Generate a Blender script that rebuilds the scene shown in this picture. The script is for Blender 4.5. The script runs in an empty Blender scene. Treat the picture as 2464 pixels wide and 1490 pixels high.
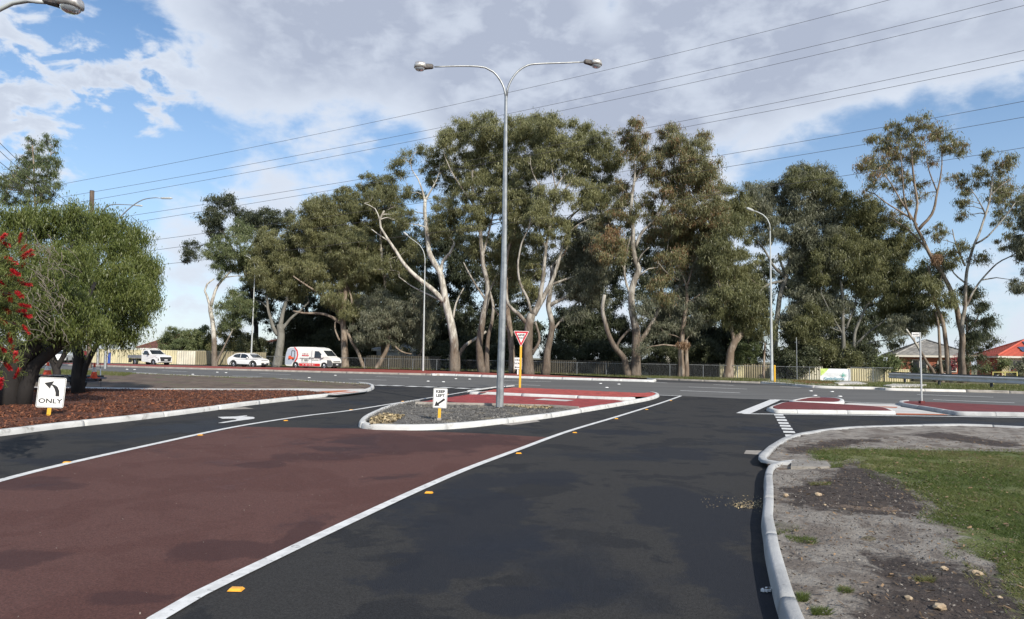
import bpy, bmesh, math, random
import numpy as np
from math import radians, sin, cos, pi, sqrt
from mathutils import Vector, Matrix, noise
from mathutils.geometry import tessellate_polygon

random.seed(7)
RNG = np.random.default_rng(11)
sc = bpy.context.scene
COL = sc.collection

# ------------------------------------------------------------------ camera
EYE, PITCH, ROLL, FD, CX, CY = 1.65, 3.95, 1.0, 1654.4, 1232.0, 745.0
RM = Matrix.Rotation(radians(90 + PITCH), 3, 'X') @ Matrix.Rotation(radians(ROLL), 3, 'Z')
cam = bpy.data.cameras.new('camera')
cam.sensor_width = 36
cam.lens = FD / 2464 * 36
cam.clip_end = 6000
camo = bpy.data.objects.new('camera', cam)
camo.location = (0, 0, EYE)
camo.rotation_euler = RM.to_euler()
COL.objects.link(camo)
sc.camera = camo


def ray(u, v):
    return RM @ Vector(((u - CX) / FD, -(v - CY) / FD, -1))


def G(u, v, z=0.0):
    """ground point seen in the photograph at (u, v), on the level z"""
    d = ray(u, v)
    t = (z - EYE) / d.z
    return Vector((d.x * t, d.y * t, z))


def A(u, v, Y):
    """world point seen at (u, v) that stands Y metres away"""
    d = ray(u, v)
    t = Y / d.y
    return Vector((d.x * t, Y, EYE + d.z * t))


# ------------------------------------------------------------------ light
SUN = Vector((0.42, -0.74, 0.56)).normalized()
sun = bpy.data.lights.new('sun', 'SUN')
sun.energy = 4.2
sun.angle = radians(0.55)
sun.color = (1.0, 0.93, 0.82)
suno = bpy.data.objects.new('sun', sun)
suno.rotation_euler = SUN.to_track_quat('Z', 'Y').to_euler()
suno.location = (10, -20, 40)
COL.objects.link(suno)
sc.view_settings.view_transform = 'Standard'
sc.view_settings.look = 'None'
sc.view_settings.exposure = 0.32
sc.view_settings.gamma = 1.0
sc.view_settings.use_curve_mapping = False
try:
    sc.cycles.max_bounces = 6
    sc.cycles.transparent_max_bounces = 6
except Exception:
    pass

world = bpy.data.worlds.new('World')
sc.world = world
world.use_nodes = True
NT = world.node_tree
NT.nodes.clear()


def N(nt, t, **kw):
    n = nt.nodes.new(t)
    for k, v in kw.items():
        if k in n.inputs.keys() if isinstance(k, str) else False:
            n.inputs[k].default_value = v
        else:
            setattr(n, k, v)
    return n


def M(nt, op, a, b=None, c=None, clamp=False):
    n = nt.nodes.new('ShaderNodeMath')
    n.operation = op
    n.use_clamp = clamp
    for i, x in enumerate((a, b, c)):
        if x is None:
            continue
        if isinstance(x, (int, float)):
            n.inputs[i].default_value = x
        else:
            nt.links.new(x, n.inputs[i])
    return n.outputs[0]


def mixc(nt, f, a, b):
    n = nt.nodes.new('ShaderNodeMix')
    n.data_type = 'RGBA'
    for i, x in ((0, f), (6, a), (7, b)):
        if isinstance(x, (int, float)):
            n.inputs[i].default_value = x
        elif isinstance(x, tuple):
            n.inputs[i].default_value = x if len(x) == 4 else (*x, 1)
        else:
            nt.links.new(x, n.inputs[i])
    return n.outputs[2]


def smooth(nt, x, lo, hi):
    n = nt.nodes.new('ShaderNodeMapRange')
    n.interpolation_type = 'SMOOTHSTEP'
    nt.links.new(x, n.inputs[0])
    n.inputs[1].default_value = lo
    n.inputs[2].default_value = hi
    return n.outputs[0]


def build_sky():
    nt = NT
    tc = nt.nodes.new('ShaderNodeTexCoord')
    sky = nt.nodes.new('ShaderNodeTexSky')
    sky.sky_type = 'NISHITA'
    sky.sun_disc = False
    sky.sun_elevation = math.asin(SUN.z)
    sky.sun_rotation = math.atan2(SUN.x, SUN.y)
    sky.altitude = 20
    sky.air_density = 1.0
    sky.dust_density = 0.6
    sky.ozone_density = 2.0
    nt.links.new(tc.outputs['Generated'], sky.inputs[0])
    sep = nt.nodes.new('ShaderNodeSeparateXYZ')
    nt.links.new(tc.outputs['Generated'], sep.inputs[0])
    zz = M(nt, 'MAXIMUM', sep.outputs[2], 0.0)
    den = M(nt, 'ADD', zz, 0.13)
    cx = M(nt, 'DIVIDE', sep.outputs[0], den)
    cy = M(nt, 'DIVIDE', sep.outputs[1], den)
    comb = nt.nodes.new('ShaderNodeCombineXYZ')
    nt.links.new(cx, comb.inputs[0])
    nt.links.new(cy, comb.inputs[1])

    def fbm(scale, detail, rough, dist, off, sq=(1, 1, 1.9)):
        mp = nt.nodes.new('ShaderNodeMapping')
        mp.inputs['Scale'].default_value = sq
        mp.inputs['Location'].default_value = off
        nt.links.new(tc.outputs['Generated'], mp.inputs[0])
        n = nt.nodes.new('ShaderNodeTexNoise')
        n.inputs['Scale'].default_value = scale
        n.inputs['Detail'].default_value = detail
        n.inputs['Roughness'].default_value = rough
        n.inputs['Distortion'].default_value = dist
        nt.links.new(mp.outputs[0], n.inputs['Vector'])
        return n.outputs[0]
    n1 = fbm(4.2, 8, 0.52, 0.1, (3.1, 1.7, 0.4))
    n2 = fbm(10.0, 8, 0.56, 0.2, (7.3, 2.2, 1.4), (1, 1, 1.7))

    n3 = fbm(24.0, 7, 0.55, 0.3, (1.3, 5.2, 2.4), (1, 1, 1.8))
    cov = M(nt, 'MULTIPLY_ADD', n1, 0.50, M(nt, 'MULTIPLY_ADD', n2, 0.62, -0.04))
    # the large masses of the photographed sky: direction, angular radius in picture units, weight
    masses = [(520, 60, 330, .20), (900, 130, 330, .24), (1330, 60, 330, .18), (1750, 130, 360, .24), (2200, 80, 360, .24),
              (2430, 200, 150, .14), (640, 200, 180, .14), (1250, 230, 150, .18), (1600, 290, 150, .14), (1000, 210, 160, .10),
              (60, 160, 60, .05), (200, 150, 60, .10), (290, 200, 60, .12), (20, 310, 70, .10), (90, 60, 60, .04),
              (1180, 250, 90, .12), (1900, 270, 130, .10), (700, 430, 90, .07), (560, 440, 110, .06), (880, 440, 90, .04),
              (430, 560, 120, .06), (420, 700, 110, .03), (2440, 720, 130, .10), (2380, 620, 80, .06),
              (380, 90, 90, -.20), (250, 60, 90, -.22), (500, 330, 130, -.26), (760, 345, 150, -.30), (300, 320, 120, -.22), (960, 350, 120, -.24),
              (1455, 45, 50, -.26), (2050, 420, 150, -.30), (2330, 420, 150, -.34), (1800, 420, 130, -.24), (2464, 330, 90, -.16), (2200, 300, 60, -.10), (1950, 430, 80, -.10), (430, 160, 45, -.06),
              (260, 400, 90, -.12), (1000, 480, 110, -.12), (2400, 470, 90, -.10), (50, 90, 60, -.08), (150, 60, 80, -.10), (180, 280, 80, -.12), (330, 130, 50, -.10), (90, 110, 70, -.10)]
    acc = cov
    for (u, v, r, w) in masses:
        d = ray(u, v).normalized()
        k = 1.0 / (1 - cos(math.atan(r / FD)))
        dn = nt.nodes.new('ShaderNodeVectorMath')
        dn.operation = 'DOT_PRODUCT'
        dn.inputs[1].default_value = d
        nt.links.new(tc.outputs['Generated'], dn.inputs[0])
        g = M(nt, 'EXPONENT', M(nt, 'MULTIPLY', M(nt, 'SUBTRACT', dn.outputs['Value'], 1.0), k * 0.7))
        acc = M(nt, 'MULTIPLY_ADD', g, w, acc)
    # the broken field of small puffs on the left
    pm = None
    for (u, v, r) in ((60, 130, 120), (180, 200, 120), (290, 240, 100), (60, 260, 120), (350, 190, 80)):
        d = ray(u, v).normalized()
        k = 1.0 / (1 - cos(math.atan(r / FD)))
        dn = nt.nodes.new('ShaderNodeVectorMath')
        dn.operation = 'DOT_PRODUCT'
        dn.inputs[1].default_value = d
        nt.links.new(tc.outputs['Generated'], dn.inputs[0])
        g = M(nt, 'EXPONENT', M(nt, 'MULTIPLY', M(nt, 'SUBTRACT', dn.outputs['Value'], 1.0), k * 0.7))
        pm = g if pm is None else M(nt, 'MAXIMUM', pm, g)
    acc = M(nt, 'MULTIPLY_ADD', M(nt, 'MULTIPLY', pm, M(nt, 'SUBTRACT', n3, 0.40)), 1.5, acc)
    acc = M(nt, 'MULTIPLY_ADD', M(nt, 'SUBTRACT', n3, 0.5), 0.22, acc)
    dens = smooth(nt, acc, 0.47, 0.70)
    thick = smooth(nt, acc, 0.58, 0.98)
    puff = smooth(nt, M(nt, 'MULTIPLY_ADD', n3, 0.4, M(nt, 'MULTIPLY', n2, 0.6)), 0.34, 0.66)
    S = 10.0
    white = (0.64 * S, 0.69 * S, 0.77 * S)
    grey = (0.375 * S, 0.415 * S, 0.51 * S)
    lit = mixc(nt, M(nt, 'MULTIPLY', M(nt, 'POWER', thick, 0.7), M(nt, 'SUBTRACT', 1.38, M(nt, 'MULTIPLY', puff, 0.95)), clamp=True), white, grey)
    # blue of the photograph: the sky texture, slightly lifted
    hs = nt.nodes.new('ShaderNodeHueSaturation')
    hs.inputs['Saturation'].default_value = 1.12
    hs.inputs['Value'].default_value = 1.25
    nt.links.new(sky.outputs[0], hs.inputs['Color'])
    hz = smooth(nt, sep.outputs[2], 0.0, 0.50)
    base = mixc(nt, M(nt, 'MULTIPLY', M(nt, 'SUBTRACT', 1.0, hz), 0.5), hs.outputs[0], (0.43 * S, 0.56 * S, 0.75 * S))
    col = mixc(nt, M(nt, 'MULTIPLY', dens, 0.93), base, lit)
    bg = nt.nodes.new('ShaderNodeBackground')
    bg.inputs[1].default_value = 0.1
    nt.links.new(col, bg.inputs[0])
    out = nt.nodes.new('ShaderNodeOutputWorld')
    nt.links.new(bg.outputs[0], out.inputs[0])


build_sky()

# ------------------------------------------------------------------ materials
MATS = {}


def mat(name, c, c2=None, rough=0.8, scale=3.0, lo=0.4, hi=0.6, detail=5, dist=0.0, grain=0.0, gscale=80.0, bump=0.0, bscale=60.0,
        metal=0.0, rough2=None, obj=False, stretch=None, emit=None, spec=0.5, glass=False, bdist=0.02, tint=False, third=None, voro=False, stock=None):
    """procedural material: two colours mixed by noise, with fine grain and relief"""
    if name in MATS:
        return MATS[name]
    m = bpy.data.materials.new(name)
    m.use_nodes = True
    nt = m.node_tree
    b = nt.nodes['Principled BSDF']
    b.inputs['Roughness'].default_value = rough
    b.inputs['Metallic'].default_value = metal
    b.inputs['Specular IOR Level'].default_value = spec
    if obj:
        tc = nt.nodes.new('ShaderNodeTexCoord')
        vec = tc.outputs['Object']
    else:
        gp = nt.nodes.new('ShaderNodeNewGeometry')
        vec = gp.outputs['Position']
    if stretch:
        mp = nt.nodes.new('ShaderNodeMapping')
        mp.inputs['Scale'].default_value = stretch
        nt.links.new(vec, mp.inputs[0])
        vec = mp.outputs[0]

    def nz(s, d=5, r=0.55, di=0.0):
        n = nt.nodes.new('ShaderNodeTexNoise')
        n.inputs['Scale'].default_value = s
        n.inputs['Detail'].default_value = d
        n.inputs['Roughness'].default_value = r
        n.inputs['Distortion'].default_value = di
        nt.links.new(vec, n.inputs['Vector'])
        return n.outputs[0]
    col = None
    if c2 is not None:
        f = smooth(nt, nz(scale, detail, 0.6, dist), lo, hi)
        col = mixc(nt, f, tuple(c), tuple(c2))
        if rough2 is not None:
            r = nt.nodes.new('ShaderNodeMapRange')
            nt.links.new(f, r.inputs[0])
            r.inputs[3].default_value = rough
            r.inputs[4].default_value = rough2
            nt.links.new(r.outputs[0], b.inputs['Roughness'])
        if third is not None:
            f3 = smooth(nt, nz(third[1], 4, 0.6, 0.4), third[2], third[3])
            col = mixc(nt, f3, col, tuple(third[0]))
    if stock is not None:      # the rough stocking of old bark that gums keep round the foot of the trunk
        gz = nt.nodes.new('ShaderNodeNewGeometry')
        sz = nt.nodes.new('ShaderNodeSeparateXYZ')
        nt.links.new(gz.outputs['Position'], sz.inputs[0])
        hgt = M(nt, 'ADD', sz.outputs[2], M(nt, 'MULTIPLY', M(nt, 'SUBTRACT', nz(1.1, 5, .65), 0.5), 7.0))
        f4 = M(nt, 'SUBTRACT', 1.0, smooth(nt, hgt, stock[1] * .6, stock[1]))
        dark = mixc(nt, smooth(nt, nz(5, 5, .7), .42, .58), tuple(stock[0]), tuple(x * 1.7 for x in stock[0]))
        col = mixc(nt, M(nt, 'MULTIPLY', f4, 0.85), col, dark)
    if grain > 0:
        if voro:
            vn = nt.nodes.new('ShaderNodeTexVoronoi')
            vn.inputs['Scale'].default_value = gscale
            nt.links.new(vec, vn.inputs['Vector'])
            sx = nt.nodes.new('ShaderNodeSeparateColor')
            nt.links.new(vn.outputs['Color'], sx.inputs[0])
            g = sx.outputs[0]
        else:
            g = nz(gscale, 3, 0.7)
        v = M(nt, 'MULTIPLY_ADD', M(nt, 'SUBTRACT', g, 0.5), grain * 4, 1.0)
        mm = nt.nodes.new('ShaderNodeVectorMath')
        mm.operation = 'SCALE'
        if col is None:
            mm.inputs[0].default_value = tuple(c)
        else:
            nt.links.new(col, mm.inputs[0])
        nt.links.new(v, mm.inputs['Scale'])
        col = mm.outputs[0]
    if tint:
        at = nt.nodes.new('ShaderNodeAttribute')
        at.attribute_name = 'tint'
        hs = nt.nodes.new('ShaderNodeVectorMath')
        hs.operation = 'SCALE'
        if col is None:
            hs.inputs[0].default_value = tuple(c)
        else:
            nt.links.new(col, hs.inputs[0])
        nt.links.new(M(nt, 'MULTIPLY_ADD', at.outputs['Fac'], 1.0, 0.5), hs.inputs['Scale'])
        col = hs.outputs[0]
    if col is None:
        b.inputs['Base Color'].default_value = (*c, 1)
    else:
        nt.links.new(col, b.inputs['Base Color'])
    if bump > 0:
        bn = nt.nodes.new('ShaderNodeBump')
        bn.inputs['Strength'].default_value = bump
        bn.inputs['Distance'].default_value = bdist
        nt.links.new(nz(bscale, 4, 0.65), bn.inputs['Height'])
        nt.links.new(bn.outputs[0], b.inputs['Normal'])
    if glass:
        b.inputs['Transmission Weight'].default_value = 0.6
    if emit:
        b.inputs['Emission Color'].default_value = (*emit, 1)
    MATS[name] = m
    return m


def leaf_mat(name, c, c2, c3, new=None, newz=None):
    """leaves: colour by clump (tint) with dull gloss and some light through the blade"""
    m = bpy.data.materials.new(name)
    m.use_nodes = True
    nt = m.node_tree
    b = nt.nodes['Principled BSDF']
    at = nt.nodes.new('ShaderNodeAttribute')
    at.attribute_name = 'tint'
    cr = nt.nodes.new('ShaderNodeValToRGB')
    cr.color_ramp.elements[0].color = (*c, 1)
    cr.color_ramp.elements[1].color = (*c3, 1)
    e = cr.color_ramp.elements.new(0.5)
    e.color = (*c2, 1)
    if new:
        e = cr.color_ramp.elements.new(0.93)
        e.color = (*new, 1)
        cr.color_ramp.elements[3].color = (*new, 1)
        e = cr.color_ramp.elements.new(0.85)
        e.color = (*c3, 1)
    nt.links.new(at.outputs['Fac'], cr.inputs[0])
    nt.links.new(cr.outputs[0], b.inputs['Base Color'])
    b.inputs['Roughness'].default_value = 0.42
    b.inputs['Specular IOR Level'].default_value = 0.5
    tr = nt.nodes.new('ShaderNodeBsdfTranslucent')
    nt.links.new(cr.outputs[0], tr.inputs[0])
    mx = nt.nodes.new('ShaderNodeMixShader')
    mx.inputs[0].default_value = 0.45
    nt.links.new(b.outputs[0], mx.inputs[1])
    nt.links.new(tr.outputs[0], mx.inputs[2])
    nt.links.new(mx.outputs[0], nt.nodes['Material Output'].inputs[0])
    MATS[name] = m
    return m


asph = mat('asphalt_new', (0.031, 0.030, 0.029), (0.0135, 0.0150, 0.0195), spec=0.3, rough=0.9, rough2=0.62, scale=0.24, lo=0.52, hi=0.60, detail=12, dist=0.3,
           grain=0.17, gscale=95, voro=True, bump=0.7, bscale=90, bdist=0.010, third=((0.018, 0.0185, 0.0205), 0.9, 0.54, 0.58))


def add_stains(m, stains, colour, strength=0.72):
    """damp looking stains of the laid asphalt, each with a place and a ragged outline of its own"""
    nt = m.node_tree
    b = nt.nodes['Principled BSDF']
    src = b.inputs['Base Color'].links[0].from_socket
    gp = nt.nodes.new('ShaderNodeNewGeometry')
    n = nt.nodes.new('ShaderNodeTexNoise')
    n.inputs['Scale'].default_value = 0.9
    n.inputs['Detail'].default_value = 10
    n.inputs['Roughness'].default_value = 0.68
    nt.links.new(gp.outputs['Position'], n.inputs['Vector'])
    acc = None
    for (u, v, ru, rv) in stains:
        c = G(u, v)
        rx = ru * c.y / FD
        ry = max(.15, (G(u, v - rv).y - G(u, v + rv).y) / 2)
        s = nt.nodes.new('ShaderNodeVectorMath')
        s.operation = 'SUBTRACT'
        nt.links.new(gp.outputs['Position'], s.inputs[0])
        s.inputs[1].default_value = c
        s2 = nt.nodes.new('ShaderNodeVectorMath')
        s2.operation = 'MULTIPLY'
        nt.links.new(s.outputs[0], s2.inputs[0])
        s2.inputs[1].default_value = (1 / rx, 1 / ry, 0)
        s3 = nt.nodes.new('ShaderNodeVectorMath')
        s3.operation = 'LENGTH'
        nt.links.new(s2.outputs[0], s3.inputs[0])
        d = s3.outputs['Value']
        acc = d if acc is None else M(nt, 'MINIMUM', acc, d)
    f = M(nt, 'ADD', acc, M(nt, 'MULTIPLY', M(nt, 'SUBTRACT', n.outputs[0], 0.5), 3.6))
    f = M(nt, 'SUBTRACT', 1.0, smooth(nt, f, 0.72, 1.08))
    nt.links.new(mixc(nt, M(nt, 'MULTIPLY', f, strength), src, colour), b.inputs['Base Color'])


add_stains(asph, [(1150, 1235, 170, 95), (1060, 1360, 160, 60), (1680, 1225, 150, 65), (1770, 1390, 120, 120), (1310, 1150, 100, 22), (1620, 1090, 120, 18), (1500, 1040, 90, 8), (1830, 1035, 70, 9), (1250, 1440, 120, 40), (800, 1040, 60, 8), (120, 1110, 110, 10)],
           (0.0105, 0.0135, 0.0215))
asph_old = mat('asphalt_old', (0.140, 0.138, 0.132), (0.108, 0.107, 0.104), spec=.3, rough=0.9, scale=0.5, stretch=(0.3, 2.0, 1), grain=0.10, gscale=60, bump=0.2, bscale=90)
asph_far = mat('asphalt_mid', (0.045, 0.045, 0.046), (0.036, 0.036, 0.038), rough=0.9, scale=0.5, grain=0.1, gscale=60)
asph_red = mat('asphalt_red', (0.100, 0.046, 0.038), (0.056, 0.025, 0.0225), spec=.3, rough=0.9, rough2=0.7, scale=0.24, lo=0.56, hi=0.64, detail=8, dist=1.4,
               grain=0.13, gscale=95, voro=True, bump=0.6, bscale=90, bdist=0.010, third=((0.088, 0.038, 0.031), 0.7, 0.47, 0.55))
add_stains(asph_red, [(960, 1068, 200, 26), (1150, 1058, 130, 14), (760, 1100, 110, 12), (520, 1325, 150, 26), (30, 1345, 130, 30), (80, 1165, 130, 14), (330, 1440, 110, 20), (720, 1290, 40, 40), (640, 1120, 50, 8)], (0.044, 0.0190, 0.0190), 0.62)
paint = mat('road_paint', (0.72, 0.72, 0.70), (0.58, 0.58, 0.565), rough=0.7, scale=7, detail=8, grain=0.09, gscale=120, third=((0.30, 0.30, 0.295), 11.0, 0.62, 0.72), bump=0.2, bscale=150, bdist=0.004)
paint_old = mat('road_paint_worn', (0.72, 0.72, 0.70), (0.58, 0.58, 0.57), rough=0.8, scale=3, grain=0.1, gscale=60)
conc = mat('kerb_concrete', (0.60, 0.60, 0.58), (0.52, 0.52, 0.50), rough=0.85, scale=2.2, grain=0.05, gscale=60, bump=0.25, bscale=50, third=((0.27, 0.26, 0.24), 3.5, 0.57, 0.74))
conc_grey = mat('kerb_concrete_grey', (0.42, 0.425, 0.42), (0.33, 0.335, 0.335), rough=0.85, scale=1.6, grain=0.07, gscale=70, bump=0.35, bscale=45, third=((0.19, 0.19, 0.185), 7.0, 0.62, 0.74))  # duller grey carries the cloud shade over the near kerbs in its colour
conc_old = mat('kerb_concrete_old', (0.36, 0.33, 0.29), (0.27, 0.245, 0.215), rough=0.9, scale=2, grain=0.08, gscale=40)
conc_path = mat('path_concrete', (0.60, 0.58, 0.54), (0.50, 0.48, 0.45), rough=0.85, scale=1.2, grain=0.04, gscale=50)
orange = mat('orange_tactile', (0.52, 0.16, 0.07), (0.42, 0.12, 0.05), rough=0.8, scale=3, grain=0.06, gscale=40)
paver_m = mat('red_paver', (0.40, 0.075, 0.060), (0.31, 0.058, 0.05), rough=0.85, scale=3.0, grain=0.08, gscale=90, tint=True)
paver_d = mat('dark_red_paver', (0.32, 0.052, 0.050), (0.25, 0.042, 0.042), rough=0.8, scale=2.0, grain=0.08, gscale=90, tint=True)
paver_bed = mat('paver_bedding', (0.18, 0.05, 0.045), (0.14, 0.045, 0.04), rough=0.95, scale=8)
med_red = mat('median_red_paving', (0.30, 0.055, 0.040), (0.23, 0.05, 0.035), rough=0.9, scale=1.4, grain=0.1, gscale=30, third=((0.22, 0.11, 0.05), 0.25, 0.60, 0.72))
mulch_m = mat('mulch_ground', (0.12, 0.040, 0.020), (0.07, 0.024, 0.013), rough=0.95, scale=14, grain=0.2, gscale=60, bump=1.0, bscale=30, bdist=0.05)
chip_m = mat('mulch_chips', (0.25, 0.088, 0.038), (0.14, 0.048, 0.022), rough=0.85, scale=6, tint=True)
dirt_m = mat('bare_dirt', (0.150, 0.110, 0.080), (0.095, 0.068, 0.052), rough=0.95, scale=1.3, dist=0.6, grain=0.14, gscale=16, bump=0.8, bscale=14, bdist=0.05, third=((0.11, 0.115, 0.05), 0.5, 0.56, 0.68))
gravel_m = mat('island_gravel', (0.175, 0.165, 0.148), (0.11, 0.105, 0.096), rough=0.95, scale=1.6, grain=0.25, gscale=34, bump=1.0, bscale=40, bdist=0.04, third=((0.32, 0.27, 0.18), 1.3, 0.55, 0.70))
grass_g = mat('grass_ground', (0.085, 0.105, 0.028), (0.13, 0.125, 0.05), rough=0.95, scale=1.8, grain=0.2, gscale=25, bump=0.6, bscale=30)
verge_g = mat('verge_grass_ground', (0.115, 0.125, 0.045), (0.17, 0.145, 0.08), rough=0.95, scale=0.8, grain=0.2, gscale=12)
land_m = mat('open_land', (0.12, 0.115, 0.06), (0.16, 0.135, 0.085), rough=0.95, scale=0.05, grain=0.1, gscale=1.0)
galv = mat('galvanised_steel', (0.36, 0.375, 0.38), (0.27, 0.285, 0.295), rough=0.45, metal=0.55, scale=5, obj=False, grain=0.05, gscale=25)
galv_l = mat('pale_galvanised_steel', (0.50, 0.53, 0.52), (0.44, 0.46, 0.46), rough=0.6, metal=0.25, scale=2)
rail_m = mat('guardrail_steel', (0.58, 0.58, 0.58), (0.50, 0.50, 0.50), rough=0.6, metal=0.0, scale=1.5, grain=0.04, gscale=15)
dark_steel = mat('dark_steel', (0.05, 0.055, 0.065), (0.03, 0.033, 0.04), rough=0.6, scale=4)
lampgrey = mat('lamp_cast_aluminium', (0.62, 0.60, 0.57), (0.42, 0.40, 0.38), rough=0.35, metal=0.6, scale=9)
lampdark = mat('lamp_dark_housing', (0.055, 0.05, 0.05), (0.10, 0.085, 0.075), rough=0.6, scale=20)
lampglass = mat('lamp_bowl_glass', (0.55, 0.60, 0.66), rough=0.12, glass=True)
yellow = mat('yellow_paint', (0.75, 0.43, 0.03), (0.66, 0.37, 0.03), rough=0.55, scale=9)
amber = mat('amber_plastic', (0.85, 0.40, 0.04), (0.75, 0.33, 0.03), rough=0.35, scale=30)
white_rpm = mat('white_marker_plastic', (0.8, 0.8, 0.78), rough=0.4)
sign_w = mat('sign_white', (0.80, 0.80, 0.78), (0.75, 0.75, 0.73), rough=0.45, scale=4)
sign_r = mat('sign_red', (0.50, 0.015, 0.03), rough=0.45)
sign_k = mat('sign_black', (0.012, 0.012, 0.014), rough=0.5)
wood = mat('weathered_wood', (0.16, 0.12, 0.09), (0.10, 0.075, 0.06), rough=0.9, scale=6, stretch=(1, 1, 0.15))
wire_m = mat('power_wire', (0.09, 0.085, 0.085), rough=0.6)


# ------------------------------------------------------------------ objects
ORG = {}


def tag(o, label=None, cat=None, group=None, kind=None):
    if label:
        o['label'] = label
    if cat:
        o['category'] = cat
    if group:
        o['group'] = group
    if kind:
        o['kind'] = kind
    return o


def thing(name, loc, label, cat, group=None, rz=0.0):
    o = bpy.data.objects.new(name, None)
    o.empty_display_size = 0.3
    COL.objects.link(o)
    o.location = loc
    o.rotation_euler = (0, 0, rz)
    ORG[o.name] = (Vector(loc), rz)
    return tag(o, label, cat, group)


def setting(name, loc=(0, 0, 0)):
    o = bpy.data.objects.new(name, None)
    o.empty_display_size = 0.3
    COL.objects.link(o)
    o.location = loc
    ORG[o.name] = (Vector(loc), 0.0)
    o['kind'] = 'structure'
    return o


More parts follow.
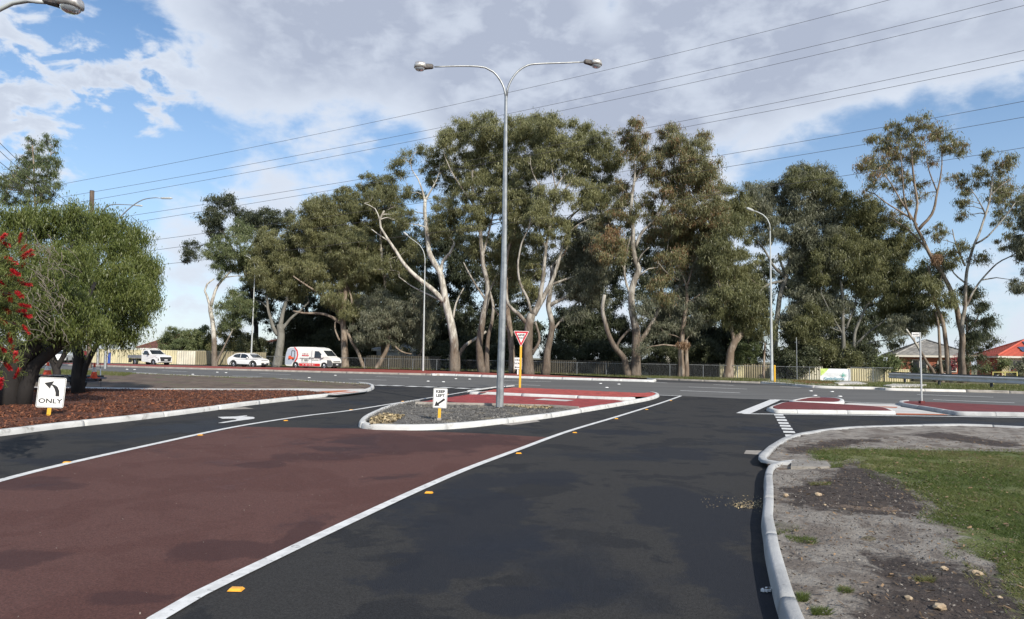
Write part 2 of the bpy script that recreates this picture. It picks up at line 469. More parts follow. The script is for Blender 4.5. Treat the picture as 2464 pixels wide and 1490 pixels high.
class MB:
    """collects shapes and links them as ONE mesh object"""

    def __init__(s):
        s.v, s.f, s.t = [], [], []

    def add(s, vs, fs, tint=0.5):
        n = len(s.v)
        s.v += [tuple(p) for p in vs]
        s.f += [tuple(i + n for i in f) for f in fs]
        s.t += [tint] * len(fs)
        return s

    def box(s, a, b, tint=0.5):
        x0, y0, z0 = a
        x1, y1, z1 = b
        return s.add([(x0, y0, z0), (x1, y0, z0), (x1, y1, z0), (x0, y1, z0), (x0, y0, z1), (x1, y0, z1), (x1, y1, z1), (x0, y1, z1)],
                     [(0, 3, 2, 1), (4, 5, 6, 7), (0, 1, 5, 4), (1, 2, 6, 5), (2, 3, 7, 6), (3, 0, 4, 7)], tint)

    def cbox(s, c, d, rz=0.0, tint=0.5):
        """box on its centre, turned about z"""
        c = Vector(c)
        R = Matrix.Rotation(rz, 3, 'Z')
        vs = []
        for z in (-1, 1):
            for (x, y) in ((-1, -1), (1, -1), (1, 1), (-1, 1)):
                vs.append(c + R @ Vector((x * d[0] / 2, y * d[1] / 2, z * d[2] / 2)))
        return s.add(vs, [(0, 3, 2, 1), (4, 5, 6, 7), (0, 1, 5, 4), (1, 2, 6, 5), (2, 3, 7, 6), (3, 0, 4, 7)], tint)

    def tube(s, pts, rad, sides=6, cap=True):
        pts = [Vector(p) for p in pts]
        if not isinstance(rad, (list, tuple)):
            rad = [rad] * len(pts)
        vs, fs = [], []
        ref = Vector((0.13, 0.21, 1)).normalized()
        d0 = (pts[-1] - pts[0])
        if d0.length > 0 and abs(d0.normalized().z) > 0.8:
            ref = Vector((1, 0.1, 0)).normalized()
        for i, p in enumerate(pts):
            d = (pts[min(i + 1, len(pts) - 1)] - pts[max(i - 1, 0)])
            if d.length < 1e-9:
                d = Vector((0, 0, 1))
            d.normalize()
            a = d.cross(ref)
            if a.length < 1e-3:
                a = d.cross(Vector((0, 1, 0)))
            a.normalize()
            b = d.cross(a)
            for k in range(sides):
                t = 2 * pi * k / sides
                vs.append(p + (a * cos(t) + b * sin(t)) * rad[i])
        for i in range(len(pts) - 1):
            for k in range(sides):
                k2 = (k + 1) % sides
                fs.append((i * sides + k, i * sides + k2, (i + 1) * sides + k2, (i + 1) * sides + k))
        if cap:
            fs.append(tuple(range(sides))[::-1])
            fs.append(tuple((len(pts) - 1) * sides + k for k in range(sides)))
        return s.add(vs, fs)

    def prism(s, poly, axis, a, b, tint=0.5):
        """polygon (p, q) pushed from a to b along axis x, y or z"""
        n = len(poly)

        def P(p, q, c):
            return (c, p, q) if axis == 'x' else ((p, c, q) if axis == 'y' else (p, q, c))
        vs = [P(p, q, a) for p, q in poly] + [P(p, q, b) for p, q in poly]
        tri = tessellate_polygon([[Vector((p, q, 0)) for p, q in poly]])
        fs = [tuple(t) for t in tri] + [tuple(i + n for i in t[::-1]) for t in tri]
        fs += [(i, (i + 1) % n, n + (i + 1) % n, n + i) for i in range(n)]
        return s.add(vs, fs, tint)

    def poly(s, pts, tint=0.5):
        pts = [Vector(p) for p in pts]
        tri = tessellate_polygon([pts])
        return s.add(pts, [tuple(t) for t in tri], tint)

    def slab(s, pts, z0, z1):
        pts = [Vector((p[0], p[1], 0)) for p in pts]
        n = len(pts)
        tri = tessellate_polygon([pts])
        up = []
        for t in tri:
            a, b, c = [pts[i] for i in t]
            up.append(tuple(t) if (b - a).cross(c - a).z > 0 else tuple(t[::-1]))
        vs = [(p.x, p.y, z1) for p in pts] + [(p.x, p.y, z0) for p in pts]
        fs = up + [(i, n + i, n + (i + 1) % n, (i + 1) % n) for i in range(n)]
        return s.add(vs, fs)

    def build(s, name, m, parent=None, local=False, smooth=False, bevel=0.0, origin=None):
        me = bpy.data.meshes.new(name)
        if parent is not None:
            org, rz = ORG[parent.name]
        else:
            rz = 0.0
            if origin is not None:
                org = Vector(origin)
            else:
                P = np.array(s.v)
                org = Vector(((P[:, 0].min() + P[:, 0].max()) / 2, (P[:, 1].min() + P[:, 1].max()) / 2, P[:, 2].min()))
        if local:
            vs = s.v
        else:
            R = Matrix.Rotation(-rz, 3, 'Z')
            vs = [tuple(R @ (Vector(p) - org)) for p in s.v] if rz else [(p[0] - org.x, p[1] - org.y, p[2] - org.z) for p in s.v]
        me.from_pydata(vs, [], s.f)
        if len(set(s.t)) > 1:
            at = me.attributes.new('tint', 'FLOAT', 'FACE')
            at.data.foreach_set('value', s.t)
        if m:
            me.materials.append(m)
        if smooth:
            me.polygons.foreach_set('use_smooth', [True] * len(me.polygons))
        bm = bmesh.new()
        bm.from_mesh(me)
        bmesh.ops.recalc_face_normals(bm, faces=bm.faces) if not s.t or len(s.f) < 60000 else None
        bm.to_mesh(me)
        bm.free()
        me.update()
        o = bpy.data.objects.new(name, me)
        COL.objects.link(o)
        if parent is not None:
            o.parent = parent
            ORG[o.name] = (org, rz)
        else:
            o.location = org
            ORG[o.name] = (org, 0.0)
        if bevel > 0:
            b = o.modifiers.new('bevel', 'BEVEL')
            b.width = bevel
            b.segments = 2
            b.limit_method = 'ANGLE'
            b.angle_limit = radians(35)
        return o


def sheet(name, pts, z, m, kind='structure', parent=None):
    """flat sheet looking up"""
    mb = MB()
    P = [Vector((p[0], p[1], 0)) for p in pts]
    tri = tessellate_polygon([P])
    fs = []
    for t in tri:
        a, b, c = [P[i] for i in t]
        fs.append(tuple(t) if (b - a).cross(c - a).z > 0 else tuple(t[::-1]))
    mb.add([(p.x, p.y, z) for p in P], fs)
    o = mb.build(name, m, parent)
    if parent is None:
        o['kind'] = kind
    return o


def catmull(pts, step=0.3):
    pts = [Vector(p) for p in pts]
    if len(pts) < 3:
        out = []
        n = max(2, int((pts[1] - pts[0]).length / step) + 1)
        return [pts[0].lerp(pts[1], i / (n - 1)) for i in range(n)]
    P = [pts[0] * 2 - pts[1]] + pts + [pts[-1] * 2 - pts[-2]]
    out = []
    for i in range(1, len(P) - 2):
        p0, p1, p2, p3 = P[i - 1:i + 3]
        n = max(1, int((p2 - p1).length / step))
        for k in range(n):
            t = k / n
            out.append(0.5 * ((2 * p1) + (p2 - p0) * t + (2 * p0 - 5 * p1 + 4 * p2 - p3) * t * t + (3 * p1 - p0 - 3 * p2 + p3) * t ** 3))
    out.append(pts[-1])
    return out


def offset(line, d):
    out = []
    for i, p in enumerate(line):
        t = line[min(i + 1, len(line) - 1)] - line[max(i - 1, 0)]
        n = Vector((-t.y, t.x, 0))
        if n.length < 1e-9:
            n = Vector((0, 1, 0))
        n.normalize()
        out.append(p + n * d)
    return out


def stripe(name, line, w, z, m=paint, parent=None):
    L = catmull(line, 0.4)
    a, b = offset(L, w / 2), offset(L, -w / 2)
    mb = MB()
    vs = [(p.x, p.y, z) for p in a] + [(p.x, p.y, z) for p in b]
    n = len(a)
    mb.add(vs, [(i, n + i, n + i + 1, i + 1) for i in range(n - 1)])
    o = mb.build(name, m, parent)
    if parent is None:
        o['kind'] = 'structure'
    return o


KP = [(0, -0.02), (0.006, 0.03), (0.016, 0.075), (0.026, 0.101), (0.042, 0.115), (0.066, 0.120), (0.11, 0.122), (0.155, 0.120), (0.168, 0.112), (0.172, 0.07)]


def kerb(line, m, side=1, h=1.0, w=1.0, seg=2.4, name='kerb', nudge=0.01, parent=None, z0=0.0):
    """a run of cast kerb in lengths with open joints; line = its foot on the road side"""
    L = catmull(line, 0.2)
    d = [0.0]
    for i in range(1, len(L)):
        d.append(d[-1] + (L[i] - L[i - 1]).length)
    root = parent or setting(name, L[len(L) // 2])
    nrm = offset(L, 1.0)
    nrm = [(nrm[i] - L[i]) * side for i in range(len(L))]
    total = d[-1]
    k = max(1, round(total / seg))
    for j in range(k):
        a, b = total * j / k + 0.006, total * (j + 1) / k - 0.006
        idx = [i for i in range(len(L)) if a < d[i] < b]

        def at(x):
            i = max(1, min(len(d) - 1, next((q for q in range(len(d)) if d[q] >= x), len(d) - 1)))
            t = (x - d[i - 1]) / max(1e-6, d[i] - d[i - 1])
            return L[i - 1].lerp(L[i], t), nrm[i - 1].lerp(nrm[i], t)
        st = [at(a)] + [(L[i], nrm[i]) for i in idx] + [at(b)]
        mb = MB()
        n = len(KP)
        vs = []
        hz = 1 + random.uniform(-.04, .04)
        for (p, q) in st:
            jx = noise.noise(Vector((p.x * 1.3, p.y * 1.3, 3))) * nudge
            for (kx, kz) in KP:
                vs.append((p.x + q.x * (kx * w + jx), p.y + q.y * (kx * w + jx), z0 + kz * h * hz))
        fs = []
        for i in range(len(st) - 1):
            for c in range(n - 1):
                fs.append((i * n + c, i * n + c + 1, (i + 1) * n + c + 1, (i + 1) * n + c))
        fs += [tuple(range(n)), tuple((len(st) - 1) * n + c for c in range(n))[::-1]]
        mb.add(vs, fs)
        mb.build('kerb_length', m, root, smooth=True)
    return root


def inside(px, py, poly):
    """vectorised point in polygon"""
    c = np.zeros(px.shape, bool)
    n = len(poly)
    j = n - 1
    for i in range(n):
        xi, yi, xj, yj = poly[i][0], poly[i][1], poly[j][0], poly[j][1]
        t = ((yi > py) != (yj > py)) & (px < (xj - xi) * (py - yi) / (yj - yi + 1e-12) + xi)
        c ^= t
        j = i
    return c


def scatter(poly, n, rng=RNG):
    P = np.array([(p[0], p[1]) for p in poly])
    lo, hi = P.min(0), P.max(0)
    q = rng.uniform(lo, hi, (int(n * 2.5) + 50, 2))
    q = q[inside(q[:, 0], q[:, 1], poly)]
    return q[:n]


def tri_mesh(name, V, m, parent=None, tint=None, kind=None, origin=None, quads=False):
    """V: (n, k, 3) loose triangles (k=3) or quads (k=4)"""
    n, k = V.shape[0], V.shape[1]
    if parent is not None:
        org = ORG[parent.name][0]
    else:
        org = Vector(origin) if origin is not None else Vector(V.reshape(-1, 3).mean(0).tolist())
    me = bpy.data.meshes.new(name)
    co = (V.reshape(-1, 3) - np.array(org)).astype(np.float32)
    me.vertices.add(n * k)
    me.vertices.foreach_set('co', co.ravel())
    me.loops.add(n * k)
    me.loops.foreach_set('vertex_index', np.arange(n * k, dtype=np.int32))
    me.polygons.add(n)
    me.polygons.foreach_set('loop_start', np.arange(0, n * k, k, dtype=np.int32))
    if tint is not None:
        at = me.attributes.new('tint', 'FLOAT', 'FACE')
        at.data.foreach_set('value', np.clip(tint, 0, 1).astype(np.float32))
    me.materials.append(m)
    me.update(calc_edges=True)
    o = bpy.data.objects.new(name, me)
    COL.objects.link(o)
    if parent is not None:
        o.parent = parent
    else:
        o.location = org
    ORG[o.name] = (org, 0.0)
    if kind:
        o['kind'] = kind
    return o


def text_part(s, size, m, parent, at, right, up, nrm, name='lettering', squeeze=1.0, weight=0.02):
    """flat lettering as a mesh; at = its middle in the local axes of the parent"""
    cu = bpy.data.curves.new('t', 'FONT')
    cu.body = s
    cu.size = size
    cu.align_x = 'CENTER'
    cu.align_y = 'CENTER'
    cu.offset = size * weight
    cu.resolution_u = 3
    to = bpy.data.objects.new('t', cu)
    me = bpy.data.meshes.new_from_object(to)
    bpy.data.objects.remove(to)
    bpy.data.curves.remove(cu)
    me.name = name or 'lettering'
    at, right, up = Vector(at), Vector(right), Vector(up)
    for v in me.vertices:
        v.co = at + right * v.co.x * squeeze + up * v.co.y
    me.materials.clear()
    me.materials.append(m)
    o = bpy.data.objects.new('lettering', me)
    COL.objects.link(o)
    o.parent = parent
    ORG[o.name] = ORG[parent.name]
    return o


def g(*uv, z=0.0):
    return [G(u, v, z) for (u, v) in uv]


# ------------------------------------------------------------------ ground and roads
sheet('ground', [(-900, -60), (900, -60), (900, 1500), (-900, 1500)], -0.03, land_m)
med_front = g((-260, 866), (-60, 873), (100, 877.5), (215, 881), (325, 884.7), (541, 890.6), (743, 896), (1022, 903), (1074, 904), (1195, 908.3), (1323, 912.3), (1445, 915.8), (1546, 918.6), (1572, 918.9))
hw_near = g((-700, 884), (-300, 888), (112, 894), (240, 897.5), (541, 909.4), (662, 913.5), (783, 921.6), (888, 927.6))
far_kerb = g((1400, 906), (1574, 913.5), (1680, 917.5), (1744, 919.8), (1829, 922.6), (1886, 926.5), (1946, 932.5), (2017, 935.4), (2105, 937), (2144, 939.7), (2325, 943.6), (2464, 947.6), (2800, 960))
# highway, with the far carriageway beyond the median
hw = [Vector((-140, 60)), Vector((-20, 20)), Vector((60, 14)), Vector((90, 20))]
hwpoly = [(-170, 90), (-90, 60), (-60, 45), (-20, 34), (10, 26), (30, 24), (75, 14), (90, 40)] + [(p.x, p.y + 0.0) for p in far_kerb[::-1]] + [(-7, 76), (-30, 84), (-60, 92), (-170, 118)]
sheet('highway', hwpoly, -0.008, asph_old)
sheet('far_carriageway', [(p.x, p.y + 0.2) for p in med_front[2:]] + [(20, 47.5), (20, 47.6)] + [(p.x, p.y) for p in far_kerb[1:4][::-1]] + [(-7, 76), (-30, 84), (-60, 92)], -0.004, asph_far)
# new asphalt of the side road
na = g((-900, 1000), (-300, 985), (0, 1000), (500, 960), (870, 935), (893, 927.8), (905, 926), (985, 927.5), (1080, 930), (1165, 933.5), (1300, 939), (1450, 946), (1575, 950), (1684, 955), (1785, 959.6), (1867, 962), (1960, 966), (2043, 969), (2164, 974), (2300, 980), (2464, 985), (3000, 1005), (3400, 1080))
na = [(p.x, p.y) for p in na] + [(24, 8), (14, -30), (-30, -30), (-40, 5)]
sheet('road', na, 0.0, asph)
left_line = g((-420, 1290), (-200, 1215), (0, 1158), (153, 1118.8), (363, 1071.4), (565, 1028.2), (727, 1002.6), (842, 988.5), (962, 969.3), (1034, 957.9), (1074, 951.4), (1135, 941.2), (1191, 934.2))
right_line = g((120, 1720), (379, 1490), (565, 1389), (690, 1329), (830, 1262), (1006, 1180), (1127, 1128), (1248, 1082.5), (1368, 1038.5), (1490, 1001.8), (1590, 970.5), (1638, 953.5))
ra = [G(u, v) for u, v in ((-1500, 1800), (-420, 1291), (-200, 1216), (0, 1159), (153, 1120), (363, 1072.5), (581, 1027), (720, 1029.5), (850, 1031.5), (962, 1035.5), (1166, 1044), (1324, 1053), (1248, 1083), (1127, 1129), (1006, 1181), (830, 1263), (690, 1330), (565, 1390), (379, 1492), (120, 1725))]
sheet('red_asphalt', [(p.x, p.y) for p in ra] + [(-1.4, 1.0), (-12, 1.0)], 0.004, asph_red)
stripe('edge_line', left_line, 0.13, 0.010)
stripe('edge_line', right_line, 0.12, 0.010)

# road markings -------------------------------------------------------
def dash(a, b, w=0.3, m=paint_old, z=0.002, name='lane_dash', root=None):
    a, b = G(*a), G(*b)
    return stripe(name, [a, b], w, z, m, root)


mk = setting('lane_markings', G(1000, 915))
for a, b in (((140, 890), (172, 891)), ((216, 886.6), (242, 887.5)), ((320, 896), (380, 899)), ((390, 892.5), (450, 894.5)),
             ((560, 904.8), (630, 907)), ((625, 899.3), (699, 901.4)), ((840, 912.5), (930, 915)), ((905, 906.3), (985, 908.4)),
             ((1210, 915.7), (1326, 919)), ((1212, 924.8), (1300, 927.6)), ((1566, 919.7), (1606, 921.6)), ((1657, 931.3), (1797, 936.4)),
             ((1637, 940), (1781, 945.6)), ((1717, 925.6), (1765, 927.8)), ((1878, 930.8), (1927, 932.7)), ((2206, 949.4), (2390, 956)), ((2245, 962), (2441, 969.8))):
    dash(a, b, 0.26, root=mk)
for a, b in (((881, 925.6), (895, 926)), ((905, 927), (930, 928.2)), ((943, 928), (967.5, 929.2)), ((980, 929.4), (1006.6, 930.8)), ((1019, 930.6), (1044, 932)),
             ((1058, 932), (1085.5, 933.4)), ((1098.5, 934), (1127, 935.4)), ((1140, 935.2), (1166, 936.4))):
    dash(a, b, 0.70, paint, 0.006, 'holding_line_dash', mk)
dash((1579, 951), (1640, 953), 0.25, paint, 0.006, 'edge_line', mk)
box_l = setting('painted_box', G(1850, 980))
dash((1788, 995.3), (1866, 962.5), 0.42, paint, 0.006, 'box_line', box_l)
stripe('box_line', g((1788, 996.2), (1950, 998.0), (2105, 1000.3), (2300, 1002.8), (2464, 1005.6), (2700, 1010)), 0.20, 0.008, paint, box_l)
dash((1862, 962), (1925, 964.6), 0.25, paint, 0.006, 'box_line', box_l)
dash((2030, 967.5), (2165, 972.5), 0.22, paint, 0.006, 'box_line', box_l)
gw = setting('give_way_line', G(1890, 1022))
bars = [((880, 1215), (993, 1215), (997, 1232), (888, 1230)), ((897, 1243), (1010, 1244), (1019, 1263), (904, 1260)), ((914, 1274), (1030, 1276), (1041, 1299), (921, 1294)),
        ((931, 1309), (1050, 1312), (1062, 1334), (939, 1329)), ((948, 1342), (1073, 1345), (1085, 1367), (957, 1362)), ((968, 1376), (1098, 1380), (1110, 1403), (978, 1397)),
        ((987, 1414), (1124, 1418), (1137, 1442), (998, 1436)), ((1012, 1457), (1153, 1460), (1167, 1486), (1021, 1482))]
for b in bars:
    q = [G(1684.4 + x / 4.954, 752 + y / 4.954) for x, y in b]
    sheet('give_way_bar', q, 0.006, paint, parent=gw)
# turn arrow painted in the left lane
arr = [(2095, 1008), (2270, 1003), (2375, 992), (2380, 998), (2330, 1001), (2440, 1008), (2453, 1018), (2440, 1026), (2330, 1040), (2150, 1066), (2095, 1067), (2150, 1056), (2270, 1036), (2280, 1028), (2240, 1024), (2140, 1025)]
sheet('turn_arrow', [G(x / 4.0, 752 + y / 4.0) for x, y in arr], 0.006, paint)

# kerbs ---------------------------------------------------------------
left_kerb = g((-500, 1092), (-160, 1066), (0, 1050), (161, 1030), (339, 1010.4), (504.7, 989.4), (613.7, 974.4), (734.8, 960.6), (848, 949), (884, 943), (899.5, 936.5), (899, 931), (888, 926.6), (866, 924))
kerb(left_kerb, conc, 1, seg=2.4)
lk_in = offset(catmull(left_kerb, 0.4), 0.15)
isl = g((1000, 969), (953, 978.2), (913, 991.5), (880, 1007), (864.5, 1019), (863.5, 1027.5), (882.6, 1033.4), (933, 1035.6), (1023.9, 1035.6), (1104.6, 1031.6), (1185.4, 1023.5), (1323.4, 1006.3), (1414, 991), (1480, 979.6), (1523.7, 971.5), (1566, 963), (1586, 955.5), (1583, 951), (1572, 948.3))
kerb(isl, conc, 1, seg=2.2)
mid = g((1129, 949), (1180, 950.6), (1263, 954.7), (1370, 959), (1485, 963.3), (1530, 963.5), z=.01)
kerb(mid, conc, 1, h=1.0, w=1.5, seg=2.4, z0=.01)
kerb(g((1122, 945), (1145, 941.8), (1190, 935.4), (1232, 932)), conc, -1, seg=3, h=0.9)
kerb(g((1843.9, 988.8), (1853, 992), (1866, 994.4), (1960, 996), (2105, 997.6), (2140, 998), (2156, 998)), conc, 1, seg=2.0)
kerb(g((1843.9, 988.8), (1862, 981), (1893, 973.5), (1977, 976.5), (2105, 984.5), (2132, 987.6), (2150, 994)), conc, -1, seg=2.2, h=.9)
kerb(g((1898, 972), (1930, 974.0), (1975, 975.3), (2015, 976), (2030, 973), (2030, 967.5), (2007, 963.6), (1955, 962.2), (1929, 965), (1902, 971)), conc, 1, seg=2, h=1.1)
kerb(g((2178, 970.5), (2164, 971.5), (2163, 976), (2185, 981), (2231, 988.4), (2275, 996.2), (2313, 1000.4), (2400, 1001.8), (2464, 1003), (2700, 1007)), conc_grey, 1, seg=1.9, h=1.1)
kerb(g((2178, 970.3), (2300, 975.4), (2464, 982.5), (2700, 990)), conc, -1, seg=3, h=.7)
gk1 = g((2900, 1068), (2600, 1045), (2464, 1038.4), (2329, 1032.5), (2200, 1034.5), (2064, 1039.4), (1968.5, 1050.6), (1914.6, 1063.5), (1878, 1084), (1853, 1108), (1847, 1118), (1853, 1124.5), (1876, 1128.6), (1898, 1128.8))
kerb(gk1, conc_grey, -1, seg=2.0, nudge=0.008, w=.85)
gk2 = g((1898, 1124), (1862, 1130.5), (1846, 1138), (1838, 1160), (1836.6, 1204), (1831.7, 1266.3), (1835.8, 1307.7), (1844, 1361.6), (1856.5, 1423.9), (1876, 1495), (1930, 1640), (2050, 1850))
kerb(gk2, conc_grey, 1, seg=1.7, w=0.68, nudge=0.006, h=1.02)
kerb(med_front, conc_old, 1, seg=2.4, h=1.15, w=1.6)
kerb(g((1040, 903.6), (1074, 904.1), (1195, 908.4), (1323, 912.4), (1445, 915.9), (1546, 918.8), (1574, 919.4)), conc, 1, seg=2.4, h=1.35, w=2.2, nudge=0)
kerb(g((1574, 919.2), (1579, 917.0), (1562, 914.3)), conc, 1, seg=2.4, h=1.3, w=1.2, nudge=0)
kerb(far_kerb[1:5], conc_old, 1, seg=2.4)
kerb(far_kerb[4:11], conc_path, 1, seg=2.4, h=1.2, w=2.2)
kerb(far_kerb[10:], conc_old, 1, seg=2.4, h=1.2, w=1.8)
# raised nibs beyond the highway on the right
nib = MB()
nib.slab(g((1826, 921), (1850, 918.2), (1900, 919), (1985, 925.6), (2003, 928.5), (2016, 931.8), (1950, 930), (1890, 924)), 0.0, 0.15)
o = nib.build('concrete_nib', conc_path)
o['kind'] = 'structure'
nib = MB()
nib.slab(g((2007, 927.6), (2018, 924.5), (2065, 924.6), (2088, 929.4), (2070, 930.2), (2016, 930.3)), 0.0, 0.2)
o = nib.build('concrete_nib', conc_path)
o['kind'] = 'structure'
nib = MB()
nib.slab(g((2125, 934.5), (2150, 930.0), (2230, 931.2), (2215, 936), (2144, 937.2)), 0.0, 0.2)
o = nib.build('concrete_nib', conc_path)
o['kind'] = 'structure'
sheet('red_paving', g((1890, 921), (1925, 919.5), (2000, 924.3), (2008, 928), (1945, 928.5)), 0.160, med_red)

# surfaces inside the kerbs --------------------------------------------
mb_l = lk_in
inner = [p for p in lk_in if p.y < G(800, 947).y + 2.5]
mulch_poly = [(p.x, p.y) for p in inner if p.x < G(800, 950).x] + [tuple(G(u, v, 0.1)[:2]) for u, v in ((800, 947.4), (743, 941.7), (682, 939.7), (541, 939.7), (375, 938.6), (206, 935.4), (60, 934), (-150, 933.4), (-420, 932.5))] + [(-42, 12)]


def relief(name, poly, z, m, cell, amp, f, kind='structure', edge=True):
    """a sheet of small cells with uneven height, cut along its outline"""
    P = np.array(poly)
    lo, hi = P.min(0), P.max(0)
    nx, ny = int((hi[0] - lo[0]) / cell) + 1, int((hi[1] - lo[1]) / cell) + 1
    xs = lo[0] + np.arange(nx + 1) * cell
    ys = lo[1] + np.arange(ny + 1) * cell
    XX, YY = np.meshgrid(xs, ys, indexing='ij')
    inn = inside(XX.ravel(), YY.ravel(), poly).reshape(XX.shape)
    keep = inn[:-1, :-1] & inn[1:, :-1] & inn[1:, 1:] & inn[:-1, 1:]
    used = {}
    vs, fs = [], []

    def vid(i, j):
        k = (i, j)
        if k not in used:
            used[k] = len(vs)
            x, y = float(xs[i]), float(ys[j])
            h = noise.fractal(Vector((x * f, y * f, 1.7)), 1.0, 2.0, 4)
            e = 1.0
            if not (inn[max(i - 1, 0), j] and inn[min(i + 1, nx), j] and inn[i, max(j - 1, 0)] and inn[i, min(j + 1, ny)]):
                e = 0.0
            vs.append((x, y, z + (h * amp + amp * 0.3) * e))
        return used[k]
    for i in range(nx):
        for j in range(ny):
            if keep[i, j]:
                fs.append((vid(i, j), vid(i + 1, j), vid(i + 1, j + 1), vid(i, j + 1)))
    mb = MB()
    mb.add(vs, fs)
    o = mb.build(name, m, smooth=True)
    o['kind'] = kind
    return o


sheet('verge', [(p[0], p[1]) for p in mulch_poly], 0.085, mulch_m)
relief('mulch_bed', mulch_poly, 0.10, mulch_m, 0.22, 0.05, 1.3)


def chips(name, poly, n, z, m, lmin, lmax, w, kind='stuff', near=None, flat=0.35, zamp=0.03, clip=None):
    q = scatter(poly, n)
    if clip is not None:
        q = q[inside(q[:, 0], q[:, 1], clip)]
    if near is not None:   # thin out with distance, as far chips are too small to see
        d = np.hypot(q[:, 0], q[:, 1])
        q = q[RNG.random(len(q)) < np.clip(near / d, 0.08, 1) ** 1.3]
    n = len(q)
    a = RNG.uniform(0, 2 * pi, n)
    L = RNG.uniform(lmin, lmax, n)
    W = RNG.uniform(w * .5, w * 1.3, n)
    dz = RNG.normal(0, flat, n) * L
    hz = z + RNG.uniform(0, zamp, n)
    d = np.stack([np.cos(a) * L, np.sin(a) * L, dz], 1)
    s = np.stack([-np.sin(a) * W, np.cos(a) * W, RNG.normal(0, .5, n) * W], 1)
    c = np.stack([q[:, 0], q[:, 1], hz], 1)
    V = np.stack([c - d / 2 - s / 2, c + d / 2 - s / 2, c + d / 2 + s / 2, c - d / 2 + s / 2], 1)
    return tri_mesh(name, V, m, tint=RNG.random(n) ** 1.5, kind=kind)


chips('mulch_chips', mulch_poly, 110000, 0.118, chip_m, 0.02, 0.075, 0.016, near=18)
chip_b = mat('pale_mulch_chips', (0.30, 0.15, 0.08), (0.2, 0.09, 0.05), rough=0.8, scale=8, tint=True)
chips('pale_mulch_chips', mulch_poly, 9000, 0.128, chip_b, 0.03, 0.09, 0.012, near=18)

pathp = [G(u, v, 0.09) for u, v in ((-420, 932), (-150, 931), (60, 931.4), (206, 932), (375, 935.4), (616, 936), (723, 935.4), (824, 936.6), (874, 936.2), (887, 938.6), (880, 943), (846, 947.4), (806, 951.5), (786, 950.5), (800, 947.4), (743, 941.7), (682, 939.7), (541, 939.7), (375, 938.6), (206, 935.4), (60, 934), (-150, 933.4), (-420, 932.5))]
sheet('footpath', [(p.x, p.y) for p in pathp], 0.102, conc_path)
sheet('tactile_pad', g((767, 941.6), (830, 939.2), (864, 943.4), (803, 947.6), z=0.106), 0.106, orange)
dirt_poly = [(p.x, p.y) for p in hw_near[1:]] + [tuple(G(u, v, 0.08)[:2]) for u, v in ((893, 930), (890, 934), (872, 936.4), (824, 936.8), (723, 935.6), (616, 936.2), (375, 935.6), (206, 932.2), (60, 931.6), (-150, 931.2), (-420, 932))]
sheet('dirt_verge', dirt_poly, 0.070, dirt_m)
relief('dirt_ground', dirt_poly, 0.075, dirt_m, 0.5, 0.05, 0.5)
kerb(hw_near[1:] + g((896, 929.5)), conc_path, -1, seg=3, h=0.75, w=0.9)
# median paving
mi = offset(catmull(med_front, 1.5), 0.25)
mback = [G(u, v, 0.15) for u, v in ((1568, 914.2), (1526, 911.5), (1445, 909.2), (1323, 903), (1195, 897.6), (1084, 893.6), (1022, 891.3), (885, 888), (703, 885), (616, 883.4), (541, 881.9), (325, 876.8), (100, 871.9), (-60, 868), (-260, 861))]
msurf = MB()
msurf.slab([(p.x, p.y) for p in mi] + [(p.x, p.y) for p in mback], 0.0, 0.143)
o = msurf.build('median', med_red)
o['kind'] = 'structure'

# the traffic island
isl_f = offset(catmull(isl[:13], .25), .15)
gravel_poly = isl_f + g((1394, 984.4), (1323, 979.6), (1200, 976.4), (1100, 974.5), (1010, 972.5), z=0.08)
sheet('island_bed', [(p.x, p.y) for p in gravel_poly], 0.08, gravel_m)
relief('island_gravel', [(p.x, p.y) for p in gravel_poly], 0.095, gravel_m, 0.12, 0.035, 2.2)
stone_m = mat('loose_stones', (0.24, 0.225, 0.20), (0.12, 0.115, 0.105), rough=0.9, scale=5, tint=True)
chips('loose_gravel', [(p.x, p.y) for p in gravel_poly], 14000, 0.105, stone_m, 0.012, 0.030, 0.018, flat=0.3)
yst = mat('yellow_stones', (0.42, 0.33, 0.18), (0.30, 0.24, 0.15), rough=0.9, scale=5, tint=True)
chips('loose_rubble', [tuple(p[:2]) for p in g((890, 1010), (925, 997), (975, 1003), (945, 1020), (892, 1024), z=.1)], 900, 0.12, yst, 0.02, 0.07, 0.05, flat=0.4)
chips('loose_rubble', [tuple(p[:2]) for p in g((1205, 977), (1330, 981), (1330, 985), (1260, 984), z=.1)], 500, 0.12, yst, 0.02, 0.06, 0.04, flat=0.3)
edging = MB()
e = g((1000, 972.8), (1100, 975.2), (1200, 977), (1323, 980.4), (1392, 985), z=0.1)
for i in range(len(e) - 1):
    a, b = e[i], e[i + 1]
    d = (b - a)
    edging.cbox((a + b) / 2 + Vector((0, 0, -0.02)), (d.length - 0.004, 0.09, 0.2), math.atan2(d.y, d.x))
o = edging.build('concrete_edging', conc_old)
o['kind'] = 'structure'

isl_m = offset(catmull(isl[12:16], .25), .15)
path2 = g((1001, 970), (1075, 958.5), (1126, 950.5)) + offset(catmull(mid[1:5], .5), -.005) + g((1505, 966.2)) + isl_m[::-1][6:] + g((1394, 984), (1323, 978.8), (1200, 976), (1100, 974), z=0.03)
isl_b = offset(catmull(isl[15:], .25), .14)
back = g((1150, 944), (1190, 936.5), (1232, 932.2), (1300, 934.5), (1404, 939.2), (1546, 945.8), z=0.12) + isl_b[::-1][1:-2] + g((1520, 961.2)) + offset(catmull(mid[1:5], .5), .23)[::-1]


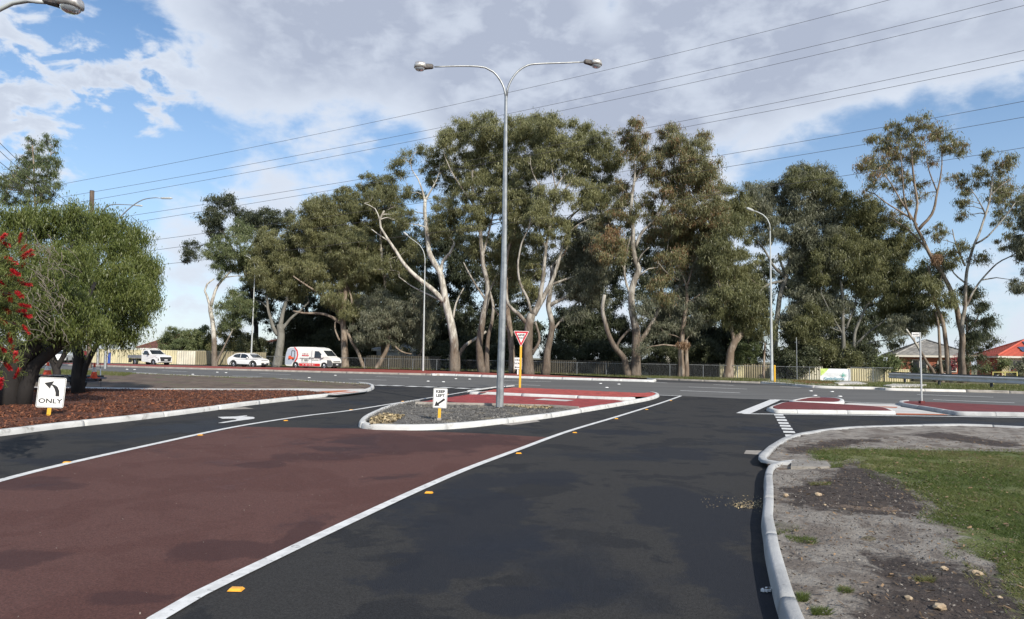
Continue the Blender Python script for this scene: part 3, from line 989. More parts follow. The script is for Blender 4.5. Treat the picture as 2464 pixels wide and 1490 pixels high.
def paving(name, poly, z, m, lw=(0.225, 0.108), ang=0.3, bed=paver_bed):
    P = [(p[0], p[1]) for p in poly]
    o = sheet(name + '_bed', P, z - 0.012, bed)
    R = np.array([[cos(ang), -sin(ang)], [sin(ang), cos(ang)]])
    Q = np.array(P) @ R
    lo, hi = Q.min(0), Q.max(0)
    l, w = lw
    vs, row = [], 0
    y = lo[1]
    cs = []
    while y < hi[1]:
        x = lo[0] + (0.5 * (l + .007) if row % 2 else 0)
        while x < hi[0]:
            cs.append((x + l / 2, y + w / 2))
            x += l + 0.007
        y += w + 0.007
        row += 1
    cs = np.array(cs)
    C = cs @ R.T
    k = np.ones(len(C), bool)
    for sx in (-1, 1):
        for sy in (-1, 1):
            cc = (cs + np.array([sx * l / 2.2, sy * w / 2.2])) @ R.T
            k &= inside(cc[:, 0], cc[:, 1], P)
    cs = cs[k]
    n = len(cs)
    h = z + RNG.normal(0, 0.0012, n)
    V = []
    for (sx, sy) in ((-1, -1), (1, -1), (1, 1), (-1, 1)):
        V.append(np.concatenate([(cs + np.array([sx * l / 2, sy * w / 2])) @ R.T, h[:, None]], 1))
    T = np.stack(V, 1)
    B = T.copy()
    B[:, :, 2] = z - 0.02
    sides = [np.stack([B[:, i], B[:, (i + 1) % 4], T[:, (i + 1) % 4], T[:, i]], 1) for i in (0, 1)]
    allq = np.concatenate([T] + sides, 0)
    tt = np.tile(RNG.normal(0.5, 0.13, n), 3)
    return tri_mesh(name, allq, m, tint=tt, kind='stuff')


paving('crossing_pavers', path2, 0.030, paver_d, ang=-0.38)
paving('island_pavers', back, 0.122, paver_m, ang=-0.38 + pi / 4)
sheet('service_lid', g((1285, 961.8), (1308, 959.2), (1383, 963.2), (1362, 965.8), z=.036), 0.038, conc_path)
sheet('tactile_pad', g((1524, 964.6), (1522, 960.8), (1553, 960.6), (1566, 958.6), (1560, 962), (1532, 967), z=0.04), 0.045, orange)
fk = g((1843.9, 988.8), (1853, 992), (1866, 994.4), (1960, 996), (2105, 997.6), (2140, 998), (2156, 998))
bk_ = g((1843.9, 988.8), (1862, 981), (1893, 973.5), (1977, 976.5), (2105, 984.5), (2132, 987.6), (2150, 994))
sheet('island_top', [(p.x, p.y) for p in offset(catmull(fk, .3), .13)[2:] + offset(catmull(bk_, .3), -.13)[::-1][:-2]], 0.112, paver_d)
lp_ = g((1898, 972), (1930, 974.0), (1975, 975.3), (2015, 976), (2030, 973), (2030, 967.5), (2007, 963.6), (1955, 962.2), (1929, 965), (1902, 971))
sheet('island_top', [(p.x, p.y) for p in offset(catmull(lp_, .3), .13)], 0.122, paver_d)
rk1 = g((2178, 970.5), (2164, 971.5), (2163, 976), (2185, 981), (2231, 988.4), (2275, 996.2), (2313, 1000.4), (2400, 1001.8), (2464, 1003), (2700, 1007))
rk2 = g((2178, 970.3), (2300, 975.4), (2464, 982.5), (2700, 990))
sheet('island_top', [(p.x, p.y) for p in offset(catmull(rk1, .3), .13)[3:] + offset(catmull(rk2, .3), -.13)[::-1]], 0.100, paver_d)
sheet('crossing_path', g((2020, 977), (2034, 971), (2043, 969.8), (2163, 973), (2168, 979), (2230, 989), (2290, 999), (2158, 997.6), (2140, 988), (2105, 984), z=.01), 0.008, conc_path)
sheet('tactile_pad', g((2034, 974.6), (2160, 979.4), (2158, 981.6), (2032, 977), z=.012), 0.013, orange)
sheet('tactile_pad', g((2156, 994.4), (2270, 996.6), (2282, 998.6), (2158, 998), z=.012), 0.013, orange)
sheet('gully_slab', g((1795, 1083.8), (1858, 1085), (1853, 1096), (1790, 1092), z=0.004), 0.005, conc_old)
sheet('gully_slab', g((495, 982), (590, 980.8), (612, 984), (500, 987.6)), 0.005, conc_old)
sheet('gully_slab', g((755, 957.4), (815, 957.2), (800, 960.0), (735, 961.4)), 0.005, conc_old)
sheet('gully_slab', g((1205, 1021.5), (1290, 1011), (1300, 1014.6), (1230, 1024)), 0.005, conc_old)
pit = MB()
pit.slab([(p.x, p.y) for p in g((1904, 1112), (1912, 1109), (1990, 1110.5), (1999, 1123), (1975, 1124.6), (1903, 1123.4), z=.11)], 0.0, 0.118)
o = pit.build('drain_pit', mat('old_slab', (0.27, 0.25, 0.22), (0.20, 0.185, 0.165), rough=.9, scale=3, grain=.1, gscale=40))
o['kind'] = 'structure'

# the near verge on the right: sand, soil and grass
k1 = offset(catmull(gk1, 0.4), -0.05)
k2 = offset(catmull(gk2, 0.4), 0.04)
vr = [(p.x, p.y) for p in k1[::1]]
vr2 = [(p.x, p.y) for p in k2]
right_verge = vr[:-3] + vr2[2:] + [(6, -3), (30, -3), (34, 6)]
verge_clip = [(p.x, p.y) for p in offset(catmull(gk1, 0.4), -0.18)][:-3] + [(p.x, p.y) for p in offset(catmull(gk2, 0.4), 0.14)][2:] + [(6, -3), (30, -3), (34, 6)]
vert_m = bpy.data.materials.new('sandy_verge')
vert_m.use_nodes = True


def verge_material():
    nt = vert_m.node_tree
    b = nt.nodes['Principled BSDF']
    b.inputs['Roughness'].default_value = 0.95
    gp = nt.nodes.new('ShaderNodeNewGeometry')

    def nz(s, d=5, di=0.0, r=.6):
        n = nt.nodes.new('ShaderNodeTexNoise')
        n.inputs['Scale'].default_value = s
        n.inputs['Detail'].default_value = d
        n.inputs['Distortion'].default_value = di
        n.inputs['Roughness'].default_value = r
        nt.links.new(gp.outputs['Position'], n.inputs['Vector'])
        return n.outputs[0]
    at = nt.nodes.new('ShaderNodeAttribute')
    at.attribute_name = 'soil'
    ag = nt.nodes.new('ShaderNodeAttribute')
    ag.attribute_name = 'grass'
    sand = mixc(nt, smooth(nt, nz(2.6, 6, .8), .42, .62), (0.265, 0.240, 0.208), (0.145, 0.122, 0.102))
    soil = mixc(nt, smooth(nt, nz(6, 5, .5), .40, .65), (0.038, 0.028, 0.023), (0.070, 0.052, 0.042))
    f = smooth(nt, M(nt, 'ADD', at.outputs['Fac'], M(nt, 'MULTIPLY', M(nt, 'SUBTRACT', nz(3.0, 9, .5, .7), 0.5), 2.6)), 0.30, 0.74)
    c = mixc(nt, f, sand, soil)
    gr = mixc(nt, smooth(nt, nz(1.2, 4, .4), .42, .62), (0.10, 0.125, 0.032), (0.17, 0.165, 0.06))
    f2 = smooth(nt, M(nt, 'ADD', ag.outputs['Fac'], M(nt, 'MULTIPLY', M(nt, 'SUBTRACT', nz(5, 8, .5, .7), 0.5), 1.8)), 0.36, 0.70)
    c = mixc(nt, f2, c, gr)
    v = M(nt, 'MULTIPLY_ADD', M(nt, 'SUBTRACT', nz(60, 3), 0.5), 0.9, 1.0)
    sc_ = nt.nodes.new('ShaderNodeVectorMath')
    sc_.operation = 'SCALE'
    nt.links.new(c, sc_.inputs[0])
    nt.links.new(v, sc_.inputs['Scale'])
    nt.links.new(sc_.outputs[0], b.inputs['Base Color'])
    bn = nt.nodes.new('ShaderNodeBump')
    bn.inputs['Strength'].default_value = 0.9
    bn.inputs['Distance'].default_value = 0.03
    nt.links.new(nz(26, 5, 0, .7), bn.inputs['Height'])
    nt.links.new(bn.outputs[0], b.inputs['Normal'])


verge_material()


def zc(pts, z=0.1):
    return [tuple(G(1624.3 + x / 2.4113, 872.3 + y / 2.4113, z)[:2]) for x, y in pts]


soil_polys = [zc([(600, 720), (760, 700), (950, 600), (1060, 545), (1150, 600), (1240, 660), (1420, 700), (1480, 800), (1440, 880), (1250, 900), (1000, 880), (760, 850), (600, 830)]),
              zc([(640, 500), (860, 450), (1200, 430), (1500, 440), (2025, 500), (2025, 470), (1500, 400), (1000, 480), (780, 520), (640, 560)]),
              zc([(960, 1060), (1240, 1100), (1440, 1170), (1750, 1160), (1900, 1250), (2100, 1400), (2200, 1600), (1300, 1600), (1000, 1400), (1300, 1250), (1000, 1150)])]
grass_poly = zc([(790, 515), (1000, 500), (1500, 512), (2025, 520), (3200, 540), (6000, 900), (6000, 1700), (3400, 1700), (2200, 1560), (1990, 1420), (1920, 1330), (1890, 1230), (1860, 1160), (1700, 1110), (1610, 1075), (1660, 1000), (1590, 950), (1475, 900), (1540, 850), (1480, 790), (1400, 750), (1300, 690), (1160, 625), (1110, 570), (1060, 540), (960, 575), (800, 560)])
tufts = [zc([(585, 945), (700, 940), (720, 975), (600, 1000)]), zc([(640, 1005), (820, 1020), (820, 1055), (660, 1035)]), zc([(720, 1350), (765, 1350), (765, 1385), (720, 1385)]),
         zc([(800, 1435), (890, 1435), (900, 1462), (800, 1462)]), zc([(960, 1318), (1020, 1318), (1020, 1340), (960, 1340)]), zc([(905, 590), (975, 590), (975, 612), (905, 612)]), zc([(1075, 575), (1125, 575), (1125, 610), (1075, 610)]),
         zc([(1400, 1255), (1500, 1255), (1500, 1275), (1400, 1275)]), zc([(780, 700), (900, 695), (900, 710), (780, 712)])]


def verge_grid():
    cell = 0.085
    P = np.array(right_verge)
    xs = np.arange(1.0, 26, cell)
    ys = np.arange(-1.0, 17.5, cell)
    XX, YY = np.meshgrid(xs, ys, indexing='ij')
    inn = inside(XX.ravel(), YY.ravel(), right_verge).reshape(XX.shape)

    def soft(polys):
        m = np.zeros(XX.shape)
        for p in polys:
            m = np.maximum(m, inside(XX.ravel(), YY.ravel(), p).reshape(XX.shape).astype(float))
        for _ in range(14):
            k = m.copy()
            k[1:-1, 1:-1] = (m[1:-1, 1:-1] * 2 + m[:-2, 1:-1] + m[2:, 1:-1] + m[1:-1, :-2] + m[1:-1, 2:]) / 6
            m = k
        return m
    so, gr = soft(soil_polys), soft([grass_poly] + tufts)
    vid, vs, sa, ga = {}, [], [], []
    fs = []
    keep = inn[:-1, :-1] & inn[1:, :-1] & inn[1:, 1:] & inn[:-1, 1:]

    def V(i, j):
        if (i, j) not in vid:
            vid[(i, j)] = len(vs)
            x, y = float(xs[i]), float(ys[j])
            h = noise.fractal(Vector((x * 1.1, y * 1.1, 4)), 1.0, 2.0, 4) * 0.035 + noise.fractal(Vector((x * 5, y * 5, 8)), 1.0, 2.0, 3) * 0.012
            i0, i1, j0, j1 = max(i - 1, 0), min(i + 1, len(xs) - 1), max(j - 1, 0), min(j + 1, len(ys) - 1)
            e = 1.0 if (inn[i0, j] and inn[i1, j] and inn[i, j0] and inn[i, j1]) else 0.2
            vs.append((x, y, 0.095 + h * e))
            sa.append(float(so[i, j]))
            ga.append(float(gr[i, j]))
        return vid[(i, j)]
    for i, j in zip(*np.nonzero(keep)):
        fs.append((V(i, j), V(i + 1, j), V(i + 1, j + 1), V(i, j + 1)))
    me = bpy.data.meshes.new('sandy_verge')
    me.from_pydata(vs, [], fs)
    for nm, dat in (('soil', sa), ('grass', ga)):
        a = me.attributes.new(nm, 'FLOAT', 'POINT')
        a.data.foreach_set('value', dat)
    me.polygons.foreach_set('use_smooth', [True] * len(me.polygons))
    me.materials.append(vert_m)
    me.update()
    o = bpy.data.objects.new('sandy_verge', me)
    COL.objects.link(o)
    o['kind'] = 'structure'


verge_grid()
sheet('verge_base', right_verge, 0.070, dirt_m)

blade_m = leaf_mat('grass_blades', (0.088, 0.125, 0.028), (0.135, 0.172, 0.040), (0.21, 0.20, 0.080))


def blades(name, poly, n, h, w, z=0.1, dens=None, lean=0.5, m=blade_m, t0=0.4, ts=0.22):
    q = scatter(poly, n)
    if dens:
        d = np.hypot(q[:, 0], q[:, 1])
        q = q[RNG.random(len(q)) < np.clip((dens / d) ** 1.1, 0.02, 1)]
    n = len(q)
    a = RNG.uniform(0, 2 * pi, n)
    H = h * RNG.uniform(.5, 1.3, n)
    b = RNG.uniform(0, 2 * pi, n)
    c = np.stack([q[:, 0], q[:, 1], np.full(n, z - 0.005)], 1)
    s = np.stack([np.cos(a) * w, np.sin(a) * w, np.zeros(n)], 1)
    t = c + np.stack([np.cos(b) * H * lean, np.sin(b) * H * lean, H], 1)
    V = np.stack([c - s / 2, c + s / 2, t], 1)
    f = np.array([noise.noise(Vector((x * .7, y * .7, 2))) for x, y in q])
    return tri_mesh(name, V, m, tint=np.clip(t0 + f * 0.9 + RNG.normal(0, ts, n), 0, 1), kind='stuff')


gp_near = [p for p in grass_poly]
blades('grass', grass_poly, 420000, 0.030, 0.009, dens=6.5, lean=1.3, ts=.28)
gedge = zc([(760, 500), (1000, 490), (2025, 505), (2025, 700), (1500, 640), (1700, 1300), (2300, 1700), (2100, 1700), (1930, 1450), (1790, 1200), (1560, 1120), (1560, 1010), (1400, 900), (1440, 830), (1350, 760), (1150, 680), (1040, 590), (780, 590)])
blades('grass', gedge, 42000, 0.032, 0.009, dens=6.5, lean=1.3, t0=.6, ts=.3)
for k, tp in enumerate(tufts):
    blades('grass_tuft', tp, 420, 0.03, 0.007, lean=1.3, t0=.55)
sand_poly = right_verge
chips('verge_debris', zc([(590, 640), (1400, 640), (2000, 1200), (2500, 1800), (700, 1800), (560, 1000)]), 5000, 0.105, mat('verge_crumbs', (0.07, 0.055, 0.045), (0.20, 0.18, 0.155), rough=.95, scale=9, tint=True), 0.006, 0.018, 0.010, flat=.3, clip=verge_clip)
lit_m = mat('dry_leaf_litter', (0.20, 0.13, 0.07), (0.10, 0.07, 0.045), rough=.9, scale=20, tint=True)
chips('leaf_litter', zc([(590, 460), (2000, 430), (3200, 560), (2500, 1800), (700, 1800), (560, 1000)]), 5000, 0.108, lit_m, 0.015, 0.05, 0.010, flat=.2, clip=verge_clip)
rock_m = mat('limestone', (0.42, 0.33, 0.22), (0.34, 0.25, 0.16), rough=.9, scale=20, grain=.1, gscale=60, obj=True)


def rock(p, r, label):
    bm = bmesh.new()
    r *= .75
    bmesh.ops.create_icosphere(bm, subdivisions=2, radius=r)
    k = random.uniform(0, 99)
    for v in bm.verts:
        d = noise.noise(v.co / r * 1.3 + Vector((k, 0, 0)))
        v.co *= 1 + d * 0.5
        v.co.z *= 0.65
        v.co.x *= 1.25
    me = bpy.data.meshes.new('rock')
    bm.to_mesh(me)
    bm.free()
    me.materials.append(rock_m)
    o = bpy.data.objects.new('rock', me)
    o.location = (p[0], p[1], 0.10 + r * 0.3)
    o.rotation_euler = (0, 0, random.uniform(0, 6))
    COL.objects.link(o)
    tag(o, label, 'rock', 'limestone rocks lying on the sandy verge')


for (x, y, r, lb) in ((640, 775, .045, 'pale limestone rock beside the kerb at the left edge of the dark soil'), (828, 770, .045, 'upright tan rock on the dark soil patch'),
                      (1563, 1203, .035, 'tan rock on the sand close to the grass edge'), (1745, 1228, .045, 'largest tan rock beside the lower grass edge'),
                      (1355, 1375, .032, 'reddish rock on the dark soil near the bottom of the verge'), (1537, 1427, .045, 'yellowish rock nearest the camera on dark soil'),
                      (1680, 1348, .022, 'small pale stone right of the yellowish near rock'), (868, 828, .02, 'small stone in the middle of the dark soil'),
                      (982, 853, .018, 'small pale stone at the lower rim of the dark soil'), (1134, 830, .018, 'small pale stone at the right of the dark soil'),
                      (1270, 878, .02, 'small stone where the dark soil meets the sand'), (1885, 1370, .025, 'small tan stone at the edge of the near grass')):
    p = zc([(x, y)])[0]
    rock(p, r, lb)
chips('gravel_spill', [tuple(p[:2]) for p in g((1760, 1216), (1790, 1207), (1834, 1204), (1834, 1226), (1775, 1224))], 260, 0.003, yst, 0.006, 0.020, 0.012, zamp=.006)
chips('road_litter', [tuple(p[:2]) for p in g((1680, 1196), (1834, 1190), (1834, 1235), (1700, 1222))], 120, 0.003, yst, 0.005, 0.012, 0.009, zamp=.004)
chips('road_litter', [(p.x, p.y) for p in ra[2:]], 260, 0.006, mat('pale_grit', (0.30, 0.26, 0.21), rough=.9), 0.004, 0.012, 0.007, zamp=.003)
litter = MB()
lp = G(1845, 1424)
for k in range(7):
    litter.cbox((lp.x + random.uniform(-.03, .03), lp.y + random.uniform(-.02, .02), 0.014), (.03, .025, .018), random.uniform(0, 3))
tag(litter.build('paper_scrap', sign_w), 'crumpled white paper scrap lying at the foot of the grey kerb', 'litter')

# grass along the far verges
vg_far = [(p.x, p.y + 0.2) for p in far_kerb[0:]] + [(95, 44), (95, 60), (40, 78), (0, 92), (-60, 104), (-170, 122), (-170, 112), (-60, 90), (-30, 82), (-7, 75)]
far_verge_poly = [(-170, 110), (-60, 90), (-30, 82.5), (-7, 75), (3, 68)] + [(p.x, p.y + .15) for p in far_kerb[1:]] + [(95, 44), (110, 200), (-200, 200)]
sheet('far_verge', far_verge_poly, 0.09, verge_g)
fb = leaf_mat('verge_blades', (0.11, 0.14, 0.035), (0.16, 0.17, 0.05), (0.25, 0.22, 0.12))
strip = [(p.x, p.y + .3) for p in far_kerb[1:8]] + [(27, 56), (20, 60), (10, 63.5), (3, 68)]
blades('verge_grass', strip, 30000, 0.16, 0.03, z=.09, m=fb)
strip2 = [(-62, 89.5), (-30, 82.7), (-7, 75), (3, 68), (3, 71), (-7, 78), (-30, 85.7), (-62, 94)]
blades('verge_grass', strip2, 26000, 0.2, 0.035, z=.09, m=fb)
strip3 = [(p.x, p.y + .6) for p in far_kerb[7:12]] + [(60, 47), (60, 52), (40, 54), (30, 56)]
blades('verge_grass', strip3, 24000, 0.16, 0.03, z=.09, m=fb, t0=.25)
strip4 = [(p.x, p.y + .1 - 0.6) for p in hw_near[1:]] + [(p.x, p.y - 1.8) for p in hw_near[1:][::-1]]
blades('verge_grass', strip4, 12000, 0.10, 0.03, z=.075, m=fb, t0=.5)
blades('verge_grass', [tuple(p[:2]) for p in g((60, 888), (200, 893), (330, 900), (300, 905), (60, 905), z=.08)], 12000, 0.13, 0.03, z=.08, m=fb, t0=.3)

# raised pavement markers
def marker(p, m, label, grp, heading=0.0, s=1.0, z=0.004):
    mb = MB()
    L, W, H = .100 * s, .07 * s, .016 * s
    vs = [(-L / 2, -W / 2, 0), (L / 2, -W / 2, 0), (L / 2, W / 2, 0), (-L / 2, W / 2, 0), (-L * .36, -W * .3, H), (L * .36, -W * .3, H), (L * .36, W * .3, H), (-L * .36, W * .3, H)]
    mb.add(vs, [(0, 3, 2, 1), (4, 5, 6, 7), (0, 1, 5, 4), (1, 2, 6, 5), (2, 3, 7, 6), (3, 0, 4, 7)])
    o = mb.build('road_marker', m, local=True, origin=(0, 0, 0))
    o.location = (p.x, p.y, z)
    o.rotation_euler = (0, 0, heading)
    tag(o, label, 'road marker', grp)
    return o


names = ['nearest amber road marker just right of the thick white line', 'second amber marker from the camera along the right white line', 'third amber marker from the camera along the right white line',
         'fourth amber marker along the right white line, level with the end of the red asphalt', 'fifth amber marker along the right white line, beyond the red asphalt', 'sixth amber marker along the right white line, near the island nose',
         'farthest amber marker at the top end of the right white line']
for (u, v), nm in zip(((568, 1421), (1032, 1187), (1248, 1092), (1383, 1042), (1483, 1008.4), (1556, 986), (1614, 964.8)), names):
    marker(G(u, v), amber, nm, 'amber markers along the right white line', 0.0)
names = ['nearest amber marker on the left of the left white line', 'second amber marker along the left white line', 'amber marker above the end of the red asphalt beside the left white line',
         'amber marker beside the left line short of the island nose', 'amber marker beside the left line level with the gravel island', 'farthest amber marker on the left line near the paved crossing']
for (u, v), nm in zip(((161.5, 1114), (481.7, 1048), (687.6, 1013), (845, 987), (969, 966.6), (1077, 949.4)), names):
    marker(G(u, v), amber, nm, 'amber markers along the left white line', 0.0)
wr = [((744, 909), 'lower white stud left of the double lamp, nearer the dirt verge'), ((807, 903.4), 'white stud on the highway just below the front of the van'), ((1030, 917.5), 'left white stud of the near pair before the double lamp'),
      ((1067, 919), 'right white stud of the near pair before the double lamp'), ((1097, 911.5), 'left white stud of the far pair before the double lamp'), ((1130, 912.5), 'right white stud of the far pair before the double lamp'),
      ((1445, 923), 'left far white stud behind the brick island'), ((1489, 924.6), 'right far white stud behind the brick island'), ((1460, 932.7), 'near white stud behind the brick island'),
      ((1951, 941), 'left far white stud behind the small right island'), ((2002, 942.6), 'right far white stud behind the small right island'), ((1961, 951.8), 'left near white stud behind the small right island'),
      ((2021, 954), 'right near white stud behind the small right island'), ((306, 889), 'left white stud of the pair before the parked utility truck'), ((324, 889.5), 'right white stud of the pair before the parked utility truck'),
      ((523, 896), 'left white stud before the small white gum'), ((544, 897), 'right white stud before the small white gum'), ((464, 901), 'white stud nearest the dirt verge')]
for (uv, nm) in wr:
    marker(G(*uv), white_rpm, nm, 'white studs on the highway lanes', 0.3, 1.9, z=-.006)


# ------------------------------------------------------------------ lamps and poles
def arc_pts(pts, n=7):
    return catmull(pts, 0.12)


def lamp_head(root, tip, d, s=1.0, name='lamp_head'):
    """deep bowl road lantern hung at the end of an arm; d = unit direction of the arm"""
    d = Vector(d).normalized()
    w = Vector((-d.y, d.x, 0)).normalized()
    up = Vector((0, 0, 1))

    def P(x, y, z):
        return tip + (d * x + w * y + up * z) * s

    def loft(mb, rings, n=12):
        vs, fs = [], []
        for (x, ry, z0, z1) in rings:
            for k in range(n):
                t = 2 * pi * k / n
                yy = cos(t) * ry
                zz = (z1 + z0) / 2 + sin(t) * (z1 - z0) / 2
                cx = abs(cos(t)) ** .6 * (1 if cos(t) > 0 else -1) * ry
                vs.append(P(x, cx, (z1 + z0) / 2 + abs(sin(t)) ** .6 * (1 if sin(t) > 0 else -1) * (z1 - z0) / 2))
        for i in range(len(rings) - 1):
            for k in range(n):
                k2 = (k + 1) % n
                fs.append((i * n + k, i * n + k2, (i + 1) * n + k2, (i + 1) * n + k))
        fs.append(tuple(range(n))[::-1])
        fs.append(tuple((len(rings) - 1) * n + k for k in range(n)))
        mb.add(vs, fs)
    mb = MB()
    loft(mb, [(-.02, .035, -.03, .05), (.02, .06, -.05, .09), (.16, .07, -.07, .09), (.24, .09, -.085, .075)])
    gear = mb.build('gear_housing', lampdark, root)
    mb = MB()
    loft(mb, [(.215, .10, -.055, .085), (.25, .13, -.06, .12), (.42, .145, -.065, .125), (.52, .12, -.065, .105), (.56, .06, -.055, .02)])
    hd = mb.build('canopy', lampgrey, root, smooth=True)
    mb = MB()
    vs, fs, n = [], [], 14
    rr = [(1, -.064), (.93, -.09), (.72, -.125), (.35, -.142), (.02, -.145)]
    for (q, z) in rr:
        for k in range(n):
            t = 2 * pi * k / n
            vs.append(P(.385 + cos(t) * .155 * q, sin(t) * .12 * q, z))
    for i in range(len(rr) - 1):
        for k in range(n):
            k2 = (k + 1) % n
            fs.append((i * n + k, i * n + k2, (i + 1) * n + k2, (i + 1) * n + k))
    mb.add(vs, fs)
    mb.build('glass_bowl', lampglass, root, smooth=True)
    mb = MB()
    rr = [(.55, -.066), (.50, -.10), (.3, -.118), (.02, -.12)]
    vs, fs = [], []
    for (q, z) in rr:
        for k in range(n):
            t = 2 * pi * k / n
            vs.append(P(.385 + cos(t) * .15 * q, sin(t) * .10 * q, z))
    for i in range(len(rr) - 1):
        for k in range(n):
            k2 = (k + 1) % n
            fs.append((i * n + k, i * n + k2, (i + 1) * n + k2, (i + 1) * n + k))
    mb.add(vs, fs)
    mb.build('reflector', lampdark, root, smooth=True)


def octo(mb, a, b, r0, r1, n=8, steps=10):
    a, b = Vector(a), Vector(b)
    pts = [a.lerp(b, i / steps) for i in range(steps + 1)]
    mb.tube(pts, [r0 + (r1 - r0) * i / steps for i in range(steps + 1)], n)


base = G(1202, 981, 0.10)
Y0 = base.y
t = thing('street_lamp', base, 'tall galvanised lamp post with two curved arms standing on the gravel traffic island', 'street lamp')
fork = A(1217.5, 232, Y0)
mb = MB()
octo(mb, base, A(1212.8, 640, Y0), .118, .098, steps=4)
mb.build('pole', galv, t)
mb = MB()
octo(mb, A(1212.8, 639, Y0), fork, .090, .048, steps=8)
mb.build('upper_pole', galv, t)
mb = MB()
p = A(1212.8, 639, Y0)
octo(mb, p - Vector((0, 0, .06)), p + Vector((0, 0, .03)), .101, .099, steps=1)
mb.build('collar', galv, t)
mb = MB()
mb.tube([base - Vector((0, 0, .1)), base + Vector((0, 0, .02))], .2, 8)
mb.build('base_plate', dark_steel, t)
for arm, tipuv, dd in (([(1217.2, 236), (1213, 213), (1203, 192), (1187, 173), (1168, 163), (1150, 160.2), (1110, 159.3), (1045, 161)], (1043, 162), -1),
                       ([(1218.6, 236), (1221, 215), (1230, 193), (1246, 172), (1268, 158), (1290, 154), (1340, 152), (1404, 149.6)], (1405, 149.8), 1)):
    pts = catmull([A(u, v, Y0 + (abs(u - 1217) * 0.0025 * dd)) for u, v in arm], .15)
    mb = MB()
    n = len(pts)
    mb.tube(pts, [.036 - .014 * i / n for i in range(n)], 8)
    mb.build('arm', galv, t, smooth=True)
    d = (pts[-1] - pts[-4]).normalized()
    lamp_head(t, A(*tipuv, Y0 + abs(tipuv[0] - 1217) * .0025 * dd) + d * 0.02, Vector((d.x, d.y, 0.0)).normalized() + Vector((0, 0, -0.03)), 1.03)

# the near lamp in the top left corner, its post outside the frame
Yn = 12.0
bn = Vector((A(-150, 900, Yn).x, Yn, 0.0))
t = thing('street_lamp', bn, 'near lamp reaching in at the top left corner of the sky', 'street lamp')
pts = catmull([bn + Vector((0, 0, 5.6)), A(-118, 190, Yn), A(-92, 130, Yn), A(-50, 66, Yn), (A(-3, 24, Yn)), A(30, 8, Yn), A(62, 2.6, Yn), A(110, 5.0, Yn)], .15)
mb = MB()
octo(mb, bn, bn + Vector((0, 0, 5.6)), .11, .07)
mb.build('pole', galv, t)
mb = MB()
mb.tube(pts, .040, 8)
mb.build('arm', galv_l, t, smooth=True)
d = (pts[-1] - pts[-3]).normalized()
lamp_head(t, A(108, 1.5, Yn), (1, 0, -.12), 1.22)


def road_lamp(base, top_uv, curve, label, arm=True, r0=.10, r1=.05, m=galv_l, head=True, hl=.55):
    t = thing('street_lamp', base, label, 'street lamp', 'single arm lamps along the highway')
    Yb = base.y
    mb = MB()
    p = A(*top_uv, Yb)
    octo(mb, base, p, r0, r1)
    mb.build('pole', m, t)
    c = catmull([A(u, v, Yb) for u, v in [top_uv] + curve], .3)
    mb = MB()
    mb.tube(c, [r1 + (.028 - r1) * i / len(c) for i in range(len(c))], 6)
    mb.build('arm', m, t, smooth=True)
    if head:
        d = (c[-1] - c[-3]).normalized()
        mb = MB()
        mb.tube([c[-1] - d * .05, c[-1] + d * .05, c[-1] + d * hl * .8, c[-1] + d * hl], [.04, .09, .10, .03], 8)
        mb.build('lamp_head', galv_l, t)
    return t


road_lamp(G(1018, 892.5, .15), (1022.5, 640), [(1022.5, 622), (1019, 605), (1010, 590), (999, 581), (986, 572), (981, 567)], 'slender grey lamp pole on the median just left of the double lamp')
road_lamp(A(603.5, 881, 80), (613, 660), [(613.5, 643), (609, 629), (599, 619), (585, 614), (567, 611.5)], 'slender grey lamp pole behind the white hatchback', hl=.6)
road_lamp(G(1857.5, 918.5, .12), (1853, 556), [(1852, 540), (1846, 527), (1836, 517), (1822, 510), (1812, 507)], 'pale lamp pole with left curving arm at the far kerb by the yellow bollard', r0=.12)
p = A(700, 470, 66)
road_lamp(Vector((A(258, 800, 60).x, 60, 0)), (268, 540), [(283, 528), (300, 512), (318, 496), (336, 484.5), (352, 478.5), (375, 476), (388, 477)], 'lamp with a flat grey head rising above the weeping tree', hl=1.0, m=galv, r0=.12, r1=.07)
road_lamp(Vector((A(240, 800, 70).x, 70, 0)), (238, 530), [(241, 518), (246, 508), (254, 500), (264, 494), (280, 492), (320, 493.5), (324, 494)], 'lamp with an oval head just above the weeping tree, behind the flat headed one', hl=.85, m=galv, r0=.12, r1=.07)
# wooden pole
wp = Vector((A(219, 800, 62).x, 62, 0))
t = thing('power_pole', wp, 'weathered timber power pole top sticking up behind the weeping tree', 'power pole')
mb = MB()
top = A(221.5, 460, 62)
mb.tube([wp, top], [.2, .19], 10)
mb.build('pole', wood, t)
mb = MB()
mb.tube([top - Vector((0, 0, .02)), top + Vector((0, 0, .05))], [.2, .17], 10)
mb.build('pole_cap', dark_steel, t)
mb = MB()
mb.cbox(top + Vector((0, .1, -2.6)), (1.9, .1, .12), 0.2)
mb.build('cross_arm', wood, t)

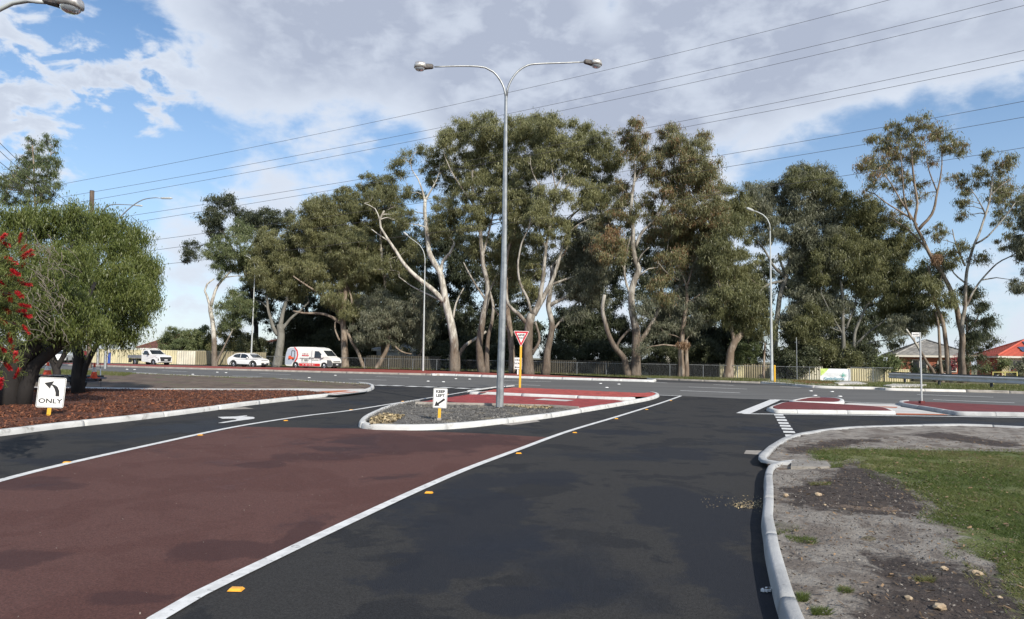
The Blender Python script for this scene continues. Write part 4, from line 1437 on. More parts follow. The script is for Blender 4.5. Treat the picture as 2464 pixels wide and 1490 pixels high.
# wires -----------------------------------------------------------------
WL = [((145, 444), (1232, 221), (2140, 0), 'topmost thin power line slanting across the sky'),
      ((165, 472), (1232, 272), (2413, 0), 'second power line from the top'),
      ((175, 489.6), (1263, 285), (2464, 13.5), 'third power line from the top, thicker than the two above'),
      ((305, 520.6), (1477, 323), (2464, 121.7), 'fourth power line from the top, upper wire of the middle pair'),
      ((320, 535.6), (1487, 336), (2464, 145), 'fifth power line from the top, lower wire of the middle pair'),
      ((355, 579.7), (1702.6, 379.5), (2464, 243.8), 'sixth power line, passing the top of the tall right gum'),
      ((360, 603.7), (1742.6, 403), (2464, 282), 'seventh power line, just under the top of the tall right gum'),
      ((368, 639), (1813, 455.6), (2464, 355.5), 'lowest power line, crossing behind the tall right gum')]
for (a, m_, b, lb) in WL:
    q = np.polyfit([a[0], m_[0], b[0]], [a[1], m_[1], b[1]], 2)
    us = np.linspace(a[0] - 120, max(b[0], 2464) + 260, 60)
    da, db = 1 / 108.0, 1 / 44.0
    pts = []
    for u in us:
        inv = da + (db - da) * (u - 145) / (2464 - 145)
        pts.append(A(float(u), float(np.polyval(q, u)), 1 / inv))
    mb = MB()
    mb.tube(pts, [0.018 * p.y / 60 if p.y > 60 else .018 for p in pts], 4, cap=False)
    o = mb.build('power_line', wire_m)
    tag(o, lb, 'power line', 'power lines across the sky')
for (a, b, lb) in (((-60, 283), (189, 500), 'uppermost of the four wires falling from the left edge'), ((-60, 307), (195, 512), 'second of the four wires falling from the left edge'),
                   ((-60, 340), (200, 520), 'third of the four wires falling from the left edge'), ((-60, 372), (205, 528), 'lowest of the four wires falling from the left edge')):
    P, Q = A(*a, 30), A(*b, 61)
    mb = MB()
    mb.tube([P.lerp(Q, i / 12) - Vector((0, 0, 1)) * (1.6 * (i / 12) * (1 - i / 12)) for i in range(13)], .016, 4, cap=False)
    tag(mb.build('power_line', wire_m), lb, 'power line', 'wires to the timber pole')


# ------------------------------------------------------------------ signs
def rounded(w, h, r, n=4):
    pts = []
    for (cx, cy, a0) in ((w / 2 - r, h / 2 - r, 0), (-w / 2 + r, h / 2 - r, 90), (-w / 2 + r, -h / 2 + r, 180), (w / 2 - r, -h / 2 + r, 270)):
        for k in range(n + 1):
            a = radians(a0 + 90 * k / n)
            pts.append((cx + cos(a) * r, cy + sin(a) * r))
    return pts


def plate_part(root, name, poly, y0, y1, m, dx=0.0, dz=0.0):
    mb = MB()
    mb.prism([(p + dx, q + dz) for p, q in poly], 'y', y0, y1)
    return mb.build(name, m, root, local=True)


def ring(root, w, h, r, th, y0, y1, m, dz):
    a, b = rounded(w, h, r), rounded(w - 2 * th, h - 2 * th, max(.005, r - th))
    mb = MB()
    n = len(a)
    vs = [(x, y0, z + dz) for x, z in a] + [(x, y0, z + dz) for x, z in b]
    mb.add(vs, [(i, (i + 1) % n, n + (i + 1) % n, n + i) for i in range(n)])
    return mb.build('border', m, root, local=True)


def post_sign(base, label, height, w, h, postw, m_post, face=0.0, tilt=0.0, group=None, cat='sign', pr=0.03):
    t = thing('road_sign', base, label, cat, group, rz=face)
    t.rotation_euler = (0, tilt, face)
    mb = MB()
    mb.box((-postw / 2, .004, -.05), (postw / 2, .004 + pr, height - .02))
    mb.build('post', m_post, t, local=True, bevel=.004)
    return t


def G_size(u0, v0, u1, v1, Y):
    return (A(u1, v1, Y) - A(u0, v0, Y)).length


# arrow + ONLY
b = G(116.5, 1000, .12)
s = b.y / FD
w, h = 54.5 * s * 1.03, 70.5 * s * 1.02
zc_ = (1000 - 945.5) * s
t = post_sign(b, 'white sign with a left turn arrow above ONLY, standing in the mulch', zc_ + h * .3, w, h, 8.5 * s, yellow, face=radians(-20) + math.atan2(-b.x, b.y) * .9, tilt=radians(3))
t.rotation_euler = (0, radians(3.0), radians(24))
plate_part(t, 'plate', rounded(w, h, w * .08), -.006, .0, sign_w, dz=zc_)
ring(t, w * .96, h * .97, w * .07, w * .018, -.0085, 0, sign_k, zc_)
ap = [(297, 680), (425, 645), (405, 695), (440, 705), (480, 735), (510, 800), (518, 887), (467, 887), (463, 830), (440, 765), (405, 715), (390, 718), (383, 772)]
ap = [((x - 404) / 372 * w, -(y - 830) / 487 * h) for x, y in ap]
plate_part(t, 'arrow', ap, -.010, -.0062, sign_k, dz=zc_)
text_part('ONLY', h * .21, sign_k, t, (0, -.0095, zc_ - h * .285), (1, 0, 0), (0, 0, 1), None, squeeze=1.18)

# KEEP LEFT
b = G(1056.5, 1011, .11)
s = b.y / FD
w, h = 33.5 * s, 47.5 * s
zc_ = (1011 - 959) * s
t = post_sign(b, 'white KEEP LEFT sign on a short yellow post on the gravel island', zc_ + h * .3, w, h, 7 * s, yellow)
t.rotation_euler = (0, radians(1.5), radians(4))
plate_part(t, 'plate', rounded(w, h, w * .09), -.006, .0, sign_w, dz=zc_)
ring(t, w * .95, h * .97, w * .08, w * .022, -.0085, 0, sign_k, zc_)
text_part('KEEP', h * .19, sign_k, t, (0, -.0095, zc_ + h * .325), (1, 0, 0), (0, 0, 1), None, squeeze=1.1, weight=.04)
text_part('LEFT', h * .19, sign_k, t, (0, -.0095, zc_ + h * .125), (1, 0, 0), (0, 0, 1), None, squeeze=1.1, weight=.04)
ap = [(1000, 1122), (1020, 1062), (1035, 1083), (1110, 1024), (1127, 1043), (1050, 1100), (1062, 1115)]
ap = [((x - 1064) / 168 * w, -(y - 1024) / 243 * h) for x, y in ap]
plate_part(t, 'arrow', ap, -.010, -.0062, sign_k, dz=zc_)
mb = MB()
mb.box((-.05, -.01, -.02), (.05, .07, .05))
mb.build('footing', conc_old, t, local=True)

# GIVE WAY
b = G(1251, 931.5, .125)
s = b.y / FD
t = post_sign(b, 'red and white triangular GIVE WAY sign on a tall yellow post on the brick island', 110 * s, 1, 1, 5.2 * s, yellow, pr=.05)
t.rotation_euler = (0, radians(0.6), radians(2))
W = 37.5 * s
H = 38.5 * s
zt = 134 * s


def tri(k, r):
    """rounded triangle, point down, shrunk by k"""
    c = (0, zt - H / 3)
    P = [(-W / 2, zt), (W / 2, zt), (0, zt - H)]
    P = [(c[0] + (x - c[0]) * k, c[1] + (y - c[1]) * k) for x, y in P]
    out = []
    for i in range(3):
        a, p, q = P[i - 1], P[i], P[(i + 1) % 3]
        for f, e in ((r, a), (r * .3, None), (r, q)):
            if e is None:
                out.append((p[0] + (c[0] - p[0]) * r * .42, p[1] + (c[1] - p[1]) * r * .42))
            else:
                out.append((p[0] + (e[0] - p[0]) * f, p[1] + (e[1] - p[1]) * f))
    return out


plate_part(t, 'plate', tri(1.0, .07), -.008, 0, sign_w)
plate_part(t, 'red_border', tri(.93, .06), -.012, -.0085, sign_r)
plate_part(t, 'white_panel', tri(.60, .04), -.016, -.0125, sign_w)
text_part('GIVE', H * .20, sign_k, t, (0, -.0185, zt - H * .26), (1, 0, 0), (0, 0, 1), None, squeeze=1.05, weight=.04)
text_part('WAY', H * .155, sign_k, t, (0, -.0185, zt - H * .44), (1, 0, 0), (0, 0, 1), None, squeeze=1.0, weight=.04)

# ONE WAY
b = G(1246, 901.5, .15)
s = b.y / FD
w, h = 19 * s, 28.5 * s
zc_ = (901.5 - 874.8) * s
t = post_sign(b, 'white ONE WAY sign on the median, half hidden by a yellow post', zc_, w, h, 3.4 * s, sign_w)
plate_part(t, 'plate', rounded(w, h, w * .08), -.012, 0, sign_w, dz=zc_)
ring(t, w * .95, h * .97, w * .08, w * .03, -.02, 0, sign_k, zc_)
text_part('ONE', h * .27, sign_k, t, (0, -.022, zc_ + h * .27), (1, 0, 0), (0, 0, 1), None, squeeze=.95)
text_part('WAY', h * .27, sign_k, t, (0, -.022, zc_ - h * .02), (1, 0, 0), (0, 0, 1), None, squeeze=.95)
ap = [(-.42, 0), (-.22, .16), (-.24, .05), (.42, .05), (.42, -.05), (-.24, -.05), (-.22, -.16)]
plate_part(t, 'arrow', [(x * w, y * w) for x, y in ap], -.024, -.0125, sign_k, dz=zc_ - h * .32)

# street name post
b = G(2218, 971, .13)
s = b.y / FD
t = thing('street_name_sign', b, 'thin grey post carrying a small white street name plate on the red right island', 'sign')
mb = MB()
topz = A(2213.6, 800, b.y)
mb.tube([b, topz], .033, 8)
mb.build('post', galv_l, t)
mb = MB()
mb.cbox(b + Vector((0, 0, .05)), (.16, .16, .1))
mb.build('footing', paver_d, t)
mb = MB()
c = A(2204.5, 805, b.y)
mb.cbox(c, (21 * s, .02, 9.2 * s), 0)
pl = mb.build('name_plate', sign_w, t)
mb = MB()
x = -9
random.seed(5)
while x < 8.2:
    wl = random.choice((1.0, 1.3, 1.5))
    if random.random() < .85:
        mb.cbox(c + Vector(((x + wl / 2) * s, -.013, -.2 * s)), (wl * s * .55, .004, 4.6 * s))
        if random.random() < .6:
            mb.cbox(c + Vector(((x + wl * .8) * s, -.0132, random.choice((1.4, -1.6, 0)) * s)), (wl * s * .8, .0035, .7 * s))
    x += wl + .45
mb.build('lettering', sign_k, t)

# bollards and small posts
b = G(1864, 920, .12)
t = thing('bollard', b, 'yellow bollard beside the foot of the pale right lamp pole', 'bollard')
mb = MB()
mb.tube([b, b + Vector((0, 0, 1.22))], .075, 10)
mb.build('post', yellow, t)
mb = MB()
mb.tube([b + Vector((0, 0, 1.22)), b + Vector((0, 0, 1.27))], [.08, .05], 10)
mb.build('cap', yellow, t)
b = A(1918, 921, 58)
b.z = .1
t = thing('thin_pole', b, 'very thin grey pole standing before the dark shrubs right of the yellow bollard', 'pole')
mb = MB()
mb.tube([b, A(1916.5, 820, 58)], .035, 6)
mb.build('post', galv, t)
mb = MB()
mb.tube([A(1916.5, 820, 58), A(1916.3, 812, 58)], .02, 6)
mb.build('cap', galv_l, t)
bl = mat('blue_paint', (0.03, 0.09, 0.38), (0.03, 0.07, 0.30), rough=.5, scale=4)
b = A(262, 874, 80)
b.z = .09
t = thing('bus_stop_post', b, 'white post with a deep blue sleeve before the cream fence, left of the utility truck', 'post')
mb = MB()
mb.tube([b, A(262, 836, 80)], .06, 8)
mb.build('post', sign_w, t)
mb = MB()
mb.tube([b + Vector((0, 0, .02)), b + Vector((0, 0, 1.25))], .17, 8)
mb.build('sleeve', bl, t)
b = G(243, 931, .1)
t = thing('marker_stake', b, 'thin dark stake with a pale middle standing by the footpath', 'stake')
mb = MB()
mb.tube([b, A(239.5, 845, b.y)], .012, 5)
mb.build('rod', dark_steel, t)
mb = MB()
mb.tube([A(241.6, 887, b.y), A(242.4, 915, b.y)], .022, 5)
mb.build('sleeve', sign_w, t)
b = A(213, 893, 62)
b.z = .07
t = thing('marker_post', b, 'short yellow marker post behind the forked dark trunk', 'post')
mb = MB()
mb.cbox(b + Vector((0, 0, .55)), (.18, .10, 1.1))
mb.build('post', mat('faded_yellow', (0.62, 0.48, 0.16), rough=.7), t)
mb = MB()
mb.cbox(b + Vector((0, -.055, .95)), (.12, .012, .12))
mb.build('reflector', sign_r, t)
# sign behind trunk: dark board with red head
b = A(204, 876, 72)
t = thing('notice_board', b, 'dark board with a red head half hidden behind the right dark trunk', 'sign')
mb = MB()
mb.cbox(A(205, 858, 72), (.55, .06, 1.1))
mb.build('panel', sign_k, t)
mb = MB()
mb.cbox(A(205, 850, 72), (.6, .08, .4))
mb.build('head_panel', mat('dull_red', (0.16, 0.02, 0.02), rough=.7), t)
mb = MB()
mb.tube([b, A(205, 866, 72)], .04, 6)
mb.build('post', dark_steel, t)

# ------------------------------------------------------------------ fences
cream = mat('cream_sheet', (0.60, 0.54, 0.34), (0.50, 0.45, 0.30), rough=.85, scale=.6, grain=.05, gscale=12, third=((0.36, 0.32, 0.25), 1.1, .60, .78))
cream2 = mat('pale_cream_sheet', (0.66, 0.63, 0.52), (0.56, 0.52, 0.42), rough=.85, scale=.8, grain=.05, gscale=12)
olive = mat('tan_sheet', (0.30, 0.26, 0.17), (0.23, 0.20, 0.13), rough=.85, scale=.7, grain=.05, gscale=12)
shade = mat('shaded_tan_sheet', (0.065, 0.058, 0.042), (0.045, 0.04, 0.03), rough=.9, scale=.7)  # darker copy of the tan sheet, with the trees' shade painted into it
white_sh = mat('white_sheet', (0.62, 0.64, 0.66), (0.55, 0.57, 0.59), rough=.8, scale=.8)


def sheet_fence(a, b, h, mats, label, pitch=0.22, plen=2.35, jag=.0, name='fence'):
    a, b = Vector(a), Vector(b)
    t = thing(name, (a + b) / 2, label, 'fence')
    d = b - a
    d.z = 0
    L = d.length
    d.normalize()
    nn = Vector((-d.y, d.x, 0))
    if nn.y > 0:
        nn = -nn
    k = max(1, round(L / plen))
    for j in range(k):
        s0, s1 = L * j / k + .006, L * (j + 1) / k - .006
        n = max(2, int((s1 - s0) / (pitch / 4)))
        mb = MB()
        vs = []
        hh = h + random.uniform(-.03, .03)
        for i in range(n + 1):
            s = s0 + (s1 - s0) * i / n
            o = sin(s / pitch * 2 * pi)
            o = (1 if o > .35 else (-1 if o < -.35 else o / .35)) * .045
            p = a + d * s + nn * o
            z = a.z + (b.z - a.z) * s / L
            jj = random.uniform(-jag, 0)
            vs += [(p.x, p.y, z - .05), (p.x, p.y, z + hh + jj)]
        mb.add(vs, [(2 * i, 2 * i + 2, 2 * i + 3, 2 * i + 1) for i in range(n)])
        mb.build('fence_panel', mats[j % len(mats)] if not callable(mats) else mats(j, k), t)
    mb = MB()
    p0, p1 = a + Vector((0, 0, h)) - nn * .08, b + Vector((0, 0, h)) - nn * .08
    mb.tube([p0, p1], .035, 4)
    mb.build('top_rail', mats[0] if not callable(mats) else mats(0, k), t)
    return t


random.seed(3)
fa, fb_ = A(205, 882, 86), A(560, 882, 84)
fa.z = fb_.z = .09
sheet_fence(fa, fb_, 1.62, lambda j, k: (cream if j < k * .62 else (cream2 if j < k * .70 else olive)), 'long cream corrugated fence behind the utility truck and the white gum trunk', pitch=.30)
fa, fb_ = A(556, 884, 84.2), A(640, 884, 83)
fa.z = fb_.z = .09
sheet_fence(fa, fb_, 1.55, [olive], 'short tan corrugated fence behind the white hatchback', pitch=.3)
a, b = A(880, 888, 80), A(1060, 890, 76)
a.z = b.z = .09
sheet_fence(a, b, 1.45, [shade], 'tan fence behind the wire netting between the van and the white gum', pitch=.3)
a, b = A(1250, 895, 72), A(1520, 900, 66)
a.z = b.z = .09
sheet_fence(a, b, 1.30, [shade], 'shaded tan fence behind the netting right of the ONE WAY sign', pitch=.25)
a, b = A(1560, 900, 68), A(1980, 905, 62)
a.z = b.z = .09
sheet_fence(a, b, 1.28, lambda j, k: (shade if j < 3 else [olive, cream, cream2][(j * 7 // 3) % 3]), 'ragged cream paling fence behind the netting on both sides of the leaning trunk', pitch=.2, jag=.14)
a, b = A(2040, 921, 60), A(2190, 921, 60)
a.z = b.z = .09
sheet_fence(a, b, 1.05, [cream], 'cream paling fence right of the white banner', pitch=.2, jag=.06)


def net_fence(line, h, label, post_every=2.9):
    """chain link netting on pipe posts with a top rail"""
    t = thing('netting_fence', line[len(line) // 2], label, 'fence')
    L = catmull(line, .5)
    d = [0]
    for i in range(1, len(L)):
        d.append(d[-1] + (L[i] - L[i - 1]).length)

    def at(x):
        i = next((q for q in range(1, len(d)) if d[q] >= x), len(d) - 1)
        return L[i - 1].lerp(L[i], (x - d[i - 1]) / max(1e-6, d[i] - d[i - 1]))
    mb = MB()
    mb.tube([p + Vector((0, 0, h)) for p in L[::3] + [L[-1]]], .022, 5)
    mb.build('top_rail', galv, t)
    x = 0.0
    while x < d[-1]:
        p = at(x)
        mb = MB()
        mb.tube([p, p + Vector((0, 0, h + .02))], .028, 6)
        mb.build('post', galv, t)
        x += post_every
    # wires
    pit_, W = .11, .0016
    V = []
    x = 0
    while x < d[-1] - h:
        for s in (0, 1):
            a, b = at(x), at(x + h)
            if s:
                a, b = b, a
            p0 = Vector((a.x, a.y, a.z))
            p1 = Vector((b.x, b.y, b.z + h))
            u = Vector((0, 0, W))
            V.append([p0 - u, p0 + u, p1 + u, p1 - u])
        x += pit_
    V = np.array([[tuple(q) for q in r] for r in V])
    tri_mesh('netting', V, galv, parent=t, kind='stuff')
    return t


nl = [A(560, 880, 82), A(700, 883, 79.5), A(850, 886, 77.5), A(1000, 890, 75.5), A(1093, 892, 73.6), A(1200, 893, 69.8), A(1330, 897, 66), A(1450, 900, 63.5), A(1540, 903, 62), A(1700, 908, 61.3), A(1850, 912, 59.5), A(1975, 915, 58)]
for p in nl:
    p.z = .09
net_fence(nl, 1.15, 'long low wire netting fence with a pipe rail in front of the big trees')
p0, p1 = A(2048, 921, 57), A(2150, 922, 56.5)
p0.z = p1.z = .09
net_fence([p0, (p0 + p1) / 2, p1], 1.2, 'short netting fence with dark posts right of the banner', 1.7)

# banner
ba, bb = A(1974, 919, 57.6), A(2046, 921.5, 57.2)
ba.z = bb.z = .16
t = thing('banner', (ba + bb) / 2, 'creased white sports banner with a lime green corner tied to the netting fence', 'banner')
bw = (bb - ba)
bw.z = 0
L = bw.length
bd = bw.normalized()
bnrm = Vector((bd.y, -bd.x, 0))
hB = .98
mb = MB()
nx, nz_ = 24, 8
vs = []
for i in range(nx + 1):
    for j in range(nz_ + 1):
        x, z = L * i / nx, hB * j / nz_
        o = noise.noise(Vector((x * 1.6, z * 2.4, 1))) * .05
        p = ba + bd * x + bnrm * (.05 + o) + Vector((0, 0, z))
        vs.append(tuple(p))
fs = [(i * (nz_ + 1) + j, (i + 1) * (nz_ + 1) + j, (i + 1) * (nz_ + 1) + j + 1, i * (nz_ + 1) + j + 1) for i in range(nx) for j in range(nz_)]
mb.add(vs, fs)
mb.build('cloth', mat('banner_white', (0.74, 0.75, 0.76), (0.66, 0.67, 0.69), rough=.6, scale=2), t)
bc = ba + bnrm * .112
lime = mat('lime_print', (0.42, 0.58, 0.12), (0.58, 0.68, 0.22), rough=.6, scale=4)
mb = MB()
mb.poly([bc + bd * x + Vector((0, 0, z)) for x, z in ((0, hB), (.28 * L, hB), (.09 * L, .52 * hB), (0, .38 * hB))])
mb.build('green_corner', lime, t)
teal = mat('teal_print', (0.03, 0.22, 0.30), rough=.6)
teal2 = mat('green_print', (0.10, 0.38, 0.30), rough=.6)
ORG_t = ORG[t.name][0]
ct = ba + bd * (.455 * L) + bnrm * .118 + Vector((0, 0, hB * .17)) - ORG_t
text_part('GeckoSports', hB * .30, teal, t, ct, bd, (0, 0, 1), None, squeeze=1.02)
mb = MB()
cc = ba + bd * (.76 * L) + bnrm * .118 + Vector((0, 0, hB * .47))
for k in range(9):
    a = 2 * pi * k / 9 + .2
    r1 = hB * (.16 if k % 2 else .24)
    p = cc + (bd * cos(a) + Vector((0, 0, sin(a)))) * hB * .06
    q = cc + (bd * cos(a) + Vector((0, 0, sin(a)))) * r1
    w_ = (bd * -sin(a) + Vector((0, 0, cos(a)))) * .028
    mb.add([p - w_ * .3, q - w_ * .7, q + w_ * .7, p + w_ * .3], [(0, 1, 2, 3)])
mb.add([cc + (bd * cos(2 * pi * k / 10) + Vector((0, 0, sin(2 * pi * k / 10)))) * hB * .08 for k in range(10)], [tuple(range(10))])
mb.build('splash_emblem', teal2, t)

# guardrail ---------------------------------------------------------------
gl = [A(2142, 921, 57), A(2192, 923, 54.5), A(2275, 928, 50.8), A(2367, 934, 47.5), A(2470, 940, 44.5), A(2620, 948, 41), A(2800, 955, 38)]
for p in gl:
    p.z = .09
t = thing('guardrail', gl[2], 'weathered steel guardrail on dark posts along the far verge at the right', 'guardrail')
prof = [(-.0, .0), (.055, .035), (.055, .085), (.0, .13), (.0, .18), (.055, .225), (.055, .275), (.0, .31)]
Lg = catmull(gl, .6)
off = offset(Lg, 1)
mb = MB()
vs = []
for i, p in enumerate(Lg):
    n_ = (off[i] - p)
    if n_.y > 0:
        n_ = -n_
    for (o, z) in prof:
        q = p + n_ * (o + .10)
        vs.append((q.x, q.y, p.z + .36 + z * 1.4))
m_ = len(prof)
mb.add(vs, [(i * m_ + k, i * m_ + k + 1, (i + 1) * m_ + k + 1, (i + 1) * m_ + k) for i in range(len(Lg) - 1) for k in range(m_ - 1)])
mb.build('front_rail', rail_m, t, smooth=False)
mb = MB()
vs = []
for i, p in enumerate(Lg):
    n_ = (off[i] - p)
    if n_.y > 0:
        n_ = -n_
    for (o, z) in prof:
        q = p - n_ * (o + .14)
        vs.append((q.x, q.y, p.z + .58 + z))
mb.add(vs, [(i * m_ + k, i * m_ + k + 1, (i + 1) * m_ + k + 1, (i + 1) * m_ + k) for i in range(len(Lg) - 1) for k in range(m_ - 1)])
mb.build('back_rail', mat('dull_steel', (0.14, 0.15, 0.16), rough=.7), t)
for i in (3, 9, 16, 22, 28, 34):
    if i < len(Lg):
        mb = MB()
        p = Lg[i]
        mb.cbox(p + Vector((0, 0, .42)), (.12, .15, .9), .3)
        mb.build('post', dark_steel, t)
        mb = MB()
        mb.cbox(p + Vector((0.35, -.05, .80)), (.13, .13, .22), .3)
        mb.build('post_head', rail_m, t)
ye = MB()
pa, pb = A(2389, 896, 58), A(2447, 896, 57)
t = thing('yellow_rail', pa, 'low yellow pipe rail behind the guardrail at the far right', 'rail')
ye.tube([Vector((pa.x, pa.y, .09)), pa, pa.lerp(pb, .5), pb, Vector((pb.x, pb.y, .09))], .05, 6)
ye.build('pipe', mat('pale_yellow', (0.72, 0.62, 0.22), rough=.6), t)
ye = MB()
ye.tube([Vector(((pa.x + pb.x) / 2, (pa.y + pb.y) / 2, .09)), pa.lerp(pb, .5)], .045, 6)
ye.build('post', MATS['pale_yellow'], t)

# ------------------------------------------------------------------ cars
carw = mat('car_white', (0.80, 0.80, 0.79), (0.76, 0.76, 0.75), rough=.28, scale=2, obj=True)
glassd = mat('car_glass', (0.02, 0.026, 0.032), rough=.08, spec=.8)
tyre = mat('tyre_rubber', (0.022, 0.022, 0.023), rough=.85)
rim = mat('wheel_rim', (0.42, 0.43, 0.45), rough=.35, metal=.7)
blackp = mat('black_plastic', (0.03, 0.03, 0.032), rough=.6)
lightm = mat('headlight', (0.65, 0.68, 0.70), rough=.15)
platem = mat('number_plate', (0.7, 0.7, 0.72), rough=.5)
redp = mat('red_print', (0.62, 0.03, 0.03), rough=.4)
greyp = mat('grey_print', (0.42, 0.46, 0.52), rough=.4)


def wheel(root, x, y, r, w=.22, side=1):
    """tyre with its rim as a sub-part, axle along y"""
    mb = MB()
    n = 18
    vs, fs = [], []
    pr = [(r * .62, -w / 2), (r * .94, -w / 2), (r, -w * .32), (r, w * .32), (r * .94, w / 2), (r * .62, w / 2)]
    for k in range(n):
        a = 2 * pi * k / n
        for (q, o) in pr:
            vs.append((x + cos(a) * q, y + o, r + sin(a) * q))
    m = len(pr)
    for k in range(n):
        for j in range(m - 1):
            k2 = (k + 1) % n
            fs.append((k * m + j, k * m + j + 1, k2 * m + j + 1, k2 * m + j))
    mb.add(vs, fs)
    t_ = mb.build('wheel', tyre, root, local=True)
    mb = MB()
    yy = y + side * w * .30
    vs = [(x, yy + side * .03, r)]
    fs = []
    for k in range(20):
        a = 2 * pi * k / 20
        q = r * .62 * (1 if (k // 2) % 2 else .97)
        vs.append((x + cos(a) * q, yy - side * (.0 if (k // 2) % 2 else .05), r + sin(a) * q))
    for k in range(20):
        fs.append((0, 1 + k, 1 + (k + 1) % 20))
    mb.add(vs, fs)
    mb.build('rim', rim, t_, local=True)


def arch(cx, r, z0, n=8, z=None):
    """points of a wheel arch from front to rear side"""
    out = []
    zc = r * .9 if z is None else z
    a0 = math.asin(max(-1, min(1, (z0 - zc) / (r * 1.18))))
    for k in range(n + 1):
        a = a0 + (pi - 2 * a0) * k / n
        out.append((cx + cos(a) * r * 1.18, zc + sin(a) * r * 1.18))
    return out


def hull(root, prof, w, belt, inset, m, name='body', bevel=.05, nose=None):
    """body from a side outline; sides lean in above the belt line"""
    def hw(x, z):
        y = w / 2
        if z > belt:
            y -= (z - belt) * inset
        if nose:
            x0, x1, k = nose
            if x > x0:
                y -= k * ((x - x0) / (x1 - x0)) ** 2
        return y
    n = len(prof)
    mb = MB()
    vs = [(x, hw(x, z), z) for x, z in prof] + [(x, -hw(x, z), z) for x, z in prof]
    tri_ = tessellate_polygon([[Vector((x, z, 0)) for x, z in prof]])
    fs = [tuple(q) for q in tri_] + [tuple(i + n for i in q[::-1]) for q in tri_]
    fs += [(i, (i + 1) % n, n + (i + 1) % n, n + i) for i in range(n)]
    mb.add(vs, fs)
    return mb.build(name, m, root, local=True, bevel=bevel), hw


def side_panel(root, name, poly, hw, m, off=.012, side=-1):
    mb = MB()
    pts = [(x, side * (hw(x, z) + off), z) for x, z in poly]
    mb.poly(pts) if False else None
    tri_ = tessellate_polygon([[Vector((x, z, 0)) for x, z in poly]])
    mb.add(pts, [tuple(q) for q in tri_])
    return mb.build(name, m, root, local=True)


def quad_panel(root, name, p, m):
    mb = MB()
    mb.add(p, [tuple(range(len(p)))])
    return mb.build(name, m, root, local=True)


HD = radians(-19)


def ground_thing(name, u, Y, label, cat, rz, group=None, z=-.004):
    p = A(u, 860, Y)
    return thing(name, (p.x, p.y, z), label, cat, group, rz)


# van: x forward, the camera sees the -y side
van = ground_thing('van', 700, 75.0, 'white high roofed delivery van with a forklift picture, red stripe and printed sides', 'van', radians(-20))
prof = [(.02, .42), (0, 1.0), (.06, 1.7), (.2, 2.16), (.5, 2.30), (1.6, 2.34), (3.7, 2.33), (4.3, 2.22), (4.62, 2.02), (5.28, 1.36), (5.72, 1.18), (5.86, .95), (5.90, .5), (5.8, .30)] + arch(4.95, .36, .28) + arch(1.35, .36, .28) + [(.2, .30)]
body, hw = hull(van, prof, 1.95, 1.15, .13, mat('van_white', (0.80, 0.80, 0.76), (0.77, 0.77, 0.73), rough=.3, scale=2, obj=True), nose=(4.6, 5.9, .16))
for x in (1.35, 4.95):
    wheel(van, x, -.86, .36, side=-1)
    wheel(van, x, .86, .36, side=1)
side_panel(van, 'side_window', [(3.72, 1.22), (3.72, 1.92), (4.2, 1.90), (4.5, 1.66), (4.92, 1.18)], hw, glassd)
mb = MB()
mb.add([(4.66, -.76, 1.97), (4.66, .76, 1.97), (5.24, .80, 1.40), (5.24, -.80, 1.40)], [(0, 1, 2, 3)])
mb.v = [(x + .012, y, z + .012) for x, y, z in mb.v]
mb.build('windscreen', glassd, van, local=True)
side_panel(van, 'rear_wrap', [(.03, .45), (.02, 1.0), (.08, 1.68), (.22, 2.1), (.5, 2.2), (1.15, 2.24), (1.35, 1.9), (1.42, 1.5), (1.38, 1.0), (1.2, .76), (1.0, .72), (.86, .45)], hw, greyp, .010)
side_panel(van, 'red_curve', [(1.0, 2.30), (1.16, 2.30), (1.52, 1.95), (1.66, 1.5), (1.60, 1.05), (1.34, .72), (1.22, .76), (1.44, 1.1), (1.50, 1.5), (1.40, 1.85)], hw, redp, .014)
side_panel(van, 'red_skirt', [(1.86, .32), (4.48, .32), (4.48, .60), (1.78, .60)], hw, redp, .014)
side_panel(van, 'forklift_body', [(.42, 1.05), (.42, 1.32), (.62, 1.42), (.85, 1.25), (1.15, 1.22), (1.15, 1.0), (.5, 1.0)], hw, mat('orange_print', (0.72, 0.10, 0.03), rough=.4), .016)
side_panel(van, 'forklift_mast', [(.74, 1.3), (.74, 1.9), (.80, 1.95), (1.20, 1.93), (1.24, 1.05), (1.17, 1.05), (1.13, 1.86), (.82, 1.88), (.82, 1.3)], hw, sign_k, .018)
for (cx, cz, r) in ((.52, 1.02, .09), (1.05, 1.0, .11)):
    side_panel(van, 'forklift_wheel', [(cx + r * cos(2 * pi * k / 10), cz + r * sin(2 * pi * k / 10)) for k in range(10)], hw, sign_k, .02)
random.seed(12)
mb = MB()


def word(mb, x0, x1, z, hgt, y, n):
    x = x0
    st = (x1 - x0) / n
    for k in range(n):
        if random.random() < .9:
            mb.box((x + st * .1, y, z - hgt / 2), (x + st * random.uniform(.35, .8), y + .004, z + hgt / 2 * random.uniform(.5, 1)))
        x += st


